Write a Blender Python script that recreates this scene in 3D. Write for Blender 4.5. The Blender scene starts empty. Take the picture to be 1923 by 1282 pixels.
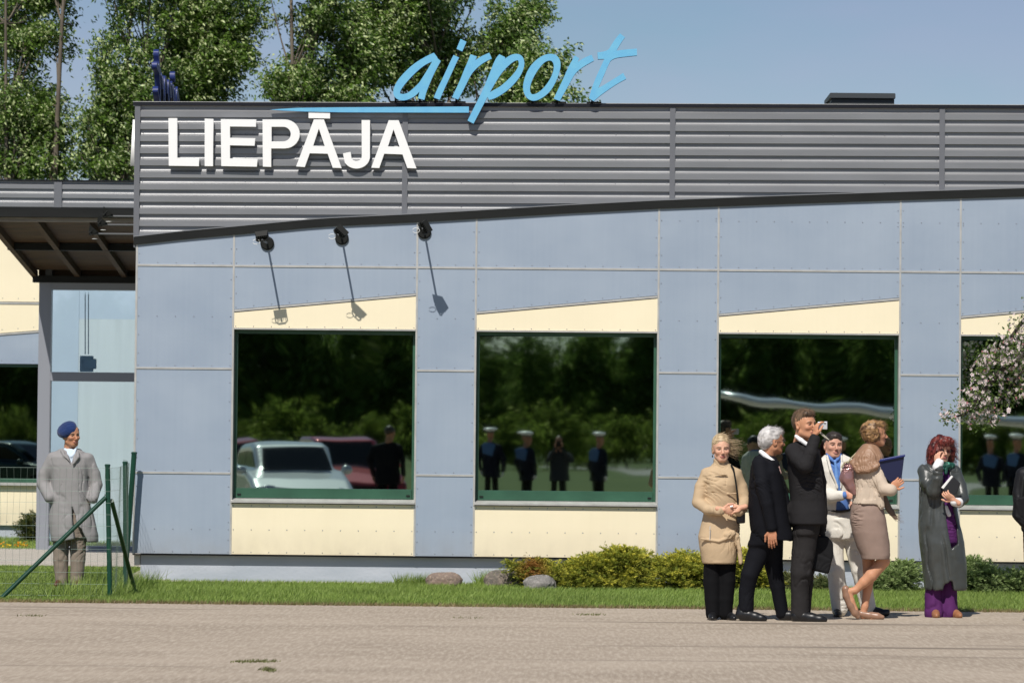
import bpy, bmesh, math, random
import numpy as np
from mathutils import Matrix, Vector

# ------------------------------------------------------------------ camera, world, sun, exposure
SC = bpy.context.scene
COL = SC.collection
FPX, W0, H0 = 6700.0, 1923.0, 1282.0          # focal length in photo pixels
CAMD, CAMZ = 38.5, 1.52                        # distance to the facade plane (y = 0), eye height
YAW, PIT, ROL = math.atan(93.8/FPX), math.atan(190.1/FPX), 0.0095
cam_d = bpy.data.cameras.new('camera'); cam = bpy.data.objects.new('camera', cam_d); COL.objects.link(cam)
CAMM = (Matrix.Translation((0, -CAMD, CAMZ)) @ Matrix.Rotation(YAW, 4, 'Z')
        @ Matrix.Rotation(math.pi/2+PIT, 4, 'X') @ Matrix.Rotation(ROL, 4, 'Z'))
cam.matrix_world = CAMM
cam_d.sensor_width = 36.0; cam_d.lens = 36.0*FPX/W0
cam_d.clip_start = 0.5; cam_d.clip_end = 3000
cam_d.dof.use_dof = True; cam_d.dof.focus_distance = 33.5; cam_d.dof.aperture_fstop = 5.6
SC.camera = cam

SUN_EL, SUN_AZ = math.radians(51), math.radians(14)      # sun behind the camera, a little to its left
wd = bpy.data.worlds.new('World'); SC.world = wd; wd.use_nodes = True
wn = wd.node_tree.nodes; wl = wd.node_tree.links
sky = wn.new('ShaderNodeTexSky'); sky.sky_type = 'NISHITA'; sky.sun_disc = False
sky.sun_elevation = SUN_EL; sky.sun_rotation = math.radians(180)+SUN_AZ
sky.air_density = 1.0; sky.dust_density = 0.15; sky.ozone_density = 2.5; sky.altitude = 900
# thin mauve cloud veils in an otherwise clear sky
_tc = wn.new('ShaderNodeTexCoord'); _mp = wn.new('ShaderNodeMapping'); _mp.inputs['Scale'].default_value = (5, 5, 16); _mp.inputs['Location'].default_value = (2.1, .4, .9)
_nz = wn.new('ShaderNodeTexNoise'); _nz.inputs['Scale'].default_value = 1.3; _nz.inputs['Detail'].default_value = 5
_mr = wn.new('ShaderNodeMapRange'); _mr.inputs[1].default_value = .38; _mr.inputs[2].default_value = .58
_mx = wn.new('ShaderNodeMix'); _mx.data_type = 'RGBA'; _mx.blend_type = 'MULTIPLY'; _mx.inputs[7].default_value = (1.15, 1.0, 1.03, 1)
wl.new(_tc.outputs['Generated'], _mp.inputs[0]); wl.new(_mp.outputs[0], _nz.inputs['Vector']); wl.new(_nz.outputs[0], _mr.inputs[0]); wl.new(_mr.outputs[0], _mx.inputs[0])
wl.new(sky.outputs[0], _mx.inputs[6]); wl.new(_mx.outputs[2], wn['Background'].inputs[0]); wn['Background'].inputs[1].default_value = 0.071
sun_d = bpy.data.lights.new('sun', 'SUN'); sun_d.energy = 4.7; sun_d.angle = math.radians(0.53); sun_d.color = (1.0, 0.95, 0.88)
sun = bpy.data.objects.new('sun', sun_d); COL.objects.link(sun)
SUNV = Vector((-math.sin(SUN_AZ)*math.cos(SUN_EL), -math.cos(SUN_AZ)*math.cos(SUN_EL), math.sin(SUN_EL)))
sun.rotation_euler = SUNV.to_track_quat('Z', 'Y').to_euler(); sun.location = SUNV*60
SC.view_settings.view_transform = 'Standard'; SC.view_settings.look = 'None'
SC.view_settings.exposure = 0.0; SC.view_settings.gamma = 1.0
SC.render.engine = 'CYCLES'
SC.cycles.max_bounces = 6; SC.cycles.transparent_max_bounces = 8

_R3 = CAMM.to_3x3()
def at(px, py, Y):
    """world point where the sight line through photo pixel (px, py) meets the plane y = Y"""
    d = _R3 @ Vector(((px-W0/2)/FPX, -(py-H0/2)/FPX, -1.0))
    t = (Y+CAMD)/d.y
    return Vector((d.x*t, Y, CAMZ+d.z*t))
def gnd(px, py):
    d = _R3 @ Vector(((px-W0/2)/FPX, -(py-H0/2)/FPX, -1.0))
    t = -CAMZ/d.z
    return Vector((d.x*t, -CAMD+d.y*t, 0))

# ------------------------------------------------------------------ helpers
rng = np.random.RandomState(7)
random.seed(7)
MATS = {}
def newmat(name):
    m = bpy.data.materials.new(name); m.use_nodes = True
    nt = m.node_tree; b = nt.nodes['Principled BSDF']
    return m, nt, b
def N(nt, typ, **kw):
    n = nt.nodes.new(typ)
    for k, v in kw.items(): setattr(n, k, v)
    return n
def mat(name, col, rough=0.6, metal=0.0, var=0.0, vscale=(3, 3, 3), bump=0.0, bscale=(60, 60, 60), spec=0.5, col2=None, coat=0.0):
    """base colour with a noise-driven variation towards col2 and a noise bump, in object space"""
    if name in MATS: return MATS[name]
    m, nt, b = newmat(name); L = nt.links
    b.inputs['Base Color'].default_value = (*col, 1); b.inputs['Roughness'].default_value = rough
    b.inputs['Metallic'].default_value = metal; b.inputs['Specular IOR Level'].default_value = spec
    b.inputs['Coat Weight'].default_value = coat
    if var or bump: tc = N(nt, 'ShaderNodeTexCoord')
    if var:
        mp = N(nt, 'ShaderNodeMapping'); mp.inputs['Scale'].default_value = vscale
        no = N(nt, 'ShaderNodeTexNoise'); no.inputs['Scale'].default_value = 1.0; no.inputs['Detail'].default_value = 5.0
        mr = N(nt, 'ShaderNodeMapRange'); mr.inputs[1].default_value = .3; mr.inputs[2].default_value = .7
        mx = N(nt, 'ShaderNodeMix', data_type='RGBA')
        c2 = col2 if col2 else tuple(c*(1-var) for c in col)
        mx.inputs[6].default_value = (*col, 1); mx.inputs[7].default_value = (*c2, 1)
        L.new(tc.outputs['Object'], mp.inputs[0]); L.new(mp.outputs[0], no.inputs['Vector'])
        L.new(no.outputs[0], mr.inputs[0]); L.new(mr.outputs[0], mx.inputs[0]); L.new(mx.outputs[2], b.inputs['Base Color'])
    if bump:
        mp2 = N(nt, 'ShaderNodeMapping'); mp2.inputs['Scale'].default_value = bscale
        n2 = N(nt, 'ShaderNodeTexNoise'); n2.inputs['Scale'].default_value = 1.0; n2.inputs['Detail'].default_value = 4.0
        bp = N(nt, 'ShaderNodeBump'); bp.inputs['Strength'].default_value = 1.0; bp.inputs['Distance'].default_value = bump
        L.new(tc.outputs['Object'], mp2.inputs[0]); L.new(mp2.outputs[0], n2.inputs['Vector'])
        L.new(n2.outputs[0], bp.inputs['Height']); L.new(bp.outputs[0], b.inputs['Normal'])
    MATS[name] = m
    return m
def attrmat(name, rough=0.6, trans=0.0, spec=0.4, bump=0.0, bscale=200.0, sss=0.0):
    """colour read from the mesh's own 'Col' attribute (one value per leaf, petal or patch of skin)"""
    if name in MATS: return MATS[name]
    m, nt, b = newmat(name); L = nt.links
    a = N(nt, 'ShaderNodeAttribute'); a.attribute_name = 'Col'
    L.new(a.outputs['Color'], b.inputs['Base Color'])
    b.inputs['Roughness'].default_value = rough; b.inputs['Specular IOR Level'].default_value = spec
    if sss:
        b.inputs['Subsurface Weight'].default_value = sss; b.inputs['Subsurface Radius'].default_value = (.012, .005, .003)
        b.inputs['Subsurface Scale'].default_value = 1.0
    if trans:
        t = N(nt, 'ShaderNodeBsdfTranslucent'); mx = N(nt, 'ShaderNodeMixShader'); mx.inputs[0].default_value = trans
        L.new(a.outputs['Color'], t.inputs['Color'])
        L.new(b.outputs[0], mx.inputs[1]); L.new(t.outputs[0], mx.inputs[2]); L.new(mx.outputs[0], nt.nodes['Material Output'].inputs[0])
    if bump:
        tc = N(nt, 'ShaderNodeTexCoord'); n2 = N(nt, 'ShaderNodeTexNoise'); n2.inputs['Scale'].default_value = bscale
        bp = N(nt, 'ShaderNodeBump'); bp.inputs['Distance'].default_value = bump
        L.new(tc.outputs['Object'], n2.inputs['Vector']); L.new(n2.outputs[0], bp.inputs['Height']); L.new(bp.outputs[0], b.inputs['Normal'])
    MATS[name] = m
    return m

def tag(o, label=None, cat=None, group=None, kind=None):
    if label: o['label'] = label
    if cat: o['category'] = cat
    if group: o['group'] = group
    if kind: o['kind'] = kind
    return o
def empty(name, loc, label=None, cat=None, group=None):
    o = bpy.data.objects.new(name, None); o.location = loc; o.empty_display_size = .2
    COL.objects.link(o); tag(o, label, cat, group)
    return o
def link(name, me, parent=None, world=True):
    """link a mesh whose vertices are in world coordinates; re-centre it on its parent or its own base"""
    o = bpy.data.objects.new(name, me); COL.objects.link(o)
    if parent is not None:
        o.parent = parent
        if world:
            p = Vector((0, 0, 0)); q = parent
            while q is not None: p += q.location; q = q.parent
            me.transform(Matrix.Translation(-p))
    return o
def npmesh(name, V, F, mats, cols=None, mi=None, smooth=False):
    """fast mesh from numpy arrays; F is (n,3) or (n,4)"""
    V = np.asarray(V, np.float32); F = np.asarray(F, np.int32)
    me = bpy.data.meshes.new(name); n, k = F.shape
    me.vertices.add(len(V)); me.vertices.foreach_set('co', V.ravel())
    me.loops.add(n*k); me.loops.foreach_set('vertex_index', F.ravel())
    me.polygons.add(n); me.polygons.foreach_set('loop_start', np.arange(0, n*k, k, dtype=np.int32))
    me.polygons.foreach_set('loop_total', np.full(n, k, np.int32))
    if mi is not None: me.polygons.foreach_set('material_index', np.asarray(mi, np.int32))
    if smooth: me.polygons.foreach_set('use_smooth', np.ones(n, bool))
    for m in (mats if isinstance(mats, (list, tuple)) else [mats]): me.materials.append(m)
    if cols is not None:
        ca = me.color_attributes.new('Col', 'FLOAT_COLOR', 'POINT')
        c4 = np.ones((len(V), 4), np.float32); c4[:, :3] = cols
        ca.data.foreach_set('color', c4.ravel())
    me.update(calc_edges=True)
    return me

class MB:
    """collects simple shapes into one mesh"""
    def __init__(s): s.v = []; s.f = []; s.m = []; s.cm = 0
    def use(s, i): s.cm = i; return s
    def add(s, vs, fs):
        b = len(s.v); s.v += [tuple(v) for v in vs]
        for f in fs: s.f.append(tuple(b+i for i in f)); s.m.append(s.cm)
        return s
    def box(s, x0, x1, y0, y1, z0, z1, M=None):
        vs = [Vector((x, y, z)) for x in (x0, x1) for y in (y0, y1) for z in (z0, z1)]
        if M is not None: vs = [M @ v for v in vs]
        return s.add(vs, [(0, 1, 3, 2), (4, 6, 7, 5), (0, 4, 5, 1), (2, 3, 7, 6), (0, 2, 6, 4), (1, 5, 7, 3)])
    def prism(s, poly, y0, y1):
        """polygon in x-z (counter-clockwise seen from the camera), extruded from y0 (front) to y1 (back)"""
        n = len(poly)
        vs = [(x, y0, z) for x, z in poly]+[(x, y1, z) for x, z in poly]
        return s.add(vs, [tuple(range(n)), tuple(range(2*n-1, n-1, -1))]+[(i, i+n, (i+1) % n+n, (i+1) % n) for i in range(n)])
    def tube(s, pts, r, n=8, cap=True):
        pts = [Vector(p) for p in pts]; k = len(pts)
        rs = r if isinstance(r, (list, tuple)) else [r]*k
        b = len(s.v); up = None
        for i, p in enumerate(pts):
            t = (pts[min(i+1, k-1)]-pts[max(i-1, 0)])
            t = t.normalized() if t.length > 1e-9 else Vector((0, 0, 1))
            if up is None: up = t.orthogonal().normalized()
            up = (up-t*up.dot(t)); up = up.normalized() if up.length > 1e-6 else t.orthogonal().normalized()
            w = t.cross(up)
            for j in range(n):
                a = 2*math.pi*j/n
                s.v.append(tuple(p+(up*math.cos(a)+w*math.sin(a))*rs[i]))
        for i in range(k-1):
            for j in range(n):
                s.f.append((b+i*n+j, b+i*n+(j+1) % n, b+(i+1)*n+(j+1) % n, b+(i+1)*n+j)); s.m.append(s.cm)
        if cap:
            s.f.append(tuple(b+j for j in range(n-1, -1, -1))); s.m.append(s.cm)
            s.f.append(tuple(b+(k-1)*n+j for j in range(n))); s.m.append(s.cm)
        return s
    def screw(s, x, y, z, r=.0065, h=.005):
        n = 6; vs = [(x+r*math.cos(2*math.pi*j/n), y, z+r*math.sin(2*math.pi*j/n)) for j in range(n)]
        vs += [(x+r*.6*math.cos(2*math.pi*j/n), y-h, z+r*.6*math.sin(2*math.pi*j/n)) for j in range(n)]
        return s.add(vs, [tuple(range(n, 2*n))]+[(j, (j+1) % n, (j+1) % n+n, j+n) for j in range(n)])
    def build(s, name, mats, parent=None, bevel=0.0, smooth=False):
        me = bpy.data.meshes.new(name); me.from_pydata(s.v, [], s.f)
        for m in (mats if isinstance(mats, (list, tuple)) else [mats]): me.materials.append(m)
        for p, i in zip(me.polygons, s.m): p.material_index = i; p.use_smooth = smooth
        bm = bmesh.new(); bm.from_mesh(me); bmesh.ops.recalc_face_normals(bm, faces=bm.faces)
        if bevel: bmesh.ops.bevel(bm, geom=bm.edges[:], offset=bevel, segments=2, affect='EDGES', clamp_overlap=True)
        bm.to_mesh(me); bm.free(); me.update()
        return link(name, me, parent)

def copy_tree(o, parent=None):
    c = o.copy(); COL.objects.link(c); c.parent = parent
    for ch in [x for x in bpy.data.objects if x.parent == o]: copy_tree(ch, c)
    return c
# ------------------------------------------------------------------ materials of the setting
def sheetmat(name, c1, c2, c3, s1, s2, rough=.9, bump=.004, streak=None, z3=(.55, .75)):
    m, nt, b = newmat(name); L = nt.links
    tc = N(nt, 'ShaderNodeTexCoord'); geo = N(nt, 'ShaderNodeNewGeometry')
    def noise(scale, detail=6, rough_=.6):
        mp = N(nt, 'ShaderNodeMapping'); mp.inputs['Scale'].default_value = scale
        n = N(nt, 'ShaderNodeTexNoise'); n.inputs['Scale'].default_value = 1; n.inputs['Detail'].default_value = detail
        n.inputs['Roughness'].default_value = rough_
        L.new(geo.outputs['Position'], mp.inputs[0]); L.new(mp.outputs[0], n.inputs['Vector']); return n
    n1, n2 = noise(s1), noise(s2, 8, .7)
    def mix(fac, a, bb, lo, hi):
        mr = N(nt, 'ShaderNodeMapRange'); mr.inputs[1].default_value = lo; mr.inputs[2].default_value = hi
        mx = N(nt, 'ShaderNodeMix', data_type='RGBA')
        L.new(fac, mr.inputs[0]); L.new(mr.outputs[0], mx.inputs[0])
        for i, v in ((6, a), (7, bb)):
            if isinstance(v, tuple): mx.inputs[i].default_value = (*v, 1)
            else: L.new(v, mx.inputs[i])
        return mx.outputs[2]
    c = mix(n1.outputs[0], c1, c2, .35, .65)
    c = mix(n2.outputs[0], c, c3, z3[0], z3[1])
    if streak:
        n3 = noise(streak, 3, .5); c = mix(n3.outputs[0], c, tuple(x*.52 for x in c1), .60, .70)
    L.new(c, b.inputs['Base Color']); b.inputs['Roughness'].default_value = rough
    b.inputs['Specular IOR Level'].default_value = .2
    bp = N(nt, 'ShaderNodeBump'); bp.inputs['Distance'].default_value = bump
    n4 = noise((60, 60, 60), 6); L.new(n4.outputs[0], bp.inputs['Height']); L.new(bp.outputs[0], b.inputs['Normal'])
    return m
M_ASPH = sheetmat('weathered_asphalt', (.405, .337, .264), (.315, .258, .198), (.52, .45, .36), (.45, .9, 1), (34, 3.2, 1), rough=.85, streak=(.13, 1.7, 1), z3=(.44, .72))
M_GRASSG = sheetmat('grass_ground', (.085, .12, .03), (.06, .09, .02), (.12, .13, .05), (.8, .8, 1), (25, 25, 1))
M_FIELD = sheetmat('meadow', (.10, .14, .035), (.07, .11, .025), (.15, .16, .06), (.1, .1, 1), (4, 4, 1))
def pavemat():
    m, nt, b = newmat('paving_blocks'); L = nt.links
    g = N(nt, 'ShaderNodeNewGeometry'); mp = N(nt, 'ShaderNodeMapping'); mp.inputs['Scale'].default_value = (1, 1, 1)
    br = N(nt, 'ShaderNodeTexBrick'); br.inputs['Scale'].default_value = 1.0
    br.inputs['Brick Width'].default_value = .2; br.inputs['Row Height'].default_value = .1; br.inputs['Mortar Size'].default_value = .006
    br.inputs['Color1'].default_value = (.50, .46, .40, 1); br.inputs['Color2'].default_value = (.42, .385, .33, 1); br.inputs['Mortar'].default_value = (.2, .18, .14, 1)
    L.new(g.outputs['Position'], mp.inputs[0]); L.new(mp.outputs[0], br.inputs['Vector']); L.new(br.outputs[0], b.inputs['Base Color'])
    b.inputs['Roughness'].default_value = .9
    return m
M_PAVE = pavemat()

def sheet(name, pts, z, m):
    mb = MB(); mb.add([(x, y, z) for x, y in pts], [tuple(range(len(pts)))])
    o = mb.build(name, m); o['kind'] = 'structure'
    return o
EDGE = -5.35                                       # where the lawn meets the asphalt
sheet('ground', [(-900, -900), (900, -900), (900, 900), (-900, 900)], -.016, M_FIELD)
sheet('lawn', [(-60, EDGE), (60, EDGE), (60, 60), (-60, 60)], -.004, M_GRASSG)
sheet('apron', [(-160, -62), (160, -62), (160, EDGE), (-160, EDGE)], 0.0, M_ASPH)
# paved forecourt by the entrance, and the strip of blocks along the wall
sheet('pavement', [(-30, 3.9), (-4.2, 3.9), (-4.2, 16.0), (-8.0, 10.6), (-30, 9.6)], .004, M_PAVE)
sheet('path_strip', [(-4.5, -.42), (12, -.42), (12, -.02), (-4.5, -.02)], .006, M_PAVE)
sheet('entrance_path', [(-4.72, -.42), (-4.22, -.42), (-4.22, 3.9), (-4.9, 3.9)], .010, M_PAVE)
# the road that curves through the meadow behind the photographer (seen in the glass)
M_ROAD = sheetmat('road_surface', (.40, .38, .35), (.34, .32, .30), (.46, .44, .41), (1, 1, 1), (10, 10, 1))
rp = [(-60, -262), (-20, -258), (-4, -235), (3, -190), (5, -150), (7, -110), (6.5, -86), (3, -62)]
def ribbon(name, pts, w, z, m):
    P = [Vector((x, y, 0)) for x, y in pts]; vs = []; fs = []
    # Catmull-Rom
    Q = []
    for i in range(len(P)-1):
        p0, p1, p2, p3 = P[max(i-1, 0)], P[i], P[i+1], P[min(i+2, len(P)-1)]
        for t in np.linspace(0, 1, 8, endpoint=False):
            Q.append(.5*((2*p1)+(p2-p0)*t+(2*p0-5*p1+4*p2-p3)*t*t+(3*p1-p0-3*p2+p3)*t**3))
    Q.append(P[-1])
    for i, q in enumerate(Q):
        t = (Q[min(i+1, len(Q)-1)]-Q[max(i-1, 0)]).normalized(); n_ = Vector((-t.y, t.x, 0))*w/2
        vs += [(q.x+n_.x, q.y+n_.y, z), (q.x-n_.x, q.y-n_.y, z)]
        if i: fs.append((2*i-2, 2*i-1, 2*i+1, 2*i))
    mb = MB(); mb.add(vs, fs); o = mb.build(name, m); o['kind'] = 'structure'
ribbon('road', rp, 2.6, -.008, M_ROAD)
ribbon('meadow_path', [(10.5, -62), (12.5, -80), (16, -105), (22, -125), (34, -135)], 2.2, -.004, M_ROAD)

# ------------------------------------------------------------------ grass blades
def blades(n, xr, yr, h, w, cA, cB, seed, dens=None, lean=.5):
    r = np.random.RandomState(seed)
    x = r.uniform(*xr, n); y = r.uniform(*yr, n)
    if dens is not None: k = dens(x, y, r); x, y = x[k], y[k]
    n = len(x); a = r.uniform(0, 2*np.pi, n); hh = r.uniform(h*.5, h*1.25, n)
    ww = w*r.uniform(.7, 1.3, n); lx = r.normal(.25, lean, n)*hh; ly = r.normal(0, lean, n)*hh
    P = np.stack([x, y, np.zeros(n)], 1); D = np.stack([np.cos(a), np.sin(a), 0*a], 1)*ww[:, None]
    T = P+np.stack([lx, ly, hh], 1)
    V = np.stack([P-D, P+D, T], 1).reshape(-1, 3)
    F = np.arange(3*n).reshape(-1, 3)
    t = r.rand(n, 1)*.8+.2*r.rand(n, 1); c = np.array(cA)*(1-t)+np.array(cB)*t
    # broad patches of drier grass
    pt = .5+.5*np.sin(x*2.3+np.sin(y*3.1)*1.3)*np.cos(y*2.7+x*.9); c = c*(.82+.3*pt[:, None])
    return V, F, np.repeat(c, 3, 0)
M_BLADE = attrmat('grass_blades', .55, trans=.35)
def grass_obj(name, sets):
    Vs, Fs, Cs = [], [], []; b = 0
    for V, F, C in sets: Vs.append(V); Fs.append(F+b); Cs.append(C); b += len(V)
    me = npmesh(name, np.concatenate(Vs), np.concatenate(Fs), M_BLADE, np.concatenate(Cs))
    o = link(name, me); o['kind'] = 'stuff'; o['label'] = 'short green lawn grass in front of the building'; o['category'] = 'grass'
    return o
edgef = lambda x, y, r: y > EDGE+.05*np.sin(x*3.1)+.05*np.sin(x*11+1)+.06*r.rand(len(x))
gA, gB = (.15, .25, .04), (.36, .46, .11)
grass_obj('grass', [
    blades(112000, (-4.75, 6.6), (EDGE-.05, -.35), .045, .0035, gA, gB, 1, edgef),
    blades(9000, (-5.6, 6.6), (EDGE-.12, EDGE+.12), .035, .004, (.22, .20, .08), (.3, .22, .12), 2),   # dry fringe
    blades(46000, (-7.0, -4.6), (EDGE, 4.0), .021, .004, gA, gB, 3, edgef),
    blades(12000, (-9.5, -6.0), (10.2, 15.2), .06, .006, gA, gB, 4),
    blades(900, (-.9, -.35), (-.75, -.3), .16, .004, gA, gB, 5),
    blades(800, (.55, 1.0), (-.8, -.4), .15, .004, gA, gB, 6),
    blades(700, (-1.75, -1.2), (-.6, -.25), .12, .004, gA, gB, 8),
    blades(1500, (-4.95, -4.2), (-4.5, -.4), .15, .004, gA, gB, 7),
])
# weeds in the cracks of the apron
def weed(px, py, L, n, ang, seed):
    g = gnd(px, py); r = np.random.RandomState(seed)
    t = r.uniform(-.5, .5, n)*L; x = g.x+t*math.cos(ang)+r.normal(0, .02, n); y = g.y+t*math.sin(ang)*1.0+r.normal(0, .05, n)
    V, F, C = blades(n, (0, 1), (0, 1), .020, .005, (.13, .15, .05), (.24, .24, .10), seed)
    V = V.reshape(-1, 3, 3); V[:, :, 0] += (x-V[:, :2, 0].mean(1))[:, None]; V[:, :, 1] += (y-V[:, :2, 1].mean(1))[:, None]
    return V.reshape(-1, 3), F, C
wl_ = [(478, 1242, .30, 200, .3, 'green weed tuft at the bend of the crack near the bottom of the picture'),
       (505, 1258, .22, 160, -1.2, 'dark trailing weed below the bend of the crack at the bottom'),
       (1105, 1154, .26, 70, .05, 'weed tuft in a crack of the apron left of the people'),
             (60, 1156, .2, 35, 0, 'weed patch in the apron at far left below the fence brace'),
             (880, 1160, .25, 25, .02, 'thin line of weeds in the apron below the rightmost boulder')]
sets = [weed(px, py, L, n, a, 50+i) for i, (px, py, L, n, a, lb) in enumerate(wl_)]
wo = grass_obj('crack_weeds', sets); wo['label'] = 'sparse weeds growing in the cracks of the apron'; wo['category'] = 'weeds'
# ------------------------------------------------------------------ building materials
def panelmat(name, c, c2):
    m, nt, b = newmat(name); L = nt.links
    g = N(nt, 'ShaderNodeNewGeometry')
    def ns(sc, d=5):
        mp = N(nt, 'ShaderNodeMapping'); mp.inputs['Scale'].default_value = sc
        n = N(nt, 'ShaderNodeTexNoise'); n.inputs['Scale'].default_value = 1; n.inputs['Detail'].default_value = d
        L.new(g.outputs['Position'], mp.inputs[0]); L.new(mp.outputs[0], n.inputs['Vector']); return n
    a, s = ns((1.1, 1, 1.6)), ns((26, 1, .7), 3)
    ad = N(nt, 'ShaderNodeMath', operation='ADD'); L.new(a.outputs[0], ad.inputs[0])
    ml = N(nt, 'ShaderNodeMath', operation='MULTIPLY'); ml.inputs[1].default_value = .22; L.new(s.outputs[0], ml.inputs[0]); L.new(ml.outputs[0], ad.inputs[1])
    mr = N(nt, 'ShaderNodeMapRange'); mr.inputs[1].default_value = .42; mr.inputs[2].default_value = .80; L.new(ad.outputs[0], mr.inputs[0])
    mx = N(nt, 'ShaderNodeMix', data_type='RGBA'); mx.inputs[6].default_value = (*c, 1); mx.inputs[7].default_value = (*c2, 1)
    L.new(mr.outputs[0], mx.inputs[0])
    # splash dirt along the lowest part of the cladding
    sx = N(nt, 'ShaderNodeSeparateXYZ'); L.new(g.outputs['Position'], sx.inputs[0])
    dz = N(nt, 'ShaderNodeMapRange'); dz.inputs[1].default_value = .62; dz.inputs[2].default_value = .27; L.new(sx.outputs[2], dz.inputs[0])
    dn = ns((7, 1, 5), 6); dm = N(nt, 'ShaderNodeMath', operation='MULTIPLY'); L.new(dz.outputs[0], dm.inputs[0]); L.new(dn.outputs[0], dm.inputs[1])
    d2 = N(nt, 'ShaderNodeMath', operation='MULTIPLY'); d2.inputs[1].default_value = .45; L.new(dm.outputs[0], d2.inputs[0])
    my = N(nt, 'ShaderNodeMix', data_type='RGBA'); my.inputs[7].default_value = (.25, .21, .16, 1); L.new(d2.outputs[0], my.inputs[0]); L.new(mx.outputs[2], my.inputs[6])
    L.new(my.outputs[2], b.inputs['Base Color'])
    b.inputs['Roughness'].default_value = .45; b.inputs['Specular IOR Level'].default_value = .35
    n3 = ns((.9, 1, .9), 2); bp = N(nt, 'ShaderNodeBump'); bp.inputs['Distance'].default_value = .006
    L.new(n3.outputs[0], bp.inputs['Height']); L.new(bp.outputs[0], b.inputs['Normal'])
    return m
M_BLUE = panelmat('blue_panel_paint', (.335, .395, .475), (.285, .345, .430))
M_CREAM = panelmat('cream_panel_paint', (.90, .80, .58), (.85, .755, .54))
M_SCREW = mat('screw_steel', (.32, .33, .36), .4, .6)
M_ALU = mat('aluminium_trim', (.56, .55, .52), .4, .3, var=.2, vscale=(8, 8, 8))
M_BLACKGAP = mat('joint_rubber', (.012, .012, .013), .8)
M_FASCIA = mat('dark_fascia_metal', (.016, .017, .016), .5, .0, var=.3, vscale=(2, 2, 9), spec=.2)
M_CORR = mat('corrugated_sheet_paint', (.25, .255, .265), .33, .25, var=.14, vscale=(1.2, 1, 6), bump=.0015, bscale=(2.5, 2.5, 5))
M_CORRT = mat('cladding_trim_paint', (.16, .165, .18), .4, .2)
M_PLINTH = mat('painted_concrete', (.46, .49, .54), .75, var=.3, vscale=(1.5, 1.5, 5), bump=.003, bscale=(30, 30, 30), col2=(.37, .41, .46))
M_GREEN = mat('green_frame_paint', (.035, .11, .065), .4, var=.25, vscale=(4, 4, 4))
M_WALLIN = mat('inner_wall', (.10, .10, .10), .9)
M_WHITE = mat('white_sign_plastic', (.87, .87, .86), .4)
M_CYAN = mat('sky_blue_sign_paint', (.13, .42, .68), .45, var=.12, vscale=(9, 9, 9), col2=(.16, .47, .68))
M_ROYAL = mat('royal_blue_sign_edge', (.05, .12, .42), .45)
M_BLACK = mat('black_lamp_housing', (.012, .013, .012), .6, spec=.2)
M_CONCW = mat('pale_concrete', (.6, .57, .5), .8)

def glassmat(name, tint, seed, wob, refl=.42):
    """coated pane of uneven flatness"""
    m, nt, b = newmat(name); L = nt.links
    b.inputs['Base Color'].default_value = (*[c*refl for c in tint], 1); b.inputs['Metallic'].default_value = 1.0
    b.inputs['Roughness'].default_value = .015
    g = N(nt, 'ShaderNodeNewGeometry'); mp = N(nt, 'ShaderNodeMapping')
    mp.inputs['Scale'].default_value = (1.1, 1, .9); mp.inputs['Location'].default_value = (seed, 0, seed*.7)
    n = N(nt, 'ShaderNodeTexNoise'); n.inputs['Scale'].default_value = 1.0; n.inputs['Detail'].default_value = 1.5; n.inputs['Roughness'].default_value = .35
    bp = N(nt, 'ShaderNodeBump'); bp.inputs['Distance'].default_value = wob; bp.inputs['Strength'].default_value = 1
    L.new(g.outputs['Position'], mp.inputs[0]); L.new(mp.outputs[0], n.inputs['Vector']); L.new(n.outputs[0], bp.inputs['Height']); L.new(bp.outputs[0], b.inputs['Normal'])
    return m
M_GLASS = glassmat('coated_window_glass', (.82, 1.0, .90), 3.0, .012)

# ------------------------------------------------------------------ terminal building: front facade in plane y = 0
SCL = FPX/CAMD
def fx(px, py=740): return at(px, py, 0).x
ZB, ZJ1, ZJ2, ZJ3 = .287, 1.164, 2.292, 3.403     # cladding bottom and the horizontal joints
ZSILL, ZGL, ZWT = .885, 1.005, 2.727
XL = fx(254)
BAYS = [(fx(436.5), fx(781)), (fx(892), fx(1235)), (fx(1347), fx(1689)), (fx(1802), fx(2144)), (fx(2257), fx(2598))]
XR = fx(2711)
_fp = [(252, 460), (345, 449.5), (440, 441), (600, 426), (780, 417.5), (895, 411), (1060, 401), (1237, 392), (1450, 384), (1690, 376), (1923, 369), (2300, 358), (2711, 350)]
_fw = [at(a, b, -.03) for a, b in _fp]
def zfas(x): return float(np.interp(x, [p.x for p in _fw], [p.z for p in _fw]))

terminal = empty('terminal_building', (XL, 0, 0), 'low airport terminal with blue and cream panels under a grey corrugated roof band', 'building')
YP = 0.0; TH = .012; G = .006                      # panel front plane, thickness, half gap
def panel(poly, m, label=None, rows=None, sp=.195):
    """one facade panel with its visible screws; poly counter-clockwise from lower left"""
    mb = MB(); mb.use(0).prism(poly, YP-TH, YP)
    x0 = min(p[0] for p in poly); x1 = max(p[0] for p in poly)
    zb = lambda x: np.interp(x, *zip(*sorted(bot)));
    mb.use(1)
    for z, a, b_ in (rows or []):
        n = max(1, round((b_-a)/sp))
        for i in range(n+1):
            x = a+(b_-a)*i/n
            zz = z(x) if callable(z) else z
            mb.screw(x, YP-TH, zz)
    o = mb.build('wall_panel', [m, M_SCREW], terminal)
    return o
def sidescrews(x, z0, z1, sp=.19):
    n = max(1, round((z1-z0)/sp)); return [(x, z0+(z1-z0)*(i+.5)/n) for i in range(n)]
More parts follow.
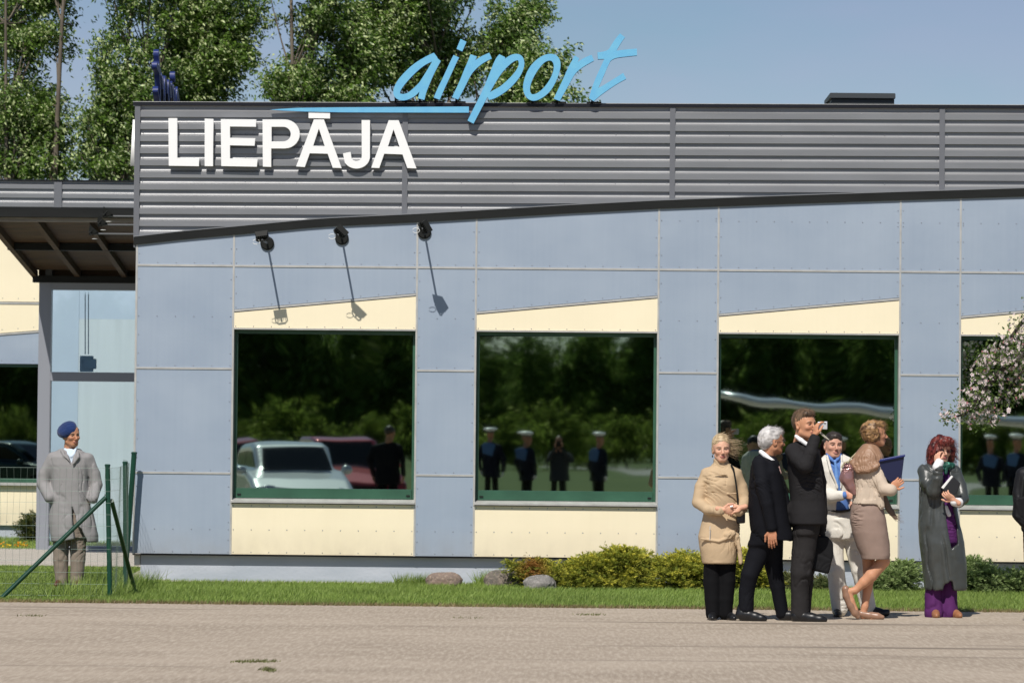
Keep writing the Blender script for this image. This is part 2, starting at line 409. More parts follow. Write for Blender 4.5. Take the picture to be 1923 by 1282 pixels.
def rect_panel(x0, x1, z0, z1, m, top=None, mid=None, sides=True, botrow=True, toprow=True):
    e = .022
    if top is None:
        poly = [(x0+G, z0+G), (x1-G, z0+G), (x1-G, z1-G), (x0+G, z1-G)]
    else:
        n = 10; xs = [x1-G-(x1-x0-2*G)*i/n for i in range(n+1)]
        poly = [(x0+G, z0+G), (x1-G, z0+G)]+[(x, top(x)) for x in xs]
    mb = MB(); mb.use(0).prism(poly, YP-TH, YP); mb.use(1)
    n = max(1, round((x1-x0-2*e-2*G)/.195))
    for i in range(n+1):
        x = x0+G+e+(x1-x0-2*G-2*e)*i/n
        if botrow: mb.screw(x, YP-TH, z0+G+e)
        if mid: mb.screw(x, YP-TH, mid)
        if toprow and top is None: mb.screw(x, YP-TH, z1-G-e)
    if sides:
        zt0, zt1 = (z1, z1) if top is None else (top(x0+G), top(x1-G))
        for x, z in sidescrews(x0+G+e, z0+.06, zt0-.05)+sidescrews(x1-G-e, z0+.06, zt1-.05): mb.screw(x, YP-TH, z)
    return mb.build('wall_panel', [m, M_SCREW], terminal)

cols = []      # (x0, x1, kind)
px_ = XL
for b0, b1 in BAYS: cols += [(px_, b0, 'pier'), (b0, b1, 'bay')]; px_ = b1
cols.append((px_, XR, 'pier'))
ftop = lambda x: zfas(x)-.0
for i, (x0, x1, k) in enumerate(cols):
    rect_panel(x0, x1, ZJ3, 0, M_BLUE, top=lambda x: zfas(x)+.02, mid=(3.93 if x0 > 1.0 else None))
    if k == 'pier':
        rect_panel(x0, x1, ZJ2, ZJ3, M_BLUE, mid=ZJ2+.56, toprow=False)
        rect_panel(x0, x1, ZJ1, ZJ2, M_BLUE, mid=None, toprow=False)
        rect_panel(x0, x1, ZB, ZJ1, M_BLUE, mid=ZB+.27, toprow=False)
    else:
        wl0, wl1 = 2.917, 3.110
        wz = lambda x, a=x0, b=x1: wl0+(wl1-wl0)*(x-a)/(b-a)
        # blue trapezium above the wedge
        e = .022
        mb = MB(); mb.use(0).prism([(x0+G, wz(x0)+.014), (x1-G, wz(x1)+.014), (x1-G, ZJ3-G), (x0+G, ZJ3-G)], YP-TH, YP); mb.use(1)
        for j in range(11):
            x = x0+G+e+(x1-x0-2*G-2*e)*j/10; mb.screw(x, YP-TH, wz(x)+.036)
        for x, z in sidescrews(x0+G+e, wz(x0)+.1, ZJ3-.03)+sidescrews(x1-G-e, wz(x1)+.1, ZJ3-.03): mb.screw(x, YP-TH, z)
        mb.build('wall_panel', [M_BLUE, M_SCREW], terminal)
        # cream wedge
        mb = MB(); mb.use(0).prism([(x0+G, ZWT+G), (x1-G, ZWT+G), (x1-G, wz(x1)-.020), (x0+G, wz(x0)-.020)], YP-TH, YP); mb.use(1)
        for j in range(11):
            x = x0+G+e+(x1-x0-2*G-2*e)*j/10; mb.screw(x, YP-TH, ZWT+G+.016)
        mb.build('wall_panel', [M_CREAM, M_SCREW], terminal)
        # sloping trim between them
        mb = MB(); mb.prism([(x0+.012, wz(x0+.012)-.012), (x1-.012, wz(x1-.012)-.012), (x1-.012, wz(x1-.012)+.010), (x0+.012, wz(x0+.012)+.010)], YP-.020, YP-.002)
        mb.build('sloping_trim', [M_ALU], terminal)
        # cream panel below the window
        rect_panel(x0, x1, ZB, ZSILL-.04, M_CREAM, mid=ZB+.27, toprow=True, sides=False)

# dark backing behind the joints, then the trims themselves
mb = MB()
segs = []
mb.box(XL+.01, XR, .004, .03, ZB+.004, ZSILL-.05)
for i, (x0, x1, k) in enumerate(cols):
    if k == 'pier': mb.box(x0+.003, x1-.003, .004, .03, ZSILL-.046, ZWT)
    n = 6
    for j in range(n):
        a = x0+(x1-x0)*j/n; b_ = x0+(x1-x0)*(j+1)/n
        mb.prism([(a, ZWT+.004), (b_, ZWT+.004), (b_, zfas(b_)+.02), (a, zfas(a)+.02)], .004, .03)
mb.build('backing_wall', [M_BLACKGAP], terminal)
for i, (x0, x1, k) in enumerate(cols):
    mb = MB(); x = x0
    if i == 0: mb.box(x-.010, x+.012, -.016, .03, ZB, zfas(x)+.03)
    else:
        kk = cols[i][2]
        mb.box(x-.010, x+.010, -.0165, .003, ZB+.002, ZSILL-.05)
        mb.box(x-.010, x+.010, -.0165, .003, ZSILL-.045, zfas(x)+.015)
    mb.build('vertical_trim', [M_ALU], terminal)
def htrim(x0, x1, z):
    mb = MB(); mb.box(x0+.011, x1-.011, -.019, -.001, z-.012, z+.009); mb.build('horizontal_trim', [M_ALU], terminal)
for i, (x0, x1, k) in enumerate(cols):
    htrim(x0, x1, ZJ3)
    if k == 'pier': htrim(x0, x1, ZJ2); htrim(x0, x1, ZJ1)

# windows
REC = .130
for i, (x0, x1) in enumerate(BAYS):
    # sheet-metal reveal, frame, glass, sill
    fr = MB(); f = .042
    fr.box(x0+.012, x0+f, REC-.03, REC+.03, ZSILL, ZWT-.012)
    fr.box(x1-f, x1-.012, REC-.03, REC+.03, ZSILL, ZWT-.012)
    fr.box(x0+f, x1-f, REC-.03, REC+.03, ZWT-.052, ZWT-.012)
    fr.box(x0+f, x1-f, REC-.05, REC+.03, ZSILL+.012, ZGL)
    fo = fr.build('window', [M_GREEN], terminal, bevel=.003)
    fo['label'] = ['dark mirror window left of the first blue pier', 'dark mirror window between the first and second blue piers',
                   'dark mirror window behind the standing group', 'dark mirror window behind the apple blossom', 'dark mirror window beyond the apple tree'][i]
    g = MB(); g.add([(x0+f-.006, REC+.004, ZGL-.01), (x1-f+.006, REC+.004, ZGL-.01), (x1-f+.006, REC+.004, ZWT-.045), (x0+f-.006, REC+.004, ZWT-.06)], [(0, 1, 2, 3)])
    gm = glassmat('coated_window_glass', (.80, 1.0, .90), 3.0+i*5.3, [.0018, .0014, .0020, .0016, .001][i])
    g.build('glass', [gm], fo)
    rv = MB(); rv.box(x0-.002, x0+.011, -.008, REC+.03, ZSILL+.002, ZWT-.002); rv.box(x1-.011, x1+.002, -.008, REC+.03, ZSILL+.002, ZWT-.002)
    rv.box(x0+.0115, x1-.0115, -.021, REC+.03, ZWT-.011, ZWT+.004)
    rv.build('reveal', [M_ALU], fo)
    vents = MB()
    for xx in (x0+f+.035, x1-f-.035): vents.box(xx-.02, xx+.02, REC-.062, REC-.051, ZSILL+.045, ZSILL+.06)
    vents.build('drain_cap', [M_BLACK], fo)
    s = MB(); s.add([(x0+.002, -.055, ZSILL-.036), (x1-.002, -.055, ZSILL-.036), (x1-.002, -.055, ZSILL-.016), (x0+.002, -.055, ZSILL-.016),
                     (x0+.002, REC-.052, ZSILL+.010), (x1-.002, REC-.052, ZSILL+.010), (x0+.002, REC-.052, ZSILL-.036), (x1-.002, REC-.052, ZSILL-.036)],
                    [(0, 1, 2, 3), (3, 2, 5, 4), (0, 6, 7, 1), (0, 3, 4, 6), (1, 7, 5, 2)])
    s.build('sill', [M_ALU], fo)

# plinth and wall core
mb = MB(); mb.box(fx(266), XR, .085, .3, -.05, ZB+.06); mb.build('plinth', [M_PLINTH], terminal)
mb = MB(); mb.box(XL+.02, XR, .24, 7.9, ZB+.01, 3.55); mb.build('wall_core', [M_WALLIN], terminal)
mb = MB(); mb.box(XL-.002, XL+.010, .031, 7.9, ZB, 3.6); mb.build('side_wall', [M_BLUE], terminal)
mb = MB(); mb.box(XL-.01, XR, .0, .084, ZB-.014, ZB-.004)
mb.build('drip_strip', [M_BLACKGAP], terminal)

# curved fascia
mb = MB(); n = 60; xa = fx(251.5, 450); vs = []
for j in range(n+1):
    x = xa+(XR-xa)*j/n; z = zfas(x)
    vs += [(x, -.035, z), (x, -.035, z+.093), (x, .10, z+.103), (x, .10, z-.0)]
fs = []
for j in range(n):
    a = 4*j; b_ = a+4
    fs += [(a, b_, b_+1, a+1), (a+1, b_+1, b_+2, a+2), (a+3, b_+3, b_, a)]
fs += [(0, 1, 2, 3)]
mb.add(vs, fs); mb.build('curved_fascia', [M_FASCIA], terminal)
mb = MB(); vs = []; fs = []
for j in range(n+1):
    x = xa+(XR-xa)*j/n; z = zfas(x)+.0935
    vs += [(x, -.040, z-.006), (x, -.040, z+.004), (x, .06, z+.010)]
    if j: a = 3*j-3; fs += [(a, a+3, a+4, a+1), (a+1, a+4, a+5, a+2)]
mb.add(vs, fs); mb.build('fascia_lip', [M_CORR], terminal)

# corrugated roof band: real profile, one sheet per field
TX0 = fx(251, 320); PITCH = .1316
def ztop(x): return 5.172+.0045*(x-TX0)
def corrugated(name, x0, x1, ytop, zt0, zt1, zlow, parent, m, y0=.075, pitch=PITCH, depth=.026, slope=.0045, xr=None):
    """trapezoid sheet, ribs along x; bottom hidden behind the fascia"""
    prof = []
    z = 0.0
    # from the top down: recess, sloped shoulder, flat crown, sharp underside
    k = int((zt0-zlow)/pitch)+1
    prof.append((y0-depth*.05, .0))
    for i in range(k):
        t = -i*pitch
        prof += [(y0, t-.008), (y0, t-.038), (y0-depth*.08, t-.044), (y0-depth*.3, t-.052), (y0-depth*.62, t-.059), (y0-depth, t-.065), (y0-depth, t-.126), (y0, t-.1290)]
    vs = []; fs = []
    nx = max(2, int((x1-x0)/.4))
    for j in range(nx+1):
        x = x0+(x1-x0)*j/nx; zt = zt0+slope*(x-x0)
        dent = .0015*math.sin(x*3.7)+.001*math.sin(x*9.1)
        for yy, tt in prof: vs.append((x, yy+dent, zt+tt))
    L_ = len(prof)
    for j in range(nx):
        for i in range(L_-1):
            fs.append((j*L_+i, j*L_+i+1, (j+1)*L_+i+1, (j+1)*L_+i))
    mb = MB(); mb.use(0).add(vs, fs); mb.use(1)
    for i in range(0, k, 2):
        n = max(1, round((x1-x0)/.58))
        for j in range(n+1):
            x = x0+.035+(x1-x0-.07)*j/n; zt = zt0+slope*(x-x0)-i*pitch-.030
            if zt > zlow: mb.screw(x, y0+.001, zt, .008, .007)
    return mb.build(name, [m, M_SCREW], parent)
posts = [TX0+.03, fx(760, 300), fx(1263, 290), fx(1770, 280), fx(2275, 280), XR]
for i in range(len(posts)-1):
    a, b_ = posts[i], posts[i+1]
    a2 = a+.022; b2 = b_-.022
    corrugated('corrugated_sheet', a2, b2, 0, ztop(a2)-.035, 0, zfas(a)+.02 if i else 3.68, terminal, M_CORR)
for i, x in enumerate(posts[:-1]):
    mb = MB(); w = .029
    zlo = zfas(x)+.09 if i else 3.70
    mb.box(x-w, x+w, .045, .074, zlo-.03, ztop(x)-.036 if i else ztop(x)-.010)
    mb.build('cover_strip', [M_CORRT], terminal)
mb = MB(); mb.prism([(TX0, 3.6), (XR, 3.6), (XR, ztop(XR)-.04), (TX0, ztop(TX0)-.04)], .078, 8.0); mb.build('roof_box', [M_CORRT], terminal)
mb = MB(); mb.prism([(TX0-.02, ztop(TX0)-.036), (XR, ztop(XR)-.036), (XR, ztop(XR)), (TX0-.02, ztop(TX0))], .035, 8.1); mb.build('roof_cap', [mat('roof_cap_metal', (.010, .011, .016), .45, 0, spec=.25)], terminal)
mb = MB(); mb.prism([(TX0-.024, ztop(TX0)+.0005), (XR, ztop(XR)+.0005), (XR, ztop(XR)+.007), (TX0-.024, ztop(TX0)+.007)], .05, .09); mb.build('roof_edge_strip', [M_ALU], terminal)
mb = MB(); mb.box(TX0-.004, TX0+.0005, .076, 8.0, 3.7, ztop(TX0)-.04); mb.build('band_side', [M_CORR], terminal)
# a small low white block and a step at the building's left corner
c0 = at(256, 1058, .04)
mb = MB(); mb.box(XL+.002, fx(266)-.006, .06, .3, .16, .275); mb.build('corner_block', [M_CONCW], terminal, bevel=.004)

# ------------------------------------------------------------------ roof vent
a = at(1558, 199, 1.6); b_ = at(1681, 199, 1.6)
rv = empty('roof_vent', (a.x, 1.6, ztop(a.x)), 'black box vent standing on the roof at right', 'roof vent')
M_VENT = mat('vent_sheet', (.030, .034, .036), .45, var=.2, vscale=(5, 5, 5))
zt = at(1600, 177, 1.6).z; zb = ztop(a.x)-.02
MB().box(a.x+.02, b_.x-.01, 1.6, 2.4, zb, zt-.055).build('vent_body', [M_VENT], rv, bevel=.004)
MB().box(a.x, b_.x, 1.56, 2.44, zt-.052, zt+.01).build('vent_lid', [mat('vent_lid_sheet', (.05, .056, .06), .4)], rv, bevel=.006)
MB().box(a.x-.05, a.x+.018, 1.62, 2.2, zb, zb+.07).build('flashing', [mat('insulation_foam', (.62, .60, .42), .9)], rv, bevel=.01)

# ------------------------------------------------------------------ signs
def letter_mesh(name, polys, m, parent, depth, frame):
    """outline polygons (with holes) in sign space -> solid letter; frame maps (u, v, w) to world"""
    cu = bpy.data.curves.new(name, 'CURVE'); cu.dimensions = '2D'; cu.fill_mode = 'BOTH'; cu.extrude = depth/2; cu.bevel_depth = 0
    for P in polys:
        sp = cu.splines.new('POLY'); sp.points.add(len(P)-1); sp.use_cyclic_u = True
        for p, (u, v) in zip(sp.points, P): p.co = (u, v, 0, 1)
    tmp = bpy.data.objects.new('tmp', cu); COL.objects.link(tmp)
    dg = bpy.context.evaluated_depsgraph_get(); me = bpy.data.meshes.new_from_object(tmp.evaluated_get(dg))
    bpy.data.objects.remove(tmp); bpy.data.curves.remove(cu)
    me.name = name
    for v in me.vertices: v.co = frame(v.co.x, v.co.y, v.co.z)
    me.materials.clear()
    for q in (m if isinstance(m, (list, tuple)) else [m]): me.materials.append(q)
    if isinstance(m, (list, tuple)):
        me.update()
        for p in me.polygons:                                 # returns (thin edges) take the second paint
            p.material_index = 0 if abs(p.normal.y) > .7 or abs(p.normal.x) > .97 and len(m) > 2 else 1
    bm = bmesh.new(); bm.from_mesh(me); bmesh.ops.recalc_face_normals(bm, faces=bm.faces); bm.to_mesh(me); bm.free()
    return link(name, me, parent)
def smooth_poly(P, it=1):
    """round a traced outline a little where its corners are blunt"""
    for _ in range(it):
        Q = []
        n = len(P)
        for i in range(n):
            a, b, c = Vector(P[i-1]), Vector(P[i]), Vector(P[(i+1) % n])
            ang = (a-b).angle(c-b) if (a-b).length > 0 and (c-b).length > 0 else math.pi
            if ang > math.radians(115): Q += [tuple(b+(a-b)*.25), tuple(b+(c-b)*.25)]
            else: Q.append(tuple(b))
        P = Q
    return P
def arc(cx, cy, rx, ry, a0, a1, n=14):
    return [(cx+rx*math.cos(math.radians(a0+(a1-a0)*i/n)), cy-ry*math.sin(math.radians(a0+(a1-a0)*i/n))) for i in range(n+1)]
LP = {   # traced at 3.205x from (220, 160)
 'L': [[(310, 200), (362, 200), (362, 438), (495, 441), (493, 489), (312, 486)]],
 'I': [[(528, 203), (580, 205), (578, 489), (528, 488)]],
 'E': [[(625, 206), (838, 208), (836, 252), (680, 250), (680, 318), (832, 321), (828, 366), (680, 363), (680, 442), (846, 446), (842, 492), (628, 488)]],
 'P': [[(876, 208)]+arc(1010, 295, 90, 87, 90, -90)+[(928, 382), (928, 493), (878, 491)],
       [(930, 252)]+arc(1000, 296, 46, 44, 90, -90)+[(930, 340)]],
 'A': [[(1185, 208), (1245, 208), (1352, 500), (1298, 498), (1268, 414), (1160, 411), (1130, 494), (1078, 490)], [(1215, 262), (1250, 368), (1180, 366)]],
 'bar': [[(1153, 160), (1282, 160), (1282, 202), (1153, 200)]],
 'J': [[(1472, 212), (1522, 212)]+[(1522, 430)]+arc(1441, 430, 81, 73, 0, -150, 16)+[(1360, 412), (1405, 403)]+arc(1441, 430, 32, 28, -160, 0, 10)],
 'A2': [[(1635, 213), (1695, 213), (1802, 502), (1747, 500), (1718, 418), (1608, 414), (1578, 500), (1530, 498)], [(1664, 267), (1700, 372), (1630, 370)]],
}
town = empty('town_sign', tuple(at(540, 270, -.05)), 'white block letters LIEPĀJA on the grey corrugated roof band', 'sign')
YS = .005                                       # sign faces stand about 7 cm off the sheets
def zoomL(P): return [(220+x/3.205, 160+y/3.205) for x, y in P]
def facade_frame(Y, depth):
    return lambda u, v, w: at(u, -v, Y)+Vector((0, w, 0))
for nm in ('L', 'I', 'E', 'P', 'A', 'bar', 'J', 'A2'):
    polys = [[(x, -y) for x, y in zoomL(p)] for p in LP[nm]]
    o = letter_mesh('macron' if nm == 'bar' else 'letter', polys, M_WHITE, town, .05, facade_frame(YS, .05))
S = 7.123
AP = [
 ('letter', 730, 60, [[(605, 285), (652, 345), (655, 362), (697, 395), (640, 500), (590, 600), (540, 720), (500, 820), (478, 915), (393, 893), (412, 805), (370, 850), (320, 885), (250, 915), (180, 925), (110, 905), (67, 855), (62, 790), (85, 715), (130, 640), (200, 560), (280, 480), (370, 410), (470, 350), (550, 308)],
        [(582, 403), (500, 438), (415, 500), (330, 580), (250, 665), (190, 740), (155, 795), (152, 830), (200, 838), (260, 820), (320, 770), (380, 715), (420, 670), (460, 605), (520, 510)]], 1),
 ('letter', 730, 60, [[(868, 315), (942, 348), (905, 420), (860, 520), (800, 650), (740, 780), (683, 913), (603, 883), (650, 770), (720, 630), (780, 500), (830, 390)]], 1),
 ('dot', 730, 60, [[(962, 100), (1040, 138), (985, 268), (908, 232)]], 0),
 ('letter', 730, 60, [[(1095, 305), (1180, 335), (1158, 385), (1240, 330), (1345, 285), (1380, 362), (1300, 400), (1210, 460), (1130, 540), (1090, 600), (1040, 700), (990, 800), (930, 910), (848, 880), (900, 770), (960, 640), (1010, 510), (1060, 400)]], 1),
 ('letter', 730, 60, [[(1480, 305), (1560, 345), (1553, 368), (1610, 325), (1680, 298), (1750, 303), (1800, 345), (1818, 420), (1805, 500), (1760, 600), (1690, 690), (1600, 780), (1500, 850), (1420, 895), (1345, 915), (1322, 876), (1290, 935), (1230, 1050), (1135, 1232), (1055, 1190), (1150, 1000), (1250, 800), (1300, 680), (1350, 560), (1400, 430), (1440, 350)],
        [(1730, 385), (1690, 390), (1620, 440), (1540, 520), (1480, 600), (1430, 680), (1355, 810), (1420, 775), (1500, 730), (1580, 660), (1660, 580), (1720, 500), (1745, 430)]], 1),
 ('letter', 960, 50, [[(540, 368), (600, 385), (645, 430), (665, 510), (650, 600), (610, 720), (540, 850), (460, 930), (370, 985), (290, 1003), (215, 970), (170, 900), (155, 820), (175, 700), (230, 570), (310, 470), (400, 405), (470, 375)],
        [(520, 455), (455, 475), (400, 530), (340, 610), (290, 700), (255, 790), (250, 860), (265, 905), (300, 915), (370, 885), (450, 810), (520, 710), (560, 620), (572, 540), (560, 480)]], 1),
 ('letter', 960, 50, [[(850, 393), (910, 430), (890, 482), (960, 430), (1075, 383), (1108, 462), (1020, 510), (930, 565), (850, 640), (800, 730), (740, 840), (650, 1000), (568, 970), (620, 860), (690, 720), (740, 600), (790, 500)]], 1),
 ('letter', 960, 50, [[(1455, 98), (1522, 150), (1470, 220), (1408, 328), (1530, 312), (1680, 300), (1682, 392), (1550, 405), (1345, 432), (1290, 540), (1240, 660), (1190, 770), (1165, 828), (1250, 780), (1380, 700), (1498, 625), (1538, 705), (1400, 780), (1270, 870), (1180, 935), (1105, 1003), (1038, 965), (1080, 820), (1130, 690), (1190, 560), (1245, 440), (1160, 442), (1152, 352), (1295, 330), (1340, 250), (1400, 160)]], 1),
]
UB = [(507.6, -206.4), (560, -203.2), (640, -202.2), (880.6, -200.8), (880.6, -212.3), (640, -211.6), (570, -210.0), (530, -208.2)]
word = empty('airport_sign', tuple(at(965, 190, -.03)), 'sky blue handwritten word airport standing above the front roof edge', 'sign')
YA = -.005
for nm, ox, oy, polys, sm in AP:
    P = [[(ox+x/S, -(oy+y/S)) for x, y in p] for p in polys]
    if sm: P = [smooth_poly(p, 2) for p in P]
    letter_mesh(nm, P, [M_CYAN, M_ROYAL], word, .06, facade_frame(YA, .06))
letter_mesh('underline', [UB], [M_CYAN, M_ROYAL], word, .05, facade_frame(YA, .05))
mb = MB()
for px, y0_, in ((743, 190), (762, 190), (788, 189), (817, 188), (857, 187), (1000, 192), (1046, 190), (1112, 190), (858.5, 96)):
    if y0_ == 96: p = at(860, 100, .02); q = at(857, 106, .02); mb.box(p.x-.012, p.x+.012, .01, .04, q.z, p.z); continue
    p = at(px, y0_, .04); mb.box(p.x-.012, p.x+.012, .028, .055, ztop(p.x)-.0, p.z+.08); mb.box(p.x-.06, p.x+.10, .028, .10, ztop(p.x)+.008, ztop(p.x)+.02)
mb.build('support', [M_BLACK], word)
# the same word and town name on the building's left side, seen edge-on
sidew = empty('side_airport_sign', (TX0-.06, 2.4, 5.2), 'shaded blue airport lettering seen edge-on above the roof corner at left', 'sign')
Tpx = 1196.0
def side_frame(yend, xw):
    def f(u, v, w):
        p = at(u, -v, 0); r = at(Tpx, 140, 0)
        return Vector((xw+w, yend+(r.x-p.x), p.z+.02))
    return f
for nm, ox, oy, polys, sm in AP:
    P = [[(ox+x/S, -(oy+y/S)) for x, y in p] for p in polys]
    if sm: P = [smooth_poly(p, 1) for p in P]
    letter_mesh(nm, P, mat('shaded_sign_side', (.012, .028, .15), .5), sidew, .06, side_frame(1.9, TX0-.01))  # shade put into the colour: blue lettering darkened all over
mb = MB()
for k, yy in enumerate((2.2, 2.7, 3.2, 3.9)): mb.tube([(TX0+.05, yy, ztop(TX0)), (TX0+.05, yy, ztop(TX0)+.35)], .014, 6)
mb.build('support', [M_BLACK], sidew)
sidet = empty('side_town_sign', (TX0-.05, .8, 4.7), 'white letter edge sticking out of the roof band left corner', 'sign')
def side_frame2(u, v, w):
    p = at(u, -v, 0); r = at(781, 270, 0)
    return Vector((TX0-.03+w, .14+(r.x-p.x), p.z+.015))
for nm in ('L', 'I', 'E', 'P', 'A', 'bar', 'J', 'A2'):
    polys = [[(x, -y) for x, y in zoomL(p)] for p in LP[nm]]
    letter_mesh('macron' if nm == 'bar' else 'letter', polys, M_WHITE, sidet, .05, side_frame2)

# ------------------------------------------------------------------ wall floodlights
def floodlight(base, armv, headdir, label, twist=0.0, front=True):
    """rosette on the wall, arm, U-bracket and rectangular floodlight aiming back at the sign"""
    root = empty('wall_floodlight', tuple(base), label, 'floodlight', 'floodlights lighting the roof signs')
    n = armv.normalized()
    up = Vector((0, 0, 1)); sd = n.cross(up).normalized()
    def P(a, b, c): return Vector(base)+n*a+sd*b+up*c
    L = armv.length
    MB().tube([P(0, 0, 0), P(.02, 0, 0), P(.028, 0, 0)], [.074, .074, .06], 28).build('rosette', [M_BLACK], root)
    MB().tube([P(.02, 0, 0), P(L, 0, 0)], .011, 10).build('arm', [mat('arm_paint', (.10, .105, .11), .5)], root)
    M = Matrix.Translation(P(L+.0, 0, 0)) @ Matrix.Scale(.74, 4) @ Matrix((sd, n, up)).transposed().to_4x4() @ Matrix.Rotation(twist, 4, 'Y') @ Matrix.Rotation(math.radians(headdir), 4, 'X')
    br = MB()
    tp = lambda x, y, z: M @ Vector((x, y, z))
    br.tube([tp(-.085, 0, .10), tp(-.085, 0, .0), tp(-.05, 0, -.02), tp(.05, 0, -.02), tp(.085, 0, .0), tp(.085, 0, .10)], .007, 6)
    br.build('bracket', [M_BLACK], root)
    hd = MB(); vs = [tp(x, y, z) for x, y, z in ((-.075, -.05, .03), (.075, -.05, .03), (.075, .05, .03), (-.075, .05, .03), (-.095, -.085, .10), (.095, -.085, .10), (.095, .085, .10), (-.095, .085, .10))]
    hd.add(vs, [(3, 2, 1, 0), (4, 5, 6, 7), (0, 1, 5, 4), (1, 2, 6, 5), (2, 3, 7, 6), (3, 0, 4, 7)])
    for k in range(5):
        xx = -.06+.03*k; v2 = [tp(xx-.003, -.04, .005), tp(xx+.003, -.04, .005), tp(xx+.003, .04, .005), tp(xx-.003, .04, .005), tp(xx-.003, -.04, .031), tp(xx+.003, -.04, .031), tp(xx+.003, .04, .031), tp(xx-.003, .04, .031)]
        hd.add(v2, [(3, 2, 1, 0), (4, 5, 6, 7), (0, 1, 5, 4), (1, 2, 6, 5), (2, 3, 7, 6), (3, 0, 4, 7)])
    hd.build('housing', [M_BLACK], root)
    gl = MB(); vs = [tp(x, y, z) for x, y, z in ((-.08, -.07, .102), (.08, -.07, .102), (.08, .07, .102), (-.08, .07, .102))]
    gl.add(vs, [(0, 1, 2, 3)]); gl.build('lens', [mat('lamp_lens', (.75, .78, .8), .12, .6)], root)
    cb = MB(); cp = []
    for k in range(15):
        a = 2*math.pi*k/16+.4; cp.append(P(L-.02, 0, -.02)+Vector((-.065-.032*math.cos(a)*1.2, 0, .026*math.sin(a)))) if front else cp.append(P(L-.05, 0, -.03)+Vector((.03*math.cos(a), .03*math.sin(a), -.03)))
    cb.tube(cp, .003, 6, cap=False); cb.build('cable', [mat('white_cable', (.8, .8, .78), .5)], root)
    return root
for (px, py), tw, hd_, lb in (((502, 457), .15, 48, 'black floodlight on a rod above the left window, leftmost of the front three'),
                         ((642, 447), -.75, 38, 'black floodlight tilted on its rod above the left window, middle of the front three'),
                         ((797, 436), -1.05, 60, 'black floodlight above the first blue pier, rightmost of the front three')):
    floodlight(at(px, py, -TH-.001), Vector((0, -.66, 0)), hd_, lb, tw)
for D_, px, py, lb in ((38.9, 196, 406, 'black floodlight sticking out left of the roof band corner, highest of the three'),
                   (40.4, 186, 422, 'black floodlight sticking out left of the roof band corner, middle of the three'),
                   (42.2, 170, 439, 'black floodlight with a bright lens under the wooden canopy, lowest of the three')):
    p = at(px, py, D_-CAMD); floodlight(Vector((TX0-.001, p.y, p.z)), Vector((p.x-TX0, 0, 0)), 40, lb, .1, False)
# ------------------------------------------------------------------ far wing behind the forecourt
YW = 15.6
wing = empty('building_wing', tuple(at(0, 1010, YW)), 'far wing of the terminal with cream panels and one dark window', 'building')
def az(py, px=38): return at(px, py, YW).z
XWL, XWR = -16.0, -4.62
zt, zb_ = az(337.5), az(393)
mb = MB(); mb.box(XWL, XWR, YW+.10, YW+6, .3, zt-.05); mb.build('wing_core', [M_WALLIN], wing)
for a, b_ in ((XWL, at(109, 360, YW).x), (at(109, 360, YW).x, XWR)):
    corrugated('corrugated_sheet', a+.05, b_-.05, 0, zt-.010, 0, zb_, wing, M_CORR, y0=YW+.02, slope=0.0, pitch=.1376)
x = at(109, 360, YW).x
mb = MB(); mb.box(x-.06, x+.06, YW-.02, YW+.018, zb_, zt-.03); mb.build('cover_strip', [M_CORRT], wing)
mb = MB(); mb.box(XWL, XWR, YW-.03, YW+6, zt-.018, zt); mb.build('roof_cap', [mat('roof_cap_metal', (.03, .03, .04), .3)], wing)
mb = MB(); mb.box(XWL, XWR, YW+.021, YW+.09, zb_-.1, zb_); mb.build('backing_wall', [M_BLACKGAP], wing)
def wp(x0, x1, z0a, z0b, z1a, z1b, m, rows=1):
    mb = MB(); mb.use(0).prism([(x0, z0a), (x1, z0b), (x1, z1b), (x0, z1a)], YW, YW+.02); mb.use(1)
    n = max(1, round((x1-x0)/.24))
    for i in range(n+1):
        t = (i+.12)/(n+.24); mb.screw(x0+(x1-x0)*t, YW, z0a+(z0b-z0a)*t+.05, .008)
    mb.build('wall_panel', [m, M_SCREW], wing)
zj = az(569); 
def seg(x0, x1):
    wp(x0+.02, x1-.02, zj+.02, zj+.02, zb_-.1, zb_-.1, M_CREAM)
    t = lambda x: az(625)+(x-at(38, 625, YW).x)*.085
    wp(x0+.02, x1-.02, t(x0)+.02, t(x1)+.02, zj-.02, zj-.02, M_CREAM)
    wp(x0+.02, x1-.02, az(683), az(683), t(x0)-.02, t(x1)-.02, M_BLUE)
    mb = MB(); mb.box(x0, x1, YW-.01, YW+.03, zj-.016, zj+.012); mb.prism([(x0, t(x0)-.014), (x1, t(x1)-.014), (x1, t(x1)+.012), (x0, t(x0)+.012)], YW-.012, YW-.001)
    mb.build('horizontal_trim', [M_ALU], wing)
xw0 = -8.2
seg(-11.2, XWR); seg(XWL, -11.24)
mb = MB(); mb.box(XWL, XWR, YW+.022, YW+.09, .3, zb_-.1); mb.build('backing_wall', [M_BLACKGAP], wing)
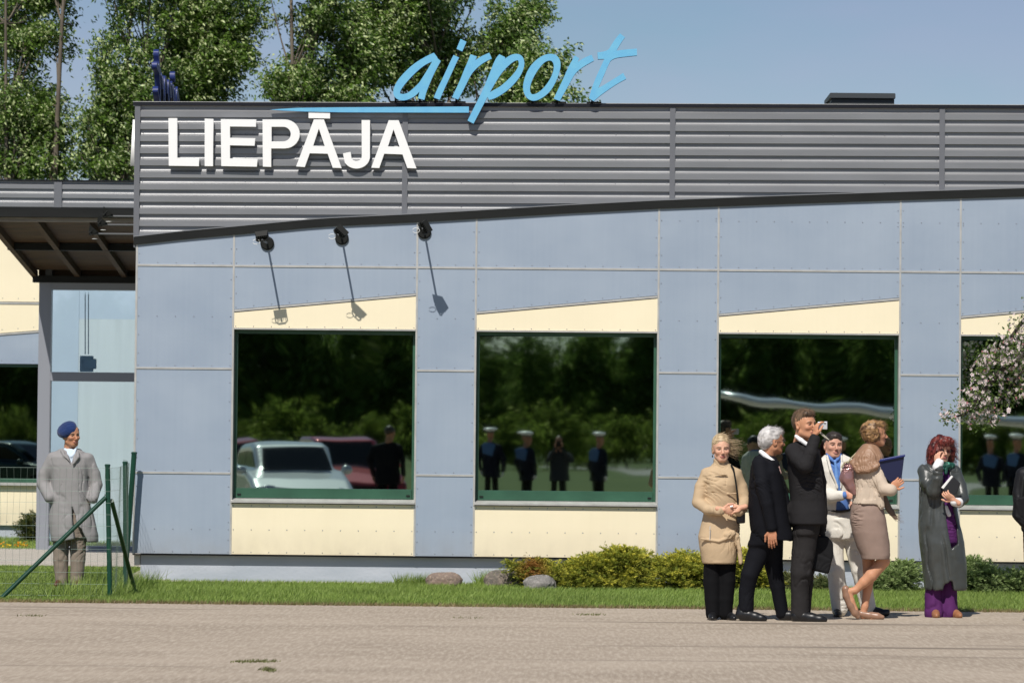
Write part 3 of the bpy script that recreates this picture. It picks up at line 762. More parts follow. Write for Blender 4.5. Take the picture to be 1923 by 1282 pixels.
# window of the wing, sill, panel below, plinth
mb = MB()
zw1, zw0, zs = az(689), az(898), az(905.5)
mb.box(-11.0, XWR, YW-.012, YW+.02, zs+.0, zw0); mb.box(-11.0, XWR, YW-.012, YW+.02, zw1, zw1+.04); fo = mb.build('window', [M_GREEN], wing)
gm = glassmat('wing_window_glass', (.8, 1, .9), 40, .0012, .30)
MB().add([(-11, YW-.001, zw0), (XWR, YW-.001, zw0), (XWR, YW-.001, zw1), (-11, YW-.001, zw1)], [(0, 1, 2, 3)]).build('glass', [gm], fo)
mb = MB(); mb.box(-11, XWR, YW-.08, YW+.02, zs-.045, zs-.002); mb.build('sill', [M_ALU], fo)
mb = MB(); mb.box(-11, XWR, YW-.05, YW+.02, az(689)+.042, az(683)-.005); mb.build('reveal', [M_BLACKGAP], fo)
wp(-11, XWR, az(986), az(986), zs-.05, zs-.05, M_CREAM); wp(XWL, -11.02, az(986), az(986), az(683), az(683), M_CREAM)
mb = MB(); mb.box(XWL, XWR, YW+.06, YW+.3, -.05, az(985)); mb.build('plinth', [M_PLINTH], wing)

# ------------------------------------------------------------------ glazed entrance porch
YV = 10.2
porch = empty('entrance_porch', tuple(at(160, 1035, YV)), 'glazed entrance porch with a grey frame and pale panes', 'porch')
M_GREYF = mat('grey_frame_paint', (.27, .285, .32), .4, .1)
vx = lambda px, py=700: at(px, py, YV).x
vz = lambda py, px=170: at(px, py, YV).z
XV0, XV1, XVR = vx(73), vx(96), -4.70
z_top, z_gt, z_m1, z_m0 = vz(531), vz(545), vz(699), vz(716)
mb = MB(); mb.box(XV0, XV1, YV-.08, YV+.08, .0, z_top)
mb.box(XV1, XVR, YV-.078, YV+.078, z_gt, z_top-.002); mb.box(XV1, XVR, YV-.078, YV+.078, z_m0, z_m1); mb.box(XV1, XVR, YV-.078, YV+.078, .0, .06)
mb.box(XV1, XV1+.012, YV-.085, YV-.0785, .06, z_m0)
mb.build('frame', [M_GREYF], porch, bevel=.004)
def pane(name, z0, z1):
    m, nt, b = newmat(name); L = nt.links
    tr = N(nt, 'ShaderNodeBsdfTransparent'); tr.inputs[0].default_value = (.80, .88, .92, 1)
    gl = N(nt, 'ShaderNodeBsdfGlossy'); gl.inputs['Roughness'].default_value = .02; gl.inputs[0].default_value = (.8, .88, 1, 1)
    mx = N(nt, 'ShaderNodeMixShader'); mx.inputs[0].default_value = .14
    L.new(tr.outputs[0], mx.inputs[1]); L.new(gl.outputs[0], mx.inputs[2]); L.new(mx.outputs[0], nt.nodes['Material Output'].inputs[0])
    MB().add([(XV1-.005, YV, z0), (XVR, YV, z0), (XVR, YV, z1), (XV1-.005, YV, z1)], [(0, 1, 2, 3)]).build('glass', [m], porch)
pane('porch_glass', .06, z_m0); pane('porch_glass', z_m1, z_gt)
# what shows through: pale panels added far back, where sun reaches them
M_PB = mat('pale_blue_backdrop', (.52, .63, .73), .5, var=.15, vscale=(.8, .8, .6)); M_PW = mat('pale_backdrop', (.62, .70, .72), .5, var=.1, vscale=(9, 1, .4))
YI = 13.4; ix = lambda px: at(px, 700, YI).x
xs = ix(147); zi = at(170, 599, YI).z
MB().box(ix(84), xs, YI, YI+.04, .0, 4.6).build('sunlit_backdrop', [M_PB], porch)
MB().box(xs+.002, -3.9, YI, YI+.04, .0, zi).build('sunlit_backdrop', [M_PW], porch)
MB().box(xs+.002, -3.9, YI+.005, YI+.045, zi+.002, 4.6).build('sunlit_backdrop', [M_PB], porch)
mb = MB()
for px in (160, 166): mb.tube([at(px, 548, YV+.3), at(px, 665, YV+.3)], .008, 6)
mb.build('pipe', [mat('pipe_grey', (.42, .54, .66), .5)], porch)
p = at(163, 683, YV+.3); mb = MB(); mb.box(p.x-.09, p.x+.09, YV+.25, YV+.33, p.z-.11, p.z+.11); mb.box(p.x-.05, p.x+.14, YV+.24, YV+.25, p.z-.07, p.z+.07)
mb.build('inner_box', [mat('box_bluegrey', (.36, .50, .64), .5)], porch, bevel=.01)

# ------------------------------------------------------------------ wooden canopy, rising towards the viewer
def woodmat(name, c1, c2, sx=1.0):
    m, nt, b = newmat(name); L = nt.links
    g = N(nt, 'ShaderNodeNewGeometry'); mp = N(nt, 'ShaderNodeMapping'); mp.inputs['Scale'].default_value = (1.2*sx, 9, 9)
    n = N(nt, 'ShaderNodeTexNoise'); n.inputs['Scale'].default_value = 1; n.inputs['Detail'].default_value = 7; n.inputs['Distortion'].default_value = 1.5
    mr = N(nt, 'ShaderNodeMapRange'); mr.inputs[1].default_value = .3; mr.inputs[2].default_value = .7
    mx = N(nt, 'ShaderNodeMix', data_type='RGBA'); mx.inputs[6].default_value = (*c1, 1); mx.inputs[7].default_value = (*c2, 1)
    L.new(g.outputs['Position'], mp.inputs[0]); L.new(mp.outputs[0], n.inputs['Vector']); L.new(n.outputs[0], mr.inputs[0]); L.new(mr.outputs[0], mx.inputs[0]); L.new(mx.outputs[2], b.inputs['Base Color'])
    b.inputs['Roughness'].default_value = .7
    return m
M_WOOD = woodmat('stained_pine', (.10, .055, .020), (.035, .018, .008)); M_GREYWOOD = woodmat('weathered_board', (.42, .36, .30), (.26, .21, .17))
canopy = empty('entrance_canopy', tuple(at(60, 470, 8.0)), 'wooden entrance canopy with dark steel beams left of the building corner', 'canopy')
D0, D1 = 6.0, YV; sl = .126
zc = lambda y: vz(523)-.0+sl*(YV-y)
XC0, XC1 = -7.25, XL-.01
mb = MB()
ny = int((D1-D0)/.115)
for i in range(ny):                       # ceiling boards, each a strip with a dark groove between
    ya, yb = D0+i*.115, D0+i*.115+.108
    za, zb2 = zc(ya)+.10, zc(yb)+.10
    mb.add([(XC0, ya, za), (XC1, ya, za), (XC1, yb, zb2), (XC0, yb, zb2), (XC0, ya, za+.02), (XC1, ya, za+.02), (XC1, yb, zb2+.02), (XC0, yb, zb2+.02)],
           [(0, 1, 2, 3), (4, 7, 6, 5), (0, 4, 5, 1), (3, 2, 6, 7), (0, 3, 7, 4), (1, 5, 6, 2)])
mb.build('ceiling_boards', [M_WOOD], canopy)
mb = MB(); mb.add([(XC0, D0, zc(D0)+.125), (XC1, D0, zc(D0)+.125), (XC1, D1, zc(D1)+.125), (XC0, D1, zc(D1)+.125),
                   (XC0, D0, zc(D0)+.17), (XC1, D0, zc(D0)+.17), (XC1, D1, zc(D1)+.17), (XC0, D1, zc(D1)+.17)],
                  [(0, 3, 2, 1), (4, 5, 6, 7), (0, 1, 5, 4), (2, 3, 7, 6), (1, 2, 6, 5), (0, 4, 7, 3)])
mb.build('roof_deck', [M_FASCIA], canopy)
MB().box(XC0+.08, XC1, YV+.0, YV+.03, vz(519)+.003, zc(YV)+.12).build('end_board', [M_WOOD], canopy)
for x in (XC0+.035, -6.62, -5.98, -5.35, -4.80):
    mb = MB(); w = .035
    mb.add([(x-w, D0, zc(D0)), (x+w, D0, zc(D0)), (x+w, D1, zc(D1)), (x-w, D1, zc(D1)), (x-w, D0, zc(D0)+.098), (x+w, D0, zc(D0)+.098), (x+w, D1, zc(D1)+.098), (x-w, D1, zc(D1)+.098)],
           [(0, 3, 2, 1), (4, 5, 6, 7), (0, 1, 5, 4), (2, 3, 7, 6), (1, 2, 6, 5), (0, 4, 7, 3)])
    mb.build('rafter', [M_WOOD], canopy)
zf0 = at(60, 408, 5.9).z
MB().box(XC0-.05, XC1, 5.93, 5.995, zf0-.052, zf0).build('edge_board', [M_GREYWOOD], canopy)
MB().box(XC0-.05, XC1, 5.85, 5.998, zf0+.002, at(60, 393.5, 5.85).z).build('fascia', [M_FASCIA], canopy)
y1 = 8.1; MB().box(at(15, 464, y1).x, XC1, y1-.05, y1+.05, at(60, 470, y1).z, at(60, 458, y1).z).build('steel_beam', [M_FASCIA], canopy)
MB().box(at(64, 526, YV).x, XC1, YV-.14, YV-.02, vz(532)+.002, vz(519)).build('steel_beam', [M_FASCIA], canopy)
xx = vx(94, 500); MB().box(xx-.045, xx+.045, YV-.12, YV-.03, vz(519)+.002, vz(465)).build('post', [mat('dark_grey_steel', (.05, .052, .056), .4)], canopy)

# ------------------------------------------------------------------ green fence
fence = empty('wire_fence', tuple(gnd(206, 1122)), 'green post and wire mesh fence at the corner of the lawn', 'fence')
M_FG = mat('fence_green_coating', (.004, .055, .030), .38, var=.3, vscale=(6, 6, 3)); M_WIRE = mat('galvanised_wire', (.18, .24, .20), .5, .3)
cA, cB, cC = gnd(206.5, 1122), gnd(236, 1106), Vector((fx(255)-.07, -.20, 0))
tops = [at(202, 871, cA.y), at(235, 866, cB.y), at(252, 848, cC.y)]
def post(p, t, r):
    MB().tube([p, (t.x, t.y, t.z-.02)], r, 14).build('post', [M_FG], fence, smooth=False)
    MB().tube([(t.x, t.y, t.z-.02), (t.x, t.y, t.z-.004), (t.x, t.y, t.z)], [r*1.15, r*1.15, r*.7], 14).build('post_cap', [M_FG], fence)
post(cA, tops[0], .0245); post(cB, tops[1], .0245); post(cC, tops[2], .029)
e = gnd(3, 1122); MB().tube([e, at(199, 933, cA.y-.02)], .021, 12).build('brace', [M_FG], fence)
e2 = Vector((cA.x+.06, cA.y+1.5, 0)); MB().tube([e2, (cA.x, cA.y+.03, .93)], .021, 12).build('brace', [M_FG], fence)
MB().tube([(cA.x-.03, cA.y, .95), (cA.x-.06, cA.y-.02, .99)], .006, 6).build('clip', [M_WIRE], fence)
def mesh_run(p0, p1, h0, h1, seed):
    r = random.Random(seed); d = (p1-p0); L_ = d.length; u = d.normalized(); mb = MB()
    n = int(L_/.062); nz = 11; side = Vector((-u.y, u.x, 0))
    sag = lambda s, z: side*(.018*math.sin(s*2.3+z*2)+.012*math.sin(s*6+1))
    def pt(s, z): return p0+u*s+Vector((0, 0, z))+sag(s, z)
    for i in range(n+1):
        s = L_*i/n; hh = h0+(h1-h0)*s/L_
        mb.tube([pt(s+.006*math.sin(k*1.7+i), hh*k/6) for k in range(7)], .0011, 3, cap=False)
    for k in range(nz+1):
        z = .02+(h0-.02)*k/nz
        mb.tube([pt(L_*i/24, z*(h0+(h1-h0)*i/24)/h0) for i in range(25)], .0012, 3, cap=False)
    mb.build('wire_mesh', [M_WIRE], fence)
far_left = Vector((cA.x-4.2, cA.y-.02, 0))
mesh_run(cA, far_left, 1.24, 1.24, 1); mesh_run(cA, cB, 1.24, 1.26, 2); mesh_run(cB, cC, 1.26, 1.3, 3)
post(far_left, far_left+Vector((0, 0, 1.28)), .0245)

# ------------------------------------------------------------------ boulders
def noise3(P, seed, f):
    r = np.random.RandomState(seed); s = np.zeros(len(P))
    for k in range(7):
        d = r.normal(size=3); d /= np.linalg.norm(d); s += np.sin(P@d*f*r.uniform(.6, 1.8)+r.uniform(0, 6.3))
    return s/4
def stonemat(name, a, b2, c):
    m = sheetmat(name, a, b2, c, (5, 5, 5), (30, 30, 30), rough=.85, bump=.006, z3=(.5, .62)); return m
def boulder(pxl, pxr, pytop, y, m, label, seed):
    a, b_ = at(pxl, 1090, y), at(pxr, 1090, y); w = (b_.x-a.x)/2; h = at((pxl+pxr)/2, pytop, y).z
    bm = bmesh.new(); bmesh.ops.create_icosphere(bm, subdivisions=5, radius=1.0)
    P = np.array([v.co[:] for v in bm.verts]); P = P/np.linalg.norm(P, axis=1, keepdims=True)
    P = np.sign(P)*np.abs(P)**.85
    P *= (1+.13*noise3(P, seed, 2.2)+.06*noise3(P, seed+5, 6)+.022*noise3(P, seed+9, 18))[:, None]
    P[:, 0] *= w; P[:, 1] *= w*.75; P[:, 2] = P[:, 2]*h*.72+h*.28
    for v, p in zip(bm.verts, P): v.co = p
    me = bpy.data.meshes.new('boulder'); bm.to_mesh(me); bm.free(); me.materials.append(m)
    for p in me.polygons: p.use_smooth = True
    me.transform(Matrix.Translation(((a.x+b_.x)/2, y, 0)))
    o = link('boulder', me); return tag(o, label, 'boulder', 'boulders along the wall')
boulder(799, 869, 1074, -.62, stonemat('granite_pink', (.23, .165, .13), (.15, .125, .11), (.33, .26, .20)), 'pinkish brown granite boulder, leftmost of the three by the wall', 3)
boulder(910, 985, 1071, -.68, stonemat('granite_dark', (.18, .15, .12), (.105, .095, .085), (.27, .22, .18)), 'dark brown granite boulder in the middle of the three by the wall', 11)
boulder(983, 1048, 1079, -1.30, stonemat('granite_grey', (.23, .215, .20), (.155, .15, .14), (.32, .30, .28)), 'pale grey boulder half under the orange juniper tips', 21)
# ------------------------------------------------------------------ plants
M_LEAF = attrmat('tree_leaves', .42, trans=.38, spec=.55)
M_BARK = mat('bark', (.20, .165, .125), .9, var=.5, vscale=(6, 6, 2.5), bump=.006, bscale=(20, 20, 5))
M_BARKD = mat('dark_bark', (.06, .048, .036), .9, var=.4, vscale=(6, 6, 2.5))
M_NEEDLE = attrmat('juniper_needles', .6, trans=.25, spec=.25)
def leaf_quads(C, D, Nn, L, W, droop=0.0):
    """rhombic leaves: centres C, length dir D, width dir from normal Nn"""
    S_ = np.cross(D, Nn); S_ /= np.linalg.norm(S_, axis=1, keepdims=True)+1e-9
    L = L[:, None]; W = W[:, None]
    a = C-D*L*.5; b = C+S_*W*.5-D*L*.08+Nn*0.0; c = C+D*L*.5; d = C-S_*W*.5-D*L*.08
    b = b+Nn*W*.18; d = d+Nn*W*.18
    V = np.stack([a, b, c, d], 1).reshape(-1, 3)
    k = np.arange(len(C))[:, None]*4
    F = np.concatenate([k+[0, 1, 2], k+[0, 2, 3]], 1).reshape(-1, 3)
    return V, F
def unit(v): return v/(np.linalg.norm(v, axis=1, keepdims=True)+1e-9)
WIND = np.array([.85, .1, .12])
def limb_tree(name, base, height, blobs, seed, nleaf, label, cat='tree', group=None, stems=1, leaf=(.082, .037), bark=M_BARK,
              cA=(.070, .145, .018), cB=(.21, .36, .050), cC=(.62, .72, .33), pale=.34, tw=14, r0=.09, gloss=None, wind=1.0, lean=0.0, fill=5.6, lm=None):
    """blobs: (x, y, z, rx, ry, rz, weight) ellipsoids of foliage, world coordinates"""
    r = np.random.RandomState(seed)
    root = empty(name, tuple(base), label, cat, group)
    base = np.array(base, float)
    bl = np.array([b[:6] for b in blobs]); w = np.array([b[6] if len(b) > 6 else b[3]*b[4]*b[5] for b in blobs], float); w /= w.sum()
    nleaf = int(nleaf*fill); ntw = max(8, nleaf//tw)
    bi = r.choice(len(bl), ntw, p=w)
    d = unit(r.normal(size=(ntw, 3))); rad = r.rand(ntw)**.42
    T = bl[bi, :3]+d*rad[:, None]*bl[bi, 3:6]
    # clumping: thin out where a slow noise is low so that sky shows between the sprays
    nz = noise3(T, seed+3, 2.6)+.8*noise3(T, seed+4, 6.5)
    keep = nz > -.16+.30*(rad > .8); T = T[keep]; d = d[keep]; bi = bi[keep]; rad = rad[keep]; ntw = len(T)
    # wood: stems, then limbs to the blob centres, then twigs
    wood = MB()
    tips = []
    top = base+np.array([lean, 0, height])
    for s in range(stems):
        off = r.normal(0, .12*stems, 2)*(stems > 1)
        k = 9; pts = []; rs = []
        for i in range(k):
            t = i/(k-1); p = base*(1-t)+top*t+np.array([off[0]*t*2.4+.10*math.sin(t*5+s*2+seed), off[1]*t*2.0, 0])
            pts.append(tuple(p)); rs.append(max(.010, r0*(1-t*.88)*(1 if s == 0 else .75)))
        wood.tube(pts, rs, 8); tips.append((np.array(pts), rs))
    allp = np.concatenate([t_[0] for t_ in tips]); allr = np.concatenate([np.array(t_[1]) for t_ in tips])
    limbs = []
    nl = max(10, min(80, ntw//20))
    for q in r.choice(ntw, min(nl, ntw), replace=False):
        tgt = T[q]; cand = np.where(allp[:, 2] < tgt[2]-.15)[0]
        if not len(cand): continue
        dd = np.linalg.norm(allp[cand]-tgt, axis=1)+.5*(tgt[2]-allp[cand, 2] > 2.2)
        j = cand[np.argmin(dd)]; s0 = allp[j]; L_ = np.linalg.norm(tgt-s0)
        if L_ > 3.2: continue
        mid = s0*.5+tgt*.5+np.array([0, 0, -.10*L_])+r.normal(0, .06, 3)*L_
        pts = [(1-t)**2*s0+2*t*(1-t)*mid+t*t*tgt for t in np.linspace(0, 1, 6)]
        ra = min(allr[j]*.55, .012+.012*L_); wood.tube([tuple(p) for p in pts], [ra*(1-.8*i/5)+.002 for i in range(6)], 5, cap=False)
        limbs.append(np.array(pts))
    LP_ = np.concatenate(limbs+[allp]) if limbs else allp
    for q in range(0, ntw, 4):
        dd = np.linalg.norm(LP_-T[q], axis=1)+.6*np.maximum(0, LP_[:, 2]-T[q][2]); j = np.argmin(dd)
        if dd[j] < .9: wood.tube([tuple(LP_[j]), tuple((LP_[j]+T[q])/2+np.array([0, 0, .02])), tuple(T[q])], [.006, .004, .002], 3, cap=False)
    wood.build('trunk', [bark], root, smooth=True)
    # leaves along every twig
    n = ntw*tw; ti = np.repeat(np.arange(ntw), tw)
    out = unit(T-bl[bi, :3]*1.0+np.array([0, 0, -.2])); td = unit(out*.6+r.normal(size=(ntw, 3))*.55+np.array([0, 0, .15])+WIND*.35*wind)
    tl = r.uniform(.22, .52, ntw)*(leaf[0]/.072)
    pos = r.rand(n)-.3
    C = T[ti]+td[ti]*(pos*tl[ti])[:, None]+r.normal(0, .030*(leaf[0]/.072), (n, 3))*(1.3-pos)[:, None]
    D = unit(td[ti]*.5+r.normal(size=(n, 3))*.55+np.array([0, 0, -.55])+WIND*.5*wind)
    Nn = unit(r.normal(size=(n, 3))*.8+np.array([0, -.35, .55]))
    L_ = r.uniform(.7, 1.25, n)*leaf[0]; W_ = r.uniform(.75, 1.2, n)*leaf[1]
    V, F = leaf_quads(C, D, Nn, L_, W_)
    t1 = r.rand(n, 1); tn = (.5+.5*r.rand(ntw, 1))[ti]
    c = np.array(cA)*(1-t1)+np.array(cB)*t1; c = c*tn
    pal = (r.rand(n) < pale)[:, None]*(r.rand(ntw, 1) < .75)[ti]; c = np.where(pal, np.array(cC)*(.6+.5*r.rand(n, 1)), c)
    me = npmesh('crown', V, F, lm or M_LEAF, np.repeat(c, 4, 0)); link('crown', me, root)
    return root
def pb(px, py, Y, rpx, rpy, ry, w=None):
    s = FPX/(Y+CAMD); p = at(px, py, Y); b = (p.x, p.y, p.z, rpx/s, ry, rpy/s)
    return b+(w,) if w else b
def groundx(px, Y): return (at(px, 600, Y).x, Y, 0)
# the row of trees behind the building; crowns as they stand against the sky
limb_tree('tree', groundx(55, 23), 11.5, [pb(30, 60, 23, 95, 75, 1.1), pb(95, 40, 23, 65, 60, .9), pb(25, 210, 23, 75, 70, 1.0), pb(95, 235, 23, 60, 60, .8), pb(60, 310, 23, 100, 40, 1.0), pb(60, -60, 23, 90, 70, 1), pb(130, 100, 23, 30, 22, .5), pb(60, 420, 23, 90, 60, 1)],
          101, 13500, 'leafy tree with a grey trunk, leftmost behind the building', group='trees behind the building', stems=2, lean=.25)
limb_tree('tree', groundx(215, 22), 10.8, [pb(215, 130, 22, 42, 75, .7), pb(250, 60, 22, 50, 60, .8), pb(190, 230, 22, 45, 50, .7), pb(215, 300, 22, 75, 45, .8), pb(260, 190, 22, 45, 55, .7), pb(225, -50, 22, 60, 50, .9), pb(215, 400, 22, 70, 50, .9), pb(245, 250, 22, 45, 55, .6)],
          102, 10500, 'narrow leafy tree second from the left, behind the roof corner', group='trees behind the building', stems=2, r0=.07, lean=.1)
limb_tree('tree', groundx(320, 24.5), 12.5, [pb(330, 60, 24.5, 80, 75, 1.1), pb(400, 60, 24.5, 65, 60, .9), pb(340, 140, 24.5, 70, 50, .9), pb(425, 110, 24.5, 62, 40, .8), pb(370, -40, 24.5, 110, 60, 1.2), pb(475, 30, 24.5, 28, 40, .4), pb(340, 210, 24.5, 80, 45, .9), pb(400, 165, 24.5, 50, 30, .5), pb(460, 85, 24.5, 40, 25, .4)],
          103, 14500, 'broad leafy tree above the white town letters', group='trees behind the building', stems=3, lean=.5)
limb_tree('tree', groundx(575, 22.5), 12.5, [pb(570, 80, 22.5, 62, 75, .9), pb(550, 165, 22.5, 60, 40, .8), pb(610, 30, 22.5, 70, 60, .9), pb(650, 110, 22.5, 70, 60, .9), pb(580, -50, 22.5, 90, 60, 1.1), pb(535, 60, 22.5, 28, 35, .5), pb(640, 180, 22.5, 60, 28, .7), pb(590, 240, 22.5, 80, 40, 1)],
          104, 15000, 'dense leafy tree with two pale trunks left of the word airport', group='trees behind the building', stems=3, lean=.2, r0=.10)
limb_tree('tree', groundx(790, 24), 13.0, [pb(790, 50, 24, 110, 70, 1.2), pb(730, 120, 24, 60, 55, .8), pb(850, 110, 24, 90, 55, 1.0), pb(920, 50, 24, 90, 55, 1.0), pb(990, 20, 24, 48, 28, .5), pb(940, 105, 24, 50, 40, .6), pb(800, 160, 24, 75, 40, .9), pb(800, -50, 24, 160, 60, 1.4), pb(895, 160, 24, 60, 35, .7), pb(960, 70, 24, 35, 20, .4), pb(815, 230, 24, 90, 40, 1), pb(690, 50, 24, 50, 50, .7)],
          105, 22000, 'largest dense tree directly behind the word airport', group='trees behind the building', stems=3, lean=.4, r0=.12)
limb_tree('young_tree', groundx(1005, 21), 7.3, [pb(985, 90, 21, 16, 22, .3), pb(1000, 130, 21, 32, 38, .5), pb(1048, 112, 21, 24, 14, .3), pb(1020, 170, 21, 45, 26, .5), pb(1075, 182, 21, 24, 10, .25), pb(955, 170, 21, 40, 30, .5), pb(1000, 215, 21, 70, 30, .8), pb(1062, 98, 21, 10, 9, .2)],
          106, 3200, 'slender young tree seen through the letter o of airport', group='trees behind the building', stems=1, r0=.06, bark=M_BARKD, lean=.35, wind=1.3)

# junipers in front of the wall
def juniper(name, blobs, seed, n, label, cA, cB, cI, orange=None, y0=-.75):
    """spreading juniper: arching sprays clothed in short needles; blobs (px, py, rx_px, rz_px, ry, y)"""
    r = np.random.RandomState(seed); Vs, Cs = [], []
    bx = [(at(b[0], b[1], b[5]), b[2]*(b[5]+CAMD)/FPX, b[3]*(b[5]+CAMD)/FPX, b[4]) for b in blobs]
    root = empty(name, (bx[0][0].x, bx[0][0].y, 0), label, 'juniper bush', 'juniper bushes along the wall')
    wood = MB(); C_, D_, K_ = [], [], []
    wts = np.array([b[1]*b[2] for b in bx]); wts /= wts.sum()
    kk = 46; nsp = int(n*3.4)//kk
    for s in range(nsp):
        p, rx, rz, ry = bx[r.choice(len(bx), p=wts)]
        a = r.uniform(0, 2*np.pi); u = r.uniform(-1, 1); rr = r.rand()**.4; sh = (1-max(0, u)**2.2)**.6
        off = np.array([math.cos(a)*rx*sh*rr, math.sin(a)*ry*sh*rr, rz*u*(.55+.45*rr)])
        end = np.array([p.x, p.y, p.z])+off; dv = off/np.array([rx, ry, rz]); end[2] = max(end[2], .03)
        out = np.array([dv[0], dv[1]*1.0-.15, .28+.5*max(0, u)])+r.normal(0, .28, 3); out /= np.linalg.norm(out)
        L_ = r.uniform(.12, .34); st = end-out*L_*.7
        if s % 4 == 0: wood.tube([(p.x+off[0]*.2, p.y+off[1]*.2, .02), tuple((st+np.array([p.x, p.y, p.z*.6]))/2), tuple(st)], [.008, .005, .003], 3, cap=False)
        k = kk; t = r.rand(k)**.8; sd = np.cross(out, [0, 0, 1.0]); sd /= np.linalg.norm(sd)+1e-6; sgn = r.choice([-1, 1], k)
        lat = sgn*r.rand(k)*(1-t*.85)*L_*.30
        q = st+out*(t*L_)[:, None]+sd*lat[:, None]+np.array([0, 0, 1])*(-.9*L_*t**2*.28-np.abs(lat)*.5)[:, None]+r.normal(0, .005, (k, 3))
        dd = unit(out*1.0+sd*(sgn*.75)[:, None]+r.normal(0, .22, (k, 3)))
        C_.append(q); D_.append(dd); K_.append(np.stack([t, np.full(k, rr), np.full(k, u), np.full(k, r.rand())], 1))
    C = np.concatenate(C_); D = np.concatenate(D_); K = np.concatenate(K_); m = len(C)
    Nn = unit(r.normal(size=(m, 3))+np.array([0, -.4, .4]))
    V, F = leaf_quads(C, D, Nn, r.uniform(.020, .040, m), r.uniform(.0055, .0095, m))
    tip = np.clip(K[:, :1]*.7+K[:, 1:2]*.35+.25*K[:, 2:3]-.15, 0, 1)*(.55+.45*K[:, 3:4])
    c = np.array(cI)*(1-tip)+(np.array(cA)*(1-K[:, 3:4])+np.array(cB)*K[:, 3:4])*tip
    if orange:
        ox, oz, orad = orange; p = at(ox, oz, y0); dd = np.hypot(C[:, 0]-p.x, (C[:, 2]-p.z)*1.0)
        w = np.clip(1.3-dd/(orad*38/FPX), 0, 1)[:, None]*(K[:, 3:4] > .2); c = c*(1-w)+np.array((.36, .17, .045))*w
    wood.build('stems', [M_BARKD], root)
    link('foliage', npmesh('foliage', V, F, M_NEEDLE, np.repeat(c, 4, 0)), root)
    return root
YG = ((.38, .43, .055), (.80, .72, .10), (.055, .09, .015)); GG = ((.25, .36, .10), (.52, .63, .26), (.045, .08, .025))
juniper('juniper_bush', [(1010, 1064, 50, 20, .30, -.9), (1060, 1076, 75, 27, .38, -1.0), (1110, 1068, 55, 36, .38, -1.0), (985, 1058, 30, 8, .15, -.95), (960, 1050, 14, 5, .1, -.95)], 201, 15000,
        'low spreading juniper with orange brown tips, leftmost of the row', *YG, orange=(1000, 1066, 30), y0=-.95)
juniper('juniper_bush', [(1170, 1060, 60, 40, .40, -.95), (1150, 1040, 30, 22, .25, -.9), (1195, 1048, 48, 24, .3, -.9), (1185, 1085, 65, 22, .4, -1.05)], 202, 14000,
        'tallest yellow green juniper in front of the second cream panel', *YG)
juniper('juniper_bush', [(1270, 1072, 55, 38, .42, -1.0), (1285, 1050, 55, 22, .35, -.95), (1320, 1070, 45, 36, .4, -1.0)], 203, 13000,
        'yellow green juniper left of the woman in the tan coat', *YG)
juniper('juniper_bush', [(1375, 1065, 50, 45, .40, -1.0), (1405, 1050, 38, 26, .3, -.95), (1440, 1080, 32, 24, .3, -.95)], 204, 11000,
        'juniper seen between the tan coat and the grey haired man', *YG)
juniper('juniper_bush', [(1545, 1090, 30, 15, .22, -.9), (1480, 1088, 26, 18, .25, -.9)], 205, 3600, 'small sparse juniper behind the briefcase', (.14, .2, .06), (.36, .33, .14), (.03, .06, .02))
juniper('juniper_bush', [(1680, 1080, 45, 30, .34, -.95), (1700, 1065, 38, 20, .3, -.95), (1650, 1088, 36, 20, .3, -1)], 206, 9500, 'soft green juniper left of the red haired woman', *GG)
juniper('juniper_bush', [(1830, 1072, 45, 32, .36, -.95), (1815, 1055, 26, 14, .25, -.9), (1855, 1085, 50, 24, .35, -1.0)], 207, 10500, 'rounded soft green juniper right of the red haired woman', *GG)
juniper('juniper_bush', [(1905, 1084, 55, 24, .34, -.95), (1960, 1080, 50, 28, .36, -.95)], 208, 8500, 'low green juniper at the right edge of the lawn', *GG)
juniper('juniper_bush', [(60, 966, 22, 10, .3, 13.6), (52, 985, 26, 20, .35, 13.6), (70, 1005, 30, 22, .4, 13.6)], 209, 4500, 'dark juniper in front of the far wing beside the porch', (.06, .09, .02), (.2, .2, .05), (.02, .04, .01))
# yellow flowers by the far wing
def flower(px, py, Y, n, label, seed):
    r = np.random.RandomState(seed); p = at(px, py, Y); root = empty('flower_clump', (p.x, Y, 0), label, 'flowers', 'yellow flowers by the far wing')
    q = np.array([p.x, Y, p.z])+r.normal(0, 1, (n, 3))*np.array([.045, .05, .03]); D = unit(r.normal(size=(n, 3))); Nn = unit(r.normal(size=(n, 3))*.5+np.array([0, -.7, .6]))
    V, F = leaf_quads(q, D, Nn, np.full(n, .045), np.full(n, .035)); c = np.where(r.rand(n, 1) > .2, [[.85, .58, .02]], [[.85, .30, .02]])
    link('petals', npmesh('petals', V, F, M_NEEDLE, np.repeat(c, 4, 0)), root)
    V, F, C = blades(90, (p.x-.1, p.x+.1), (Y-.08, Y+.08), max(.06, p.z), .006, (.06, .12, .03), (.12, .2, .05), seed); link('leaves', npmesh('leaves', V, F, M_BLADE, C), root)
flower(41, 1026, 10.9, 70, 'brighter yellow flower clump nearer the porch', 1); flower(12, 1027, 10.9, 34, 'smaller yellow flower clump at the left edge', 2)

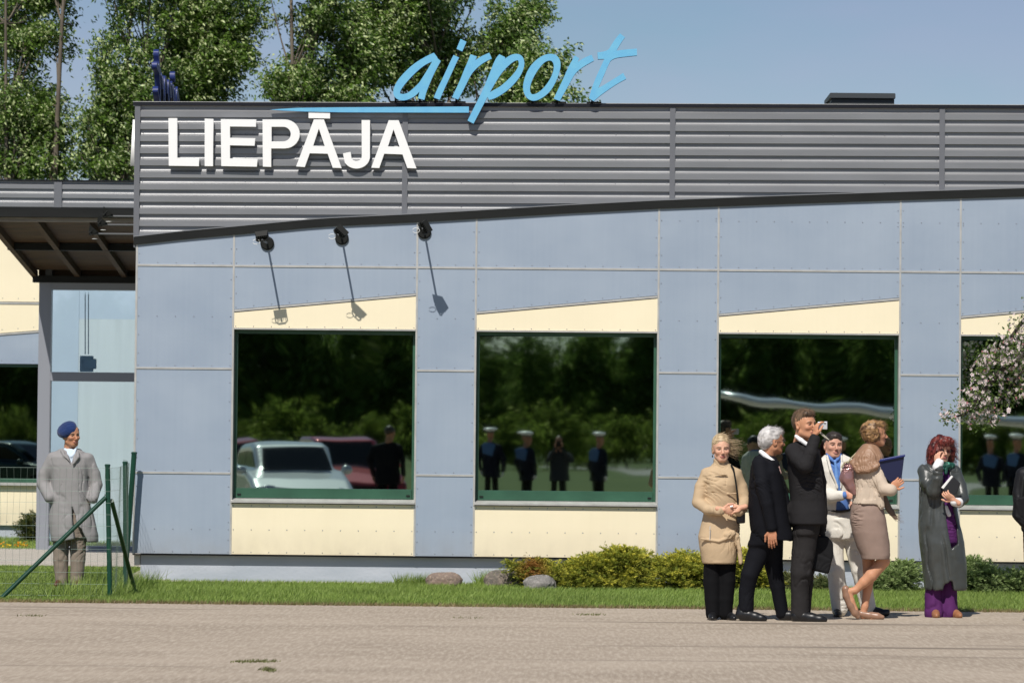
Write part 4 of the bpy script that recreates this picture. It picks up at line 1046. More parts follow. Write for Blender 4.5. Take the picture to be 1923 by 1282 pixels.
# blossoming apple tree reaching in from the right
def apple():
    Y = -2.4; r = np.random.RandomState(77); s = FPX/(Y+CAMD)
    root = empty('apple_tree', groundx(2190, Y), 'apple tree branch full of pale pink blossom reaching in from the right', 'apple tree')
    poly = [(1900, 600), (1880, 640), (1850, 652), (1832, 672), (1822, 712), (1806, 752), (1800, 772), (1822, 784), (1852, 792), (1872, 784), (1905, 762), (1930, 735), (1990, 735), (2100, 725), (2250, 700), (2330, 600), (2250, 480), (2080, 430), (1950, 500), (1915, 560)]
    def inside(x, y):
        c = False; n = len(poly)
        for i in range(n):
            x1, y1 = poly[i]; x2, y2 = poly[(i+1) % n]
            if (y1 > y) != (y2 > y) and x < (x2-x1)*(y-y1)/(y2-y1)+x1: c = not c
        return c
    cl = []
    while len(cl) < 340:
        x, y = (r.uniform(1798, 1950), r.uniform(598, 800)) if r.rand() < .5 else (r.uniform(1800, 2330), r.uniform(430, 830))
        if inside(x, y): cl.append((x, y, r.uniform(-.45, .45)*(1 if x > 1950 else .6)))
    for x, y in ((1768, 780), (1775, 776), (1784, 777), (1791, 780), (1770, 790), (1780, 784), (1800, 788), (1804, 783), (1796, 792)): cl.append((x, y, -.1))
    for k in range(9): cl.append((1824+r.normal(0, 4), 772+k*3.4, -.05)); cl.append((1864+r.normal(0, 4), 768+k*3.6, 0))
    P = np.array([tuple(at(x, y, Y+dy)) for x, y, dy in cl])
    # wood
    wood = MB(); b = Vector(groundx(2190, Y)); crotch = b+Vector((-.05, 0, 1.75))
    wood.tube([b, b+Vector((-.02, .02, .7)), crotch], [.10, .085, .075], 10)
    mains = [[crotch, at(2010, 700, Y), at(1950, 665, Y-.1), at(1885, 690, Y-.05), at(1838, 745, Y-.05), at(1812, 778, Y-.1), at(1790, 783, Y-.1), at(1772, 786, Y-.1)],
             [crotch, at(2050, 600, Y+.1), at(1960, 560, Y), at(1915, 610, Y), at(1880, 660, Y), at(1850, 700, Y)],
             [crotch, at(2120, 600, Y), at(2200, 500, Y+.2)], [crotch, at(2180, 680, Y+.2), at(2290, 640, Y+.1)], [at(1950, 665, Y-.1), at(1900, 720, Y), at(1870, 765, Y), at(1862, 796, Y)],
             [at(1885, 690, Y-.05), at(1850, 735, Y), at(1827, 775, Y), at(1822, 800, Y)]]
    pts = []
    for i, m_ in enumerate(mains):
        n = len(m_); wood.tube(m_, [max(.004, (.045 if i < 4 else .012)*(1-k/(n-.6))) for k in range(n)], 6)
        for a_, b2 in zip(m_[:-1], m_[1:]):
            for t in np.linspace(0, 1, 6): pts.append(tuple(Vector(a_).lerp(Vector(b2), t)))
    pts = np.array(pts)
    for p in P[::2]:
        j = np.argmin(np.linalg.norm(pts-p, axis=1)); 
        if np.linalg.norm(pts[j]-p) < .6: wood.tube([tuple(pts[j]), tuple((pts[j]+p)/2+[0, 0, -.01]), tuple(p)], [.004, .003, .002], 3, cap=False)
    wood.build('trunk', [M_BARKD], root)
    # blossoms: five cupped petals each
    Vp, Fp, Cp = [], [], []; base = 0
    for p in P:
        for k in range(r.randint(2, 6)):
            c = p+r.normal(0, .028, 3); nrm = unit((r.normal(size=(1, 3))*.7+np.array([[-.2, -.7, .25]])))[0]
            u = np.cross(nrm, [.3, .2, 1]); u /= np.linalg.norm(u); v = np.cross(nrm, u); sz = r.uniform(.012, .0195)
            bud = r.rand() < .22
            pc = np.array((.80, .72, .71)) if not bud else np.array((.72, .34, .38))
            for q in range(5):
                a = q*2*math.pi/5+r.rand()*.3; d1 = u*math.cos(a)+v*math.sin(a); e1 = -u*math.sin(a)+v*math.cos(a)
                h = .25 if not bud else 1.0; sc = sz if not bud else sz*.55
                Vp += [c, c+(d1+e1*.55)*sc*.8+nrm*sc*h*.5, c+d1*sc*1.45+nrm*sc*h, c+(d1-e1*.55)*sc*.8+nrm*sc*h*.5]
                Fp.append((base, base+1, base+2, base+3)); base += 4
                cc = pc*(.9+.12*r.rand()); Cp += [cc*[1, .82, .8], cc, cc, cc]
    link('blossom', npmesh('blossom', np.array(Vp), np.array(Fp), attrmat('petals', .6, trans=.3, spec=.2), np.array(Cp)), root)
    n = len(P)*11; ti = np.repeat(np.arange(len(P)), 11); C = P[ti]+r.normal(0, .045, (n, 3)); D = unit(r.normal(size=(n, 3))+[-.2, 0, -.1]); Nn = unit(r.normal(size=(n, 3))+[0, -.5, .6])
    V, F = leaf_quads(C, D, Nn, r.uniform(.025, .05, n), r.uniform(.014, .024, n)); t = r.rand(n, 1); c = np.array((.05, .10, .02))*(1-t)+np.array((.20, .28, .06))*t
    link('leaves', npmesh('leaves', V, F, M_LEAF, np.repeat(c, 4, 0)), root)
apple()
# ------------------------------------------------------------------ implicit-surface modelling: bodies, heads, hands and clothes
def _lattice(seed, n=24): return np.random.RandomState(seed).rand(n, n, n).astype(np.float32)*2-1
_LAT = {}
def vnoise(P, f, seed):
    """smooth value noise in [-1, 1] at points P (n,3) with per-axis frequency f"""
    if seed not in _LAT: _LAT[seed] = _lattice(seed)
    G_ = _LAT[seed]; n = G_.shape[0]
    q = P*np.asarray(f, np.float32)+37.3
    i = np.floor(q).astype(np.int32); t = (q-i).astype(np.float32); t = t*t*(3-2*t); i %= n; j = (i+1) % n
    def g(a, b, c): return G_[a, b, c]
    x0, y0, z0 = i.T; x1, y1, z1 = j.T; tx, ty, tz = t.T
    c00 = g(x0, y0, z0)*(1-tx)+g(x1, y0, z0)*tx; c10 = g(x0, y1, z0)*(1-tx)+g(x1, y1, z0)*tx
    c01 = g(x0, y0, z1)*(1-tx)+g(x1, y0, z1)*tx; c11 = g(x0, y1, z1)*(1-tx)+g(x1, y1, z1)*tx
    return (c00*(1-ty)+c10*ty)*(1-tz)+(c01*(1-ty)+c11*ty)*tz
def smin(a, b, k):
    if k <= 0: return np.minimum(a, b)
    h = np.clip(.5+.5*(b-a)/k, 0, 1); return b*(1-h)+a*h-k*h*(1-h)
class SDF:
    def __init__(s): s.ops = []
    def chain(s, pts, k=.02, mode='+', flat=None):
        """rounded, tapering limb through (x, y, z, r) points; flat=(axis, factor) squashes its section"""
        P = [np.array(p, np.float32) for p in pts]
        A = np.array(P); lo = (A[:, :3]-A[:, 3:]).min(0); hi = (A[:, :3]+A[:, 3:]).max(0)
        s.ops.append(('chain', (P, flat), lo, hi, k, mode))
        return s
    def ell(s, c, rad, R=None, k=.02, mode='+'):
        m = max(rad); c = np.array(c, np.float32)
        s.ops.append(('ell', (c, np.array(rad, np.float32), None if R is None else np.array(R, np.float32)), c-m, c+m, k, mode)); return s
    def secs(s, rows, p=2.3, k=.02, mode='+', yaw=0.0, cap=.02):
        """stack of oval sections: rows (z, cx, cy, rx, ry) sorted by z"""
        rows = sorted(rows); A = np.array(rows, np.float32)
        m = max(A[:, 3].max(), A[:, 4].max())
        lo = np.array([(A[:, 1]-m).min(), (A[:, 2]-m).min(), A[0, 0]-.01]); hi = np.array([(A[:, 1]+m).max(), (A[:, 2]+m).max(), A[-1, 0]+.01])
        s.ops.append(('secs', (A, p, yaw, cap), lo, hi, k, mode)); return s
    def slab(s, poly, y0, y1, k=.005, mode='+', rnd=.004, R=None, o=None):
        """polygon in x-z between depths y0 and y1 (in the frame R, o)"""
        P = np.array(poly, np.float32)
        lo = np.array([P[:, 0].min(), min(y0, y1), P[:, 1].min()]); hi = np.array([P[:, 0].max(), max(y0, y1), P[:, 1].max()])
        s.ops.append(('slab', (P, y0, y1, rnd), lo-rnd, hi+rnd, k, mode)); return s
    def _d(s, op, X, Y, Z):
        typ, a = op[0], op[1]
        if typ == 'cone':
            p0, p1, flat = a; d = p1[:3]-p0[:3]; L2 = float(d@d)+1e-9
            x, y, z = X-p0[0], Y-p0[1], Z-p0[2]
            t = np.clip((x*d[0]+y*d[1]+z*d[2])/L2, 0, 1)
            qx, qy, qz = x-t*d[0], y-t*d[1], z-t*d[2]
            if flat:
                ax, f = flat; 
                if ax == 0: qx = qx*f
                elif ax == 1: qy = qy*f
                else: qz = qz*f
            return np.sqrt(qx*qx+qy*qy+qz*qz)-(p0[3]+(p1[3]-p0[3])*t)
        if typ == 'chain':
            P, flat = a; d = None
            for p0, p1 in zip(P[:-1], P[1:]):
                e = s._d(('cone', (p0, p1, flat)), X, Y, Z); d = e if d is None else smin(d, e, min(.010, .3*float(p0[3])))
            return d
        if typ == 'ell':
            c, r, R = a; x, y, z = X-c[0], Y-c[1], Z-c[2]
            if R is not None: x, y, z = R[0, 0]*x+R[0, 1]*y+R[0, 2]*z, R[1, 0]*x+R[1, 1]*y+R[1, 2]*z, R[2, 0]*x+R[2, 1]*y+R[2, 2]*z
            k0 = np.sqrt((x/r[0])**2+(y/r[1])**2+(z/r[2])**2); k1 = np.sqrt((x/r[0]**2)**2+(y/r[1]**2)**2+(z/r[2]**2)**2)
            return k0*(k0-1)/(k1+1e-6)
        if typ == 'secs':
            A, p, yaw, cap = a
            z1 = Z[0, 0, :]
            cx, cy, rx, ry = [np.interp(z1, A[:, 0], A[:, i]).astype(np.float32) for i in (1, 2, 3, 4)]
            x, y = X-cx, Y-cy
            if yaw: c_, s_ = math.cos(yaw), math.sin(yaw); x, y = c_*x+s_*y, -s_*x+c_*y
            g = ((np.abs(x)/rx)**p+(np.abs(y)/ry)**p)**(1/p)
            d = (g-1)*np.minimum(rx, ry)
            dz = np.maximum(Z-A[-1, 0], A[0, 0]-Z)
            # rounded edge at the ends
            u, v = d+cap, dz+cap
            return np.minimum(np.maximum(u, v), 0)+np.sqrt(np.maximum(u, 0)**2+np.maximum(v, 0)**2)-cap
        if typ == 'slab':
            P, y0, y1, rnd = a; n = len(P)
            x2 = X[:, 0, :]; z2 = Z[:, 0, :]
            d2 = np.full(x2.shape, 1e9, np.float32); ins = np.zeros(x2.shape, bool)
            for i in range(n):
                ax, az_ = P[i]; bx, bz = P[(i+1) % n]; ex, ez = bx-ax, bz-az_
                t = np.clip(((x2-ax)*ex+(z2-az_)*ez)/(ex*ex+ez*ez+1e-9), 0, 1)
                d2 = np.minimum(d2, (x2-ax-t*ex)**2+(z2-az_-t*ez)**2)
                if az_ != bz: ins ^= ((az_ > z2) != (bz > z2)) & (x2 < (z2-az_)*ex/(ez+1e-12)+ax)
            d = np.where(ins, -1, 1)*np.sqrt(d2); d = d[:, None, :]
            dy = np.maximum(Y-max(y0, y1), min(y0, y1)-Y)
            return np.minimum(np.maximum(d, dy), 0)+np.sqrt(np.maximum(d, 0)**2+np.maximum(dy, 0)**2)-rnd
    def mesh(s, res, disp=None, pad=.03):
        lo = np.min([o[2] for o in s.ops if o[5] == '+'], 0)-pad; hi = np.max([o[3] for o in s.ops if o[5] == '+'], 0)+pad
        n = np.ceil((hi-lo)/res).astype(int)+1
        ax = [(lo[i]+res*np.arange(n[i])).astype(np.float32) for i in range(3)]
        F = np.full(tuple(n), .25, np.float32)
        for op in s.ops:
            mgn = op[4]+3*res+.01
            i0 = np.clip(np.floor((op[2]-mgn-lo)/res).astype(int), 0, n-1); i1 = np.clip(np.ceil((op[3]+mgn-lo)/res).astype(int)+1, 1, n)
            if np.any(i1 <= i0): continue
            sl = tuple(slice(a, b) for a, b in zip(i0, i1))
            X = ax[0][sl[0]][:, None, None]; Y = ax[1][sl[1]][None, :, None]; Z = ax[2][sl[2]][None, None, :]
            X, Y, Z = np.broadcast_arrays(X, Y, Z)
            d = s._d(op, X, Y, Z)
            if op[5] == '+': F[sl] = smin(F[sl], d, op[4])
            elif op[5] == '-': F[sl] = -smin(-F[sl], d, op[4])
            elif op[5] == '&':
                G_ = np.full_like(F, .05); G_[sl] = d; F = np.maximum(F, G_)
        if disp is not None:
            m = np.abs(F) < .06; I = np.argwhere(m)
            P = (lo+I*res).astype(np.float32); F[m] = F[m]-disp(P).astype(np.float32)
        return surface_nets(F, lo, res)
def surface_nets(F, lo, res):
    S_ = F < 0
    n = np.array(F.shape)-1
    c = sum(S_[i:n[0]+i, j:n[1]+j, k:n[2]+k].astype(np.int8) for i in (0, 1) for j in (0, 1) for k in (0, 1))
    act = (c > 0) & (c < 8); idx = np.argwhere(act)
    vid = np.full(tuple(n), -1, np.int32); vid[tuple(idx.T)] = np.arange(len(idx))
    acc = np.zeros((len(idx), 3), np.float32); cnt = np.zeros((len(idx), 1), np.float32)
    cor = [(i, j, k) for i in (0, 1) for j in (0, 1) for k in (0, 1)]
    for a in cor:
        for ax_ in range(3):
            if a[ax_]: continue
            b = list(a); b[ax_] = 1
            fa = F[idx[:, 0]+a[0], idx[:, 1]+a[1], idx[:, 2]+a[2]]; fb = F[idx[:, 0]+b[0], idx[:, 1]+b[1], idx[:, 2]+b[2]]
            m = (fa < 0) != (fb < 0); t = np.where(m, fa/(fa-fb+1e-12), 0)
            p = np.tile(np.array(a, np.float32), (len(idx), 1)); p[:, ax_] = t
            acc += np.where(m[:, None], p, 0); cnt += m[:, None]
    V = lo+(idx+acc/np.maximum(cnt, 1))*res
    Q = []
    for ax_ in range(3):
        u, v = [(1, 2), (2, 0), (0, 1)][ax_]
        sl0 = [slice(None)]*3; sl1 = [slice(None)]*3; sl0[ax_] = slice(0, -1); sl1[ax_] = slice(1, None)
        A, B = S_[tuple(sl0)], S_[tuple(sl1)]
        e = np.argwhere(A != B)
        e = e[(e[:, u] > 0) & (e[:, v] > 0) & (e[:, u] < n[u]) & (e[:, v] < n[v])]
        du = np.zeros(3, int); du[u] = 1; dv = np.zeros(3, int); dv[v] = 1
        g = lambda q: vid[q[:, 0], q[:, 1], q[:, 2]]
        q = np.stack([g(e-du-dv), g(e-dv), g(e), g(e-du)], 1)
        fl = A[tuple(e.T)]; q[~fl] = q[~fl][:, ::-1]; Q.append(q[(q >= 0).all(1)])
    return V, np.concatenate(Q)
def relax(V, F, it=2, lam=.5):
    E = np.concatenate([F[:, [0, 1]], F[:, [1, 2]], F[:, [2, 3]], F[:, [3, 0]]])
    for _ in range(it):
        a = np.zeros_like(V); c = np.zeros((len(V), 1))
        np.add.at(a, E[:, 0], V[E[:, 1]]); np.add.at(a, E[:, 1], V[E[:, 0]]); np.add.at(c, E[:, 0], 1); np.add.at(c, E[:, 1], 1)
        V = V*(1-lam)+lam*a/np.maximum(c, 1)
    return V
def folds(amp, f=(9, 9, 5), seed=1, amp2=None, tilt=.5):
    """creases of cloth: long narrow valleys whose direction wanders, over a slow undulation"""
    fx_, fl = f[0]*1.9, f[2]*.6
    def g(P):
        th = (tilt*2.2*vnoise(P, (2.2, 2.2, 2.6), seed+3)).astype(np.float32); c, s_ = np.cos(th), np.sin(th)
        w = P+.035*np.stack([vnoise(P, (6, 6, 6), seed+1), vnoise(P, (6, 6, 6), seed+2), vnoise(P, (6, 6, 6), seed+4)], 1)
        q = np.stack([w[:, 0]*c-w[:, 2]*s_, w[:, 1], w[:, 0]*s_+w[:, 2]*c], 1).astype(np.float32)
        n = np.abs(vnoise(q, (fx_, fx_*.55, fl), seed+7)); m = np.clip(vnoise(P, (5, 5, 4), seed+11)*1.7+.45, 0, 1)
        out = amp*.30*vnoise(P, (f[0]*.5, f[1]*.5, f[2]*.6), seed+5)
        out = out-amp*1.05*m*np.exp(-(n/.15)**2)+amp*.35*m*np.exp(-((n-.4)/.22)**2)
        return out+(amp2 or amp*.10)*vnoise(w, (38, 38, 26), seed+6)
    return g
def rotz(a):
    c, s_ = math.cos(a), math.sin(a); return np.array([[c, -s_, 0], [s_, c, 0], [0, 0, 1]])
def rotx(a):
    c, s_ = math.cos(a), math.sin(a); return np.array([[1, 0, 0], [0, c, -s_], [0, s_, c]])
def roty(a):
    c, s_ = math.cos(a), math.sin(a); return np.array([[c, 0, s_], [0, 1, 0], [-s_, 0, c]])
def sdf_obj(name, S_, res, m, parent, disp=None, it=1, cols=None):
    V, F = S_.mesh(res, disp)
    if it: V = relax(V, F, it)
    C = cols(V) if cols else None
    me = npmesh(name, V, F, m, C, smooth=True)
    return link(name, me, parent, world=True)

M_SKIN = attrmat('skin', .55, spec=.35, bump=.0008, bscale=180, sss=.12)
def cloth(name, c, rough=.85, var=.12, bump=.0012, sheen=0.0, spec=.25):
    m = mat(name, c, rough, 0, var=var, vscale=(14, 14, 14), bump=bump, bscale=(220, 220, 220), spec=spec)
    if sheen: m.node_tree.nodes['Principled BSDF'].inputs['Sheen Weight'].default_value = sheen
    return m

# ---- heads ----------------------------------------------------------------
def head_frame(yaw, pitch=0.0, roll=0.0):
    """local axes: x to the subject's left as seen from the front (viewer's right), -y out of the face, z up.
    yaw > 0 turns the face towards the viewer's right"""
    return rotz(yaw) @ rotx(-pitch) @ roty(roll)
SKINS = {'fair': (.64, .37, .25), 'tan': (.54, .27, .155), 'pink': (.60, .33, .23), 'brown': (.48, .23, .13)}
def head_sdf(S_, c, R, sc=1.0, female=False, neck=None, jaw=1.0):
    c = np.array(c, float); T = lambda p: tuple(c+R@(np.array(p)*sc)); Ri = R.T
    def E(p, r, k=.02, mode='+', extra=None):
        S_.ell(T(p), tuple(x*sc for x in r), Ri if extra is None else extra@Ri, k*sc, mode)
    def Cn(pts, k=.012, mode='+'): S_.chain([T(p[:3])+(p[3]*sc,) for p in pts], k*sc, mode)
    j = jaw*(.92 if female else 1.0)
    E((0, .022, .035), (.076, .096, .083)); E((0, -.012, .03), (.070, .080, .075), .03)
    E((0, -.030, -.035), (.060*j, .058, .072), .035)                      # face block
    E((0, -.050, -.085), (.034*j, .034, .026), .03)                       # chin
    Cn([(-.052*j, -.005, -.062, .018), (-.018, -.062, -.094, .016)], .02); Cn([(.052*j, -.005, -.062, .018), (.018, -.062, -.094, .016)], .02)   # jaw line
    for s_ in (-1, 1):
        E((s_*.038, -.068, -.022), (.022, .018, .018), .02)                # cheekbones
        E((s_*.031, -.090, .004), (.017, .014, .010), .010, '-')           # eye sockets
        E((s_*.031, -.0765, .004), (.0135, .0125, .0105), .004)            # eyeballs under the lids
        Cn([(s_*.012, -.088, .022, .006), (s_*.034, -.087, .026, .0065), (s_*.050, -.074, .020, .005)], .010)   # brow ridge
        E((s_*.077, .010, -.008), (.010, .019, .032), .008)                # ears
        E((s_*.083, .004, -.006), (.006, .009, .016), .004, '-')
        E((s_*.011, -.101, -.036), (.0085, .009, .0075), .005)             # nostrils
    Cn([(0, -.087, .014, .0085), (0, -.103, -.015, .0095), (0, -.114, -.030, .0105)], .008)   # nose
    E((0, -.089, -.060), (.025, .012, .0065), .007); E((0, -.087, -.070), (.021, .012, .0065), .005)        # lips
    E((0, -.101, -.0652), (.024, .010, .0022), .003, '-')
    if neck is not None:
        a = T((0, .022, -.055)); r = .050 if female else .058
        S_.chain([a+(r*sc,), tuple(neck)+(r*1.06*sc,)], .03)
def head_cols(c, R, sc, skin, brow=(.06, .04, .03), lip=(.42, .15, .13), lipw=1.0):
    c = np.array(c, float)
    def f(V):
        L_ = ((V-c)@R)/sc; n = len(V); col = np.tile(np.array(SKINS[skin], float) if isinstance(skin, str) else np.array(skin, float), (n, 1))
        x, y, z = L_.T; fr = y < -.03
        def blend(w, k): 
            nonlocal col
            w = np.clip(w, 0, 1)[:, None]; col = col*(1-w)+np.array(k)*w
        redn = np.exp(-(((np.abs(x)-.040)/.022)**2+((z+.03)/.022)**2))+.8*np.exp(-((x/.014)**2+((z+.033)/.014)**2))*(y < -.09)
        blend(.22*redn*fr, np.array([.62, .24, .19]))
        blend(lipw*fr*(y < -.075)*np.exp(-((x/.024)**4+((z+.065)/.0105)**4)), lip)
        arcz = .021+.006*(1-((np.abs(x)-.032)/.022)**2)
        blend(.85*fr*np.exp(-(((z-arcz)/.0052)**4))*(np.abs(np.abs(x)-.032) < .021), brow)
        ex = np.abs(x)-.031; lid = np.exp(-((ex/.0145)**4+((z-.0035)/.0075)**4))*fr*(y < -.06)
        blend(.85*lid, (.11, .055, .04)); slit = np.exp(-((ex/.0125)**4+((z-.002)/.0042)**4))*fr*(y < -.06)
        blend(slit*.45, (.40, .36, .33)); blend(1.3*np.exp(-((ex/.0075)**2+((z-.002)/.0048)**2))*fr*(y < -.06), (.03, .025, .02))
        return col
    return f
# ---- hands ----------------------------------------------------------------
def hand_sdf(S_, wrist, d, palm, curl=.6, side=1, sc=1.0, spread=.06, point=None, thumb_in=.5):
    """wrist point, direction d of the hand, palm = unit vector the palm faces, side = which side the thumb is on (+1/-1)"""
    w = np.array(wrist, float); d = np.array(d, float); d /= np.linalg.norm(d)
    pm = np.array(palm, float); pm -= d*(pm@d); pm /= np.linalg.norm(pm); s_ = np.cross(d, pm)*side
    B = np.stack([s_, pm, d])                                # rows: local axes
    S_.ell(w+d*.048*sc, (.041*sc, .0155*sc, .052*sc), B, .012*sc)
    S_.chain([tuple(w-d*.05*sc)+(.026*sc,), tuple(w+d*.012*sc)+(.025*sc,)], .012*sc)
    L_ = [.074, .082, .077, .060]
    for i in range(4):
        o = (.030-.0195*i); root = w+d*(.086-.004*abs(i-1.2))*sc+s_*o*sc
        cu = curl[i] if isinstance(curl, (list, tuple)) else curl*(1+.12*i)
        dirn = d+s_*spread*(1.5-i); p = root; pts = [tuple(p-d*.02*sc)+(.0095*sc,), tuple(p)+(.0093*sc,)]; a = 0
        for seg_, fr in ((.45, .75), (.30, 1.0), (.25, .7)):
            a += cu*fr; v = dirn*math.cos(a)+pm*math.sin(a); v /= np.linalg.norm(v); p = p+v*L_[i]*seg_*sc
            pts.append(tuple(p)+((.0088 if seg_ == .45 else .0082 if seg_ == .30 else .0072)*sc,))
        S_.chain(pts, .003*sc)
    p = w+d*.022*sc+s_*.026*sc; v = d*.62+s_*.72+pm*.35*thumb_in; v /= np.linalg.norm(v)
    q = p+v*.042*sc; v2 = d*.85+s_*.28*(1-thumb_in)+pm*.5*thumb_in; v2 /= np.linalg.norm(v2)
    S_.chain([tuple(p)+(.015*sc,), tuple(q)+(.0115*sc,), tuple(q+v2*.030*sc)+(.0098*sc,), tuple(q+v2*.05*sc)+(.0082*sc,)], .006*sc)
# ---- hair ------------------------------------------------------------------
def strands(name, mb, start, end_fn, n, r=.0016, seed=0): pass
def shoe(S_, heel, toe, z=0.0, w=.044, h=.06, sc=1.0):
    """low shoe from heel to toe, local coordinates, sole at z"""
    a, b = np.array(heel, float), np.array(toe, float); d = b-a
    P = lambda t, zz, r: tuple(a+d*t+np.array([0, 0, zz]))+(r,)
    S_.chain([P(.12, .048, .040*sc), P(.34, .045, .041*sc), P(.62, .034, .036*sc), P(.86, .024, .030*sc), P(.97, .019, .021*sc)], .012)
    S_.chain([P(.12, .022, .034*sc), P(.5, .018, .034*sc), P(.8, .017, .033*sc)], .012)
M_SHOE = mat('black_shoe_leather', (.010, .010, .011), .38, spec=.45)
# ------------------------------------------------------------------ the people
def frame(y0):
    s = FPX/(y0+CAMD)
    q = lambda px, py, dy=0.0: tuple(at(px, py, y0+dy))
    def c(px, py, r, dy=0.0): return tuple(at(px, py, y0+dy))+(r,)
    def rows(L):
        out = []
        for py, a, b, ry, *dy in L:
            dy = dy[0] if dy else 0.0; A, B = at(a, py, y0+dy), at(b, py, y0+dy); out.append(((A.z+B.z)/2, (A.x+B.x)/2, y0+dy, (B.x-A.x)/2, ry))
        return out
    def poly(L, dy=0.0): return [(at(a, b, y0+dy).x, at(a, b, y0+dy).z) for a, b in L]
    return q, c, rows, poly, s
def join_body(parts, root):
    Vs, Fs, Cs = [], [], []; b = 0
    for V, F, C in parts: Vs.append(V); Fs.append(F+b); Cs.append(C); b += len(V)
    return link('body', npmesh('body', np.concatenate(Vs), np.concatenate(Fs), M_SKIN, np.concatenate(Cs), smooth=True), root)
def body(root, headc, yaw, pitch, roll, sc, skin, neckb, core, limbs, hands=(), female=False, brow=(.06, .04, .03), lip=(.42, .15, .13), jaw=1.0, fine=(), res=.0032, lipw=1.0):
    """one skin surface: head and neck, trunk, limbs, hands"""
    R = head_frame(yaw, pitch, roll); parts = []; sk = np.array(SKINS[skin])
    S_ = SDF(); head_sdf(S_, headc, R, sc, female, neckb, jaw); V, F = S_.mesh(res); V = relax(V, F, 1, .4)
    parts.append((V, F, head_cols(headc, R, sc, skin, brow, lip, lipw)(V)))
    S_ = SDF(); S_.chain(core, .04)
    for l in limbs: S_.chain(l, .03)
    V, F = S_.mesh(.014); parts.append((V, F, np.tile(sk, (len(V), 1))))
    for h in hands:
        S_ = SDF(); hand_sdf(S_, **h); V, F = S_.mesh(.0032); V = relax(V, F, 1, .3)
        t = vnoise(V.astype(np.float32), (60, 60, 60), 5)[:, None]
        parts.append((V, F, sk*(1+.08*t)*np.array([1.03, .97, .95])))
    for l in fine:
        S_ = SDF()
        for ch in l: S_.chain(ch, .02)
        V, F = S_.mesh(.0055); V = relax(V, F, 2); parts.append((V, F, np.tile(sk, (len(V), 1))))
    join_body(parts, root); return R
def hairobj(root, c, R, sc, adds, subs, col, amp=.005, f=(70, 70, 30), seed=1, tufts=None, res=.0042, rough=.55, name='hair'):
    """hair as a shaped mass with strand relief and loose strands; coordinates in the head's frame"""
    c = np.array(c, float); S_ = SDF(); T = lambda p: c+R@(np.array(p)*sc)
    for p, r, k in adds: S_.ell(T(p), tuple(x*sc for x in r), R.T, k)
    for p, r, k in subs: S_.ell(T(p), tuple(x*sc for x in r), R.T, k, '-')
    f = np.array(f, np.float32)
    def disp(P):
        L_ = ((P-c)@R).astype(np.float32); w = L_+.012*np.stack([vnoise(L_, (14, 14, 14), seed+1), vnoise(L_, (14, 14, 14), seed+2), vnoise(L_, (14, 14, 14), seed+3)], 1)
        return amp*(.6*(1-2*np.abs(vnoise(w, f, seed)))+.8*vnoise(L_, (22, 22, 16), seed+4)+.35*vnoise(w, f*2, seed+5))
    V, F = S_.mesh(res, disp); V = relax(V, F, 1, .35)
    C1, C2 = np.array(col[0]), np.array(col[1])
    def colf(V):
        L_ = ((V-c)@R).astype(np.float32); t = np.clip(.5+.9*vnoise(L_, f*1.3, seed+7)+.5*vnoise(L_, (20, 20, 12), seed+8), 0, 1)[:, None]
        return C1*(1-t)+C2*t
    hm = attrmat('hair_fibre', .5, spec=.45)
    o = link(name, npmesh(name, V, F, hm, colf(V), smooth=True), root)
    if tufts:
        mb = MB(); cols_ = []; r = np.random.RandomState(seed+50)
        for n, reg, Lr, dirf, rad, curl in tufts:
            k = 0; tries = 0
            while k < n and tries < n*60:
                tries += 1; i = r.randint(len(V)); p = V[i]; l = ((p-c)@R)/sc
                if not reg(l): continue
                k += 1; nrm = (R@unit(np.array([[l[0], l[1]-.02, l[2]-.02]]))[0]); dv = np.array(dirf(l, nrm, r), float); dv /= np.linalg.norm(dv)+1e-9
                L_ = r.uniform(*Lr); pts = []; q = p-nrm*.004; v = nrm*.5+dv*.8; v /= np.linalg.norm(v); ph = r.uniform(0, 6.3); nseg = 7 if L_ > .05 else 5
                sdv = np.cross(v, [.1, .9, .3]); sdv /= np.linalg.norm(sdv)
                for s_ in range(nseg):
                    pts.append(tuple(q)); v = v*.6+dv*.4; v /= np.linalg.norm(v)
                    q = q+v*L_/nseg+sdv*curl*math.cos(ph+s_*1.9)+r.normal(0, .0012, 3)
                b0 = len(mb.v); mb.tube(pts, [rad*(1-.75*s_/(nseg-1)) for s_ in range(nseg)], 3, cap=False)
                t = r.rand(); cols_ += [C1*(1-t)+C2*t*1.1]*(len(mb.v)-b0)
        me = npmesh('loose_strands', np.array(mb.v), np.array(mb.f), hm, np.array(cols_), smooth=True); link('loose_strands', me, o)
    return o
UPW = lambda l, n, r: n+np.array([.35, 0, .2])+r.normal(0, .25, 3)

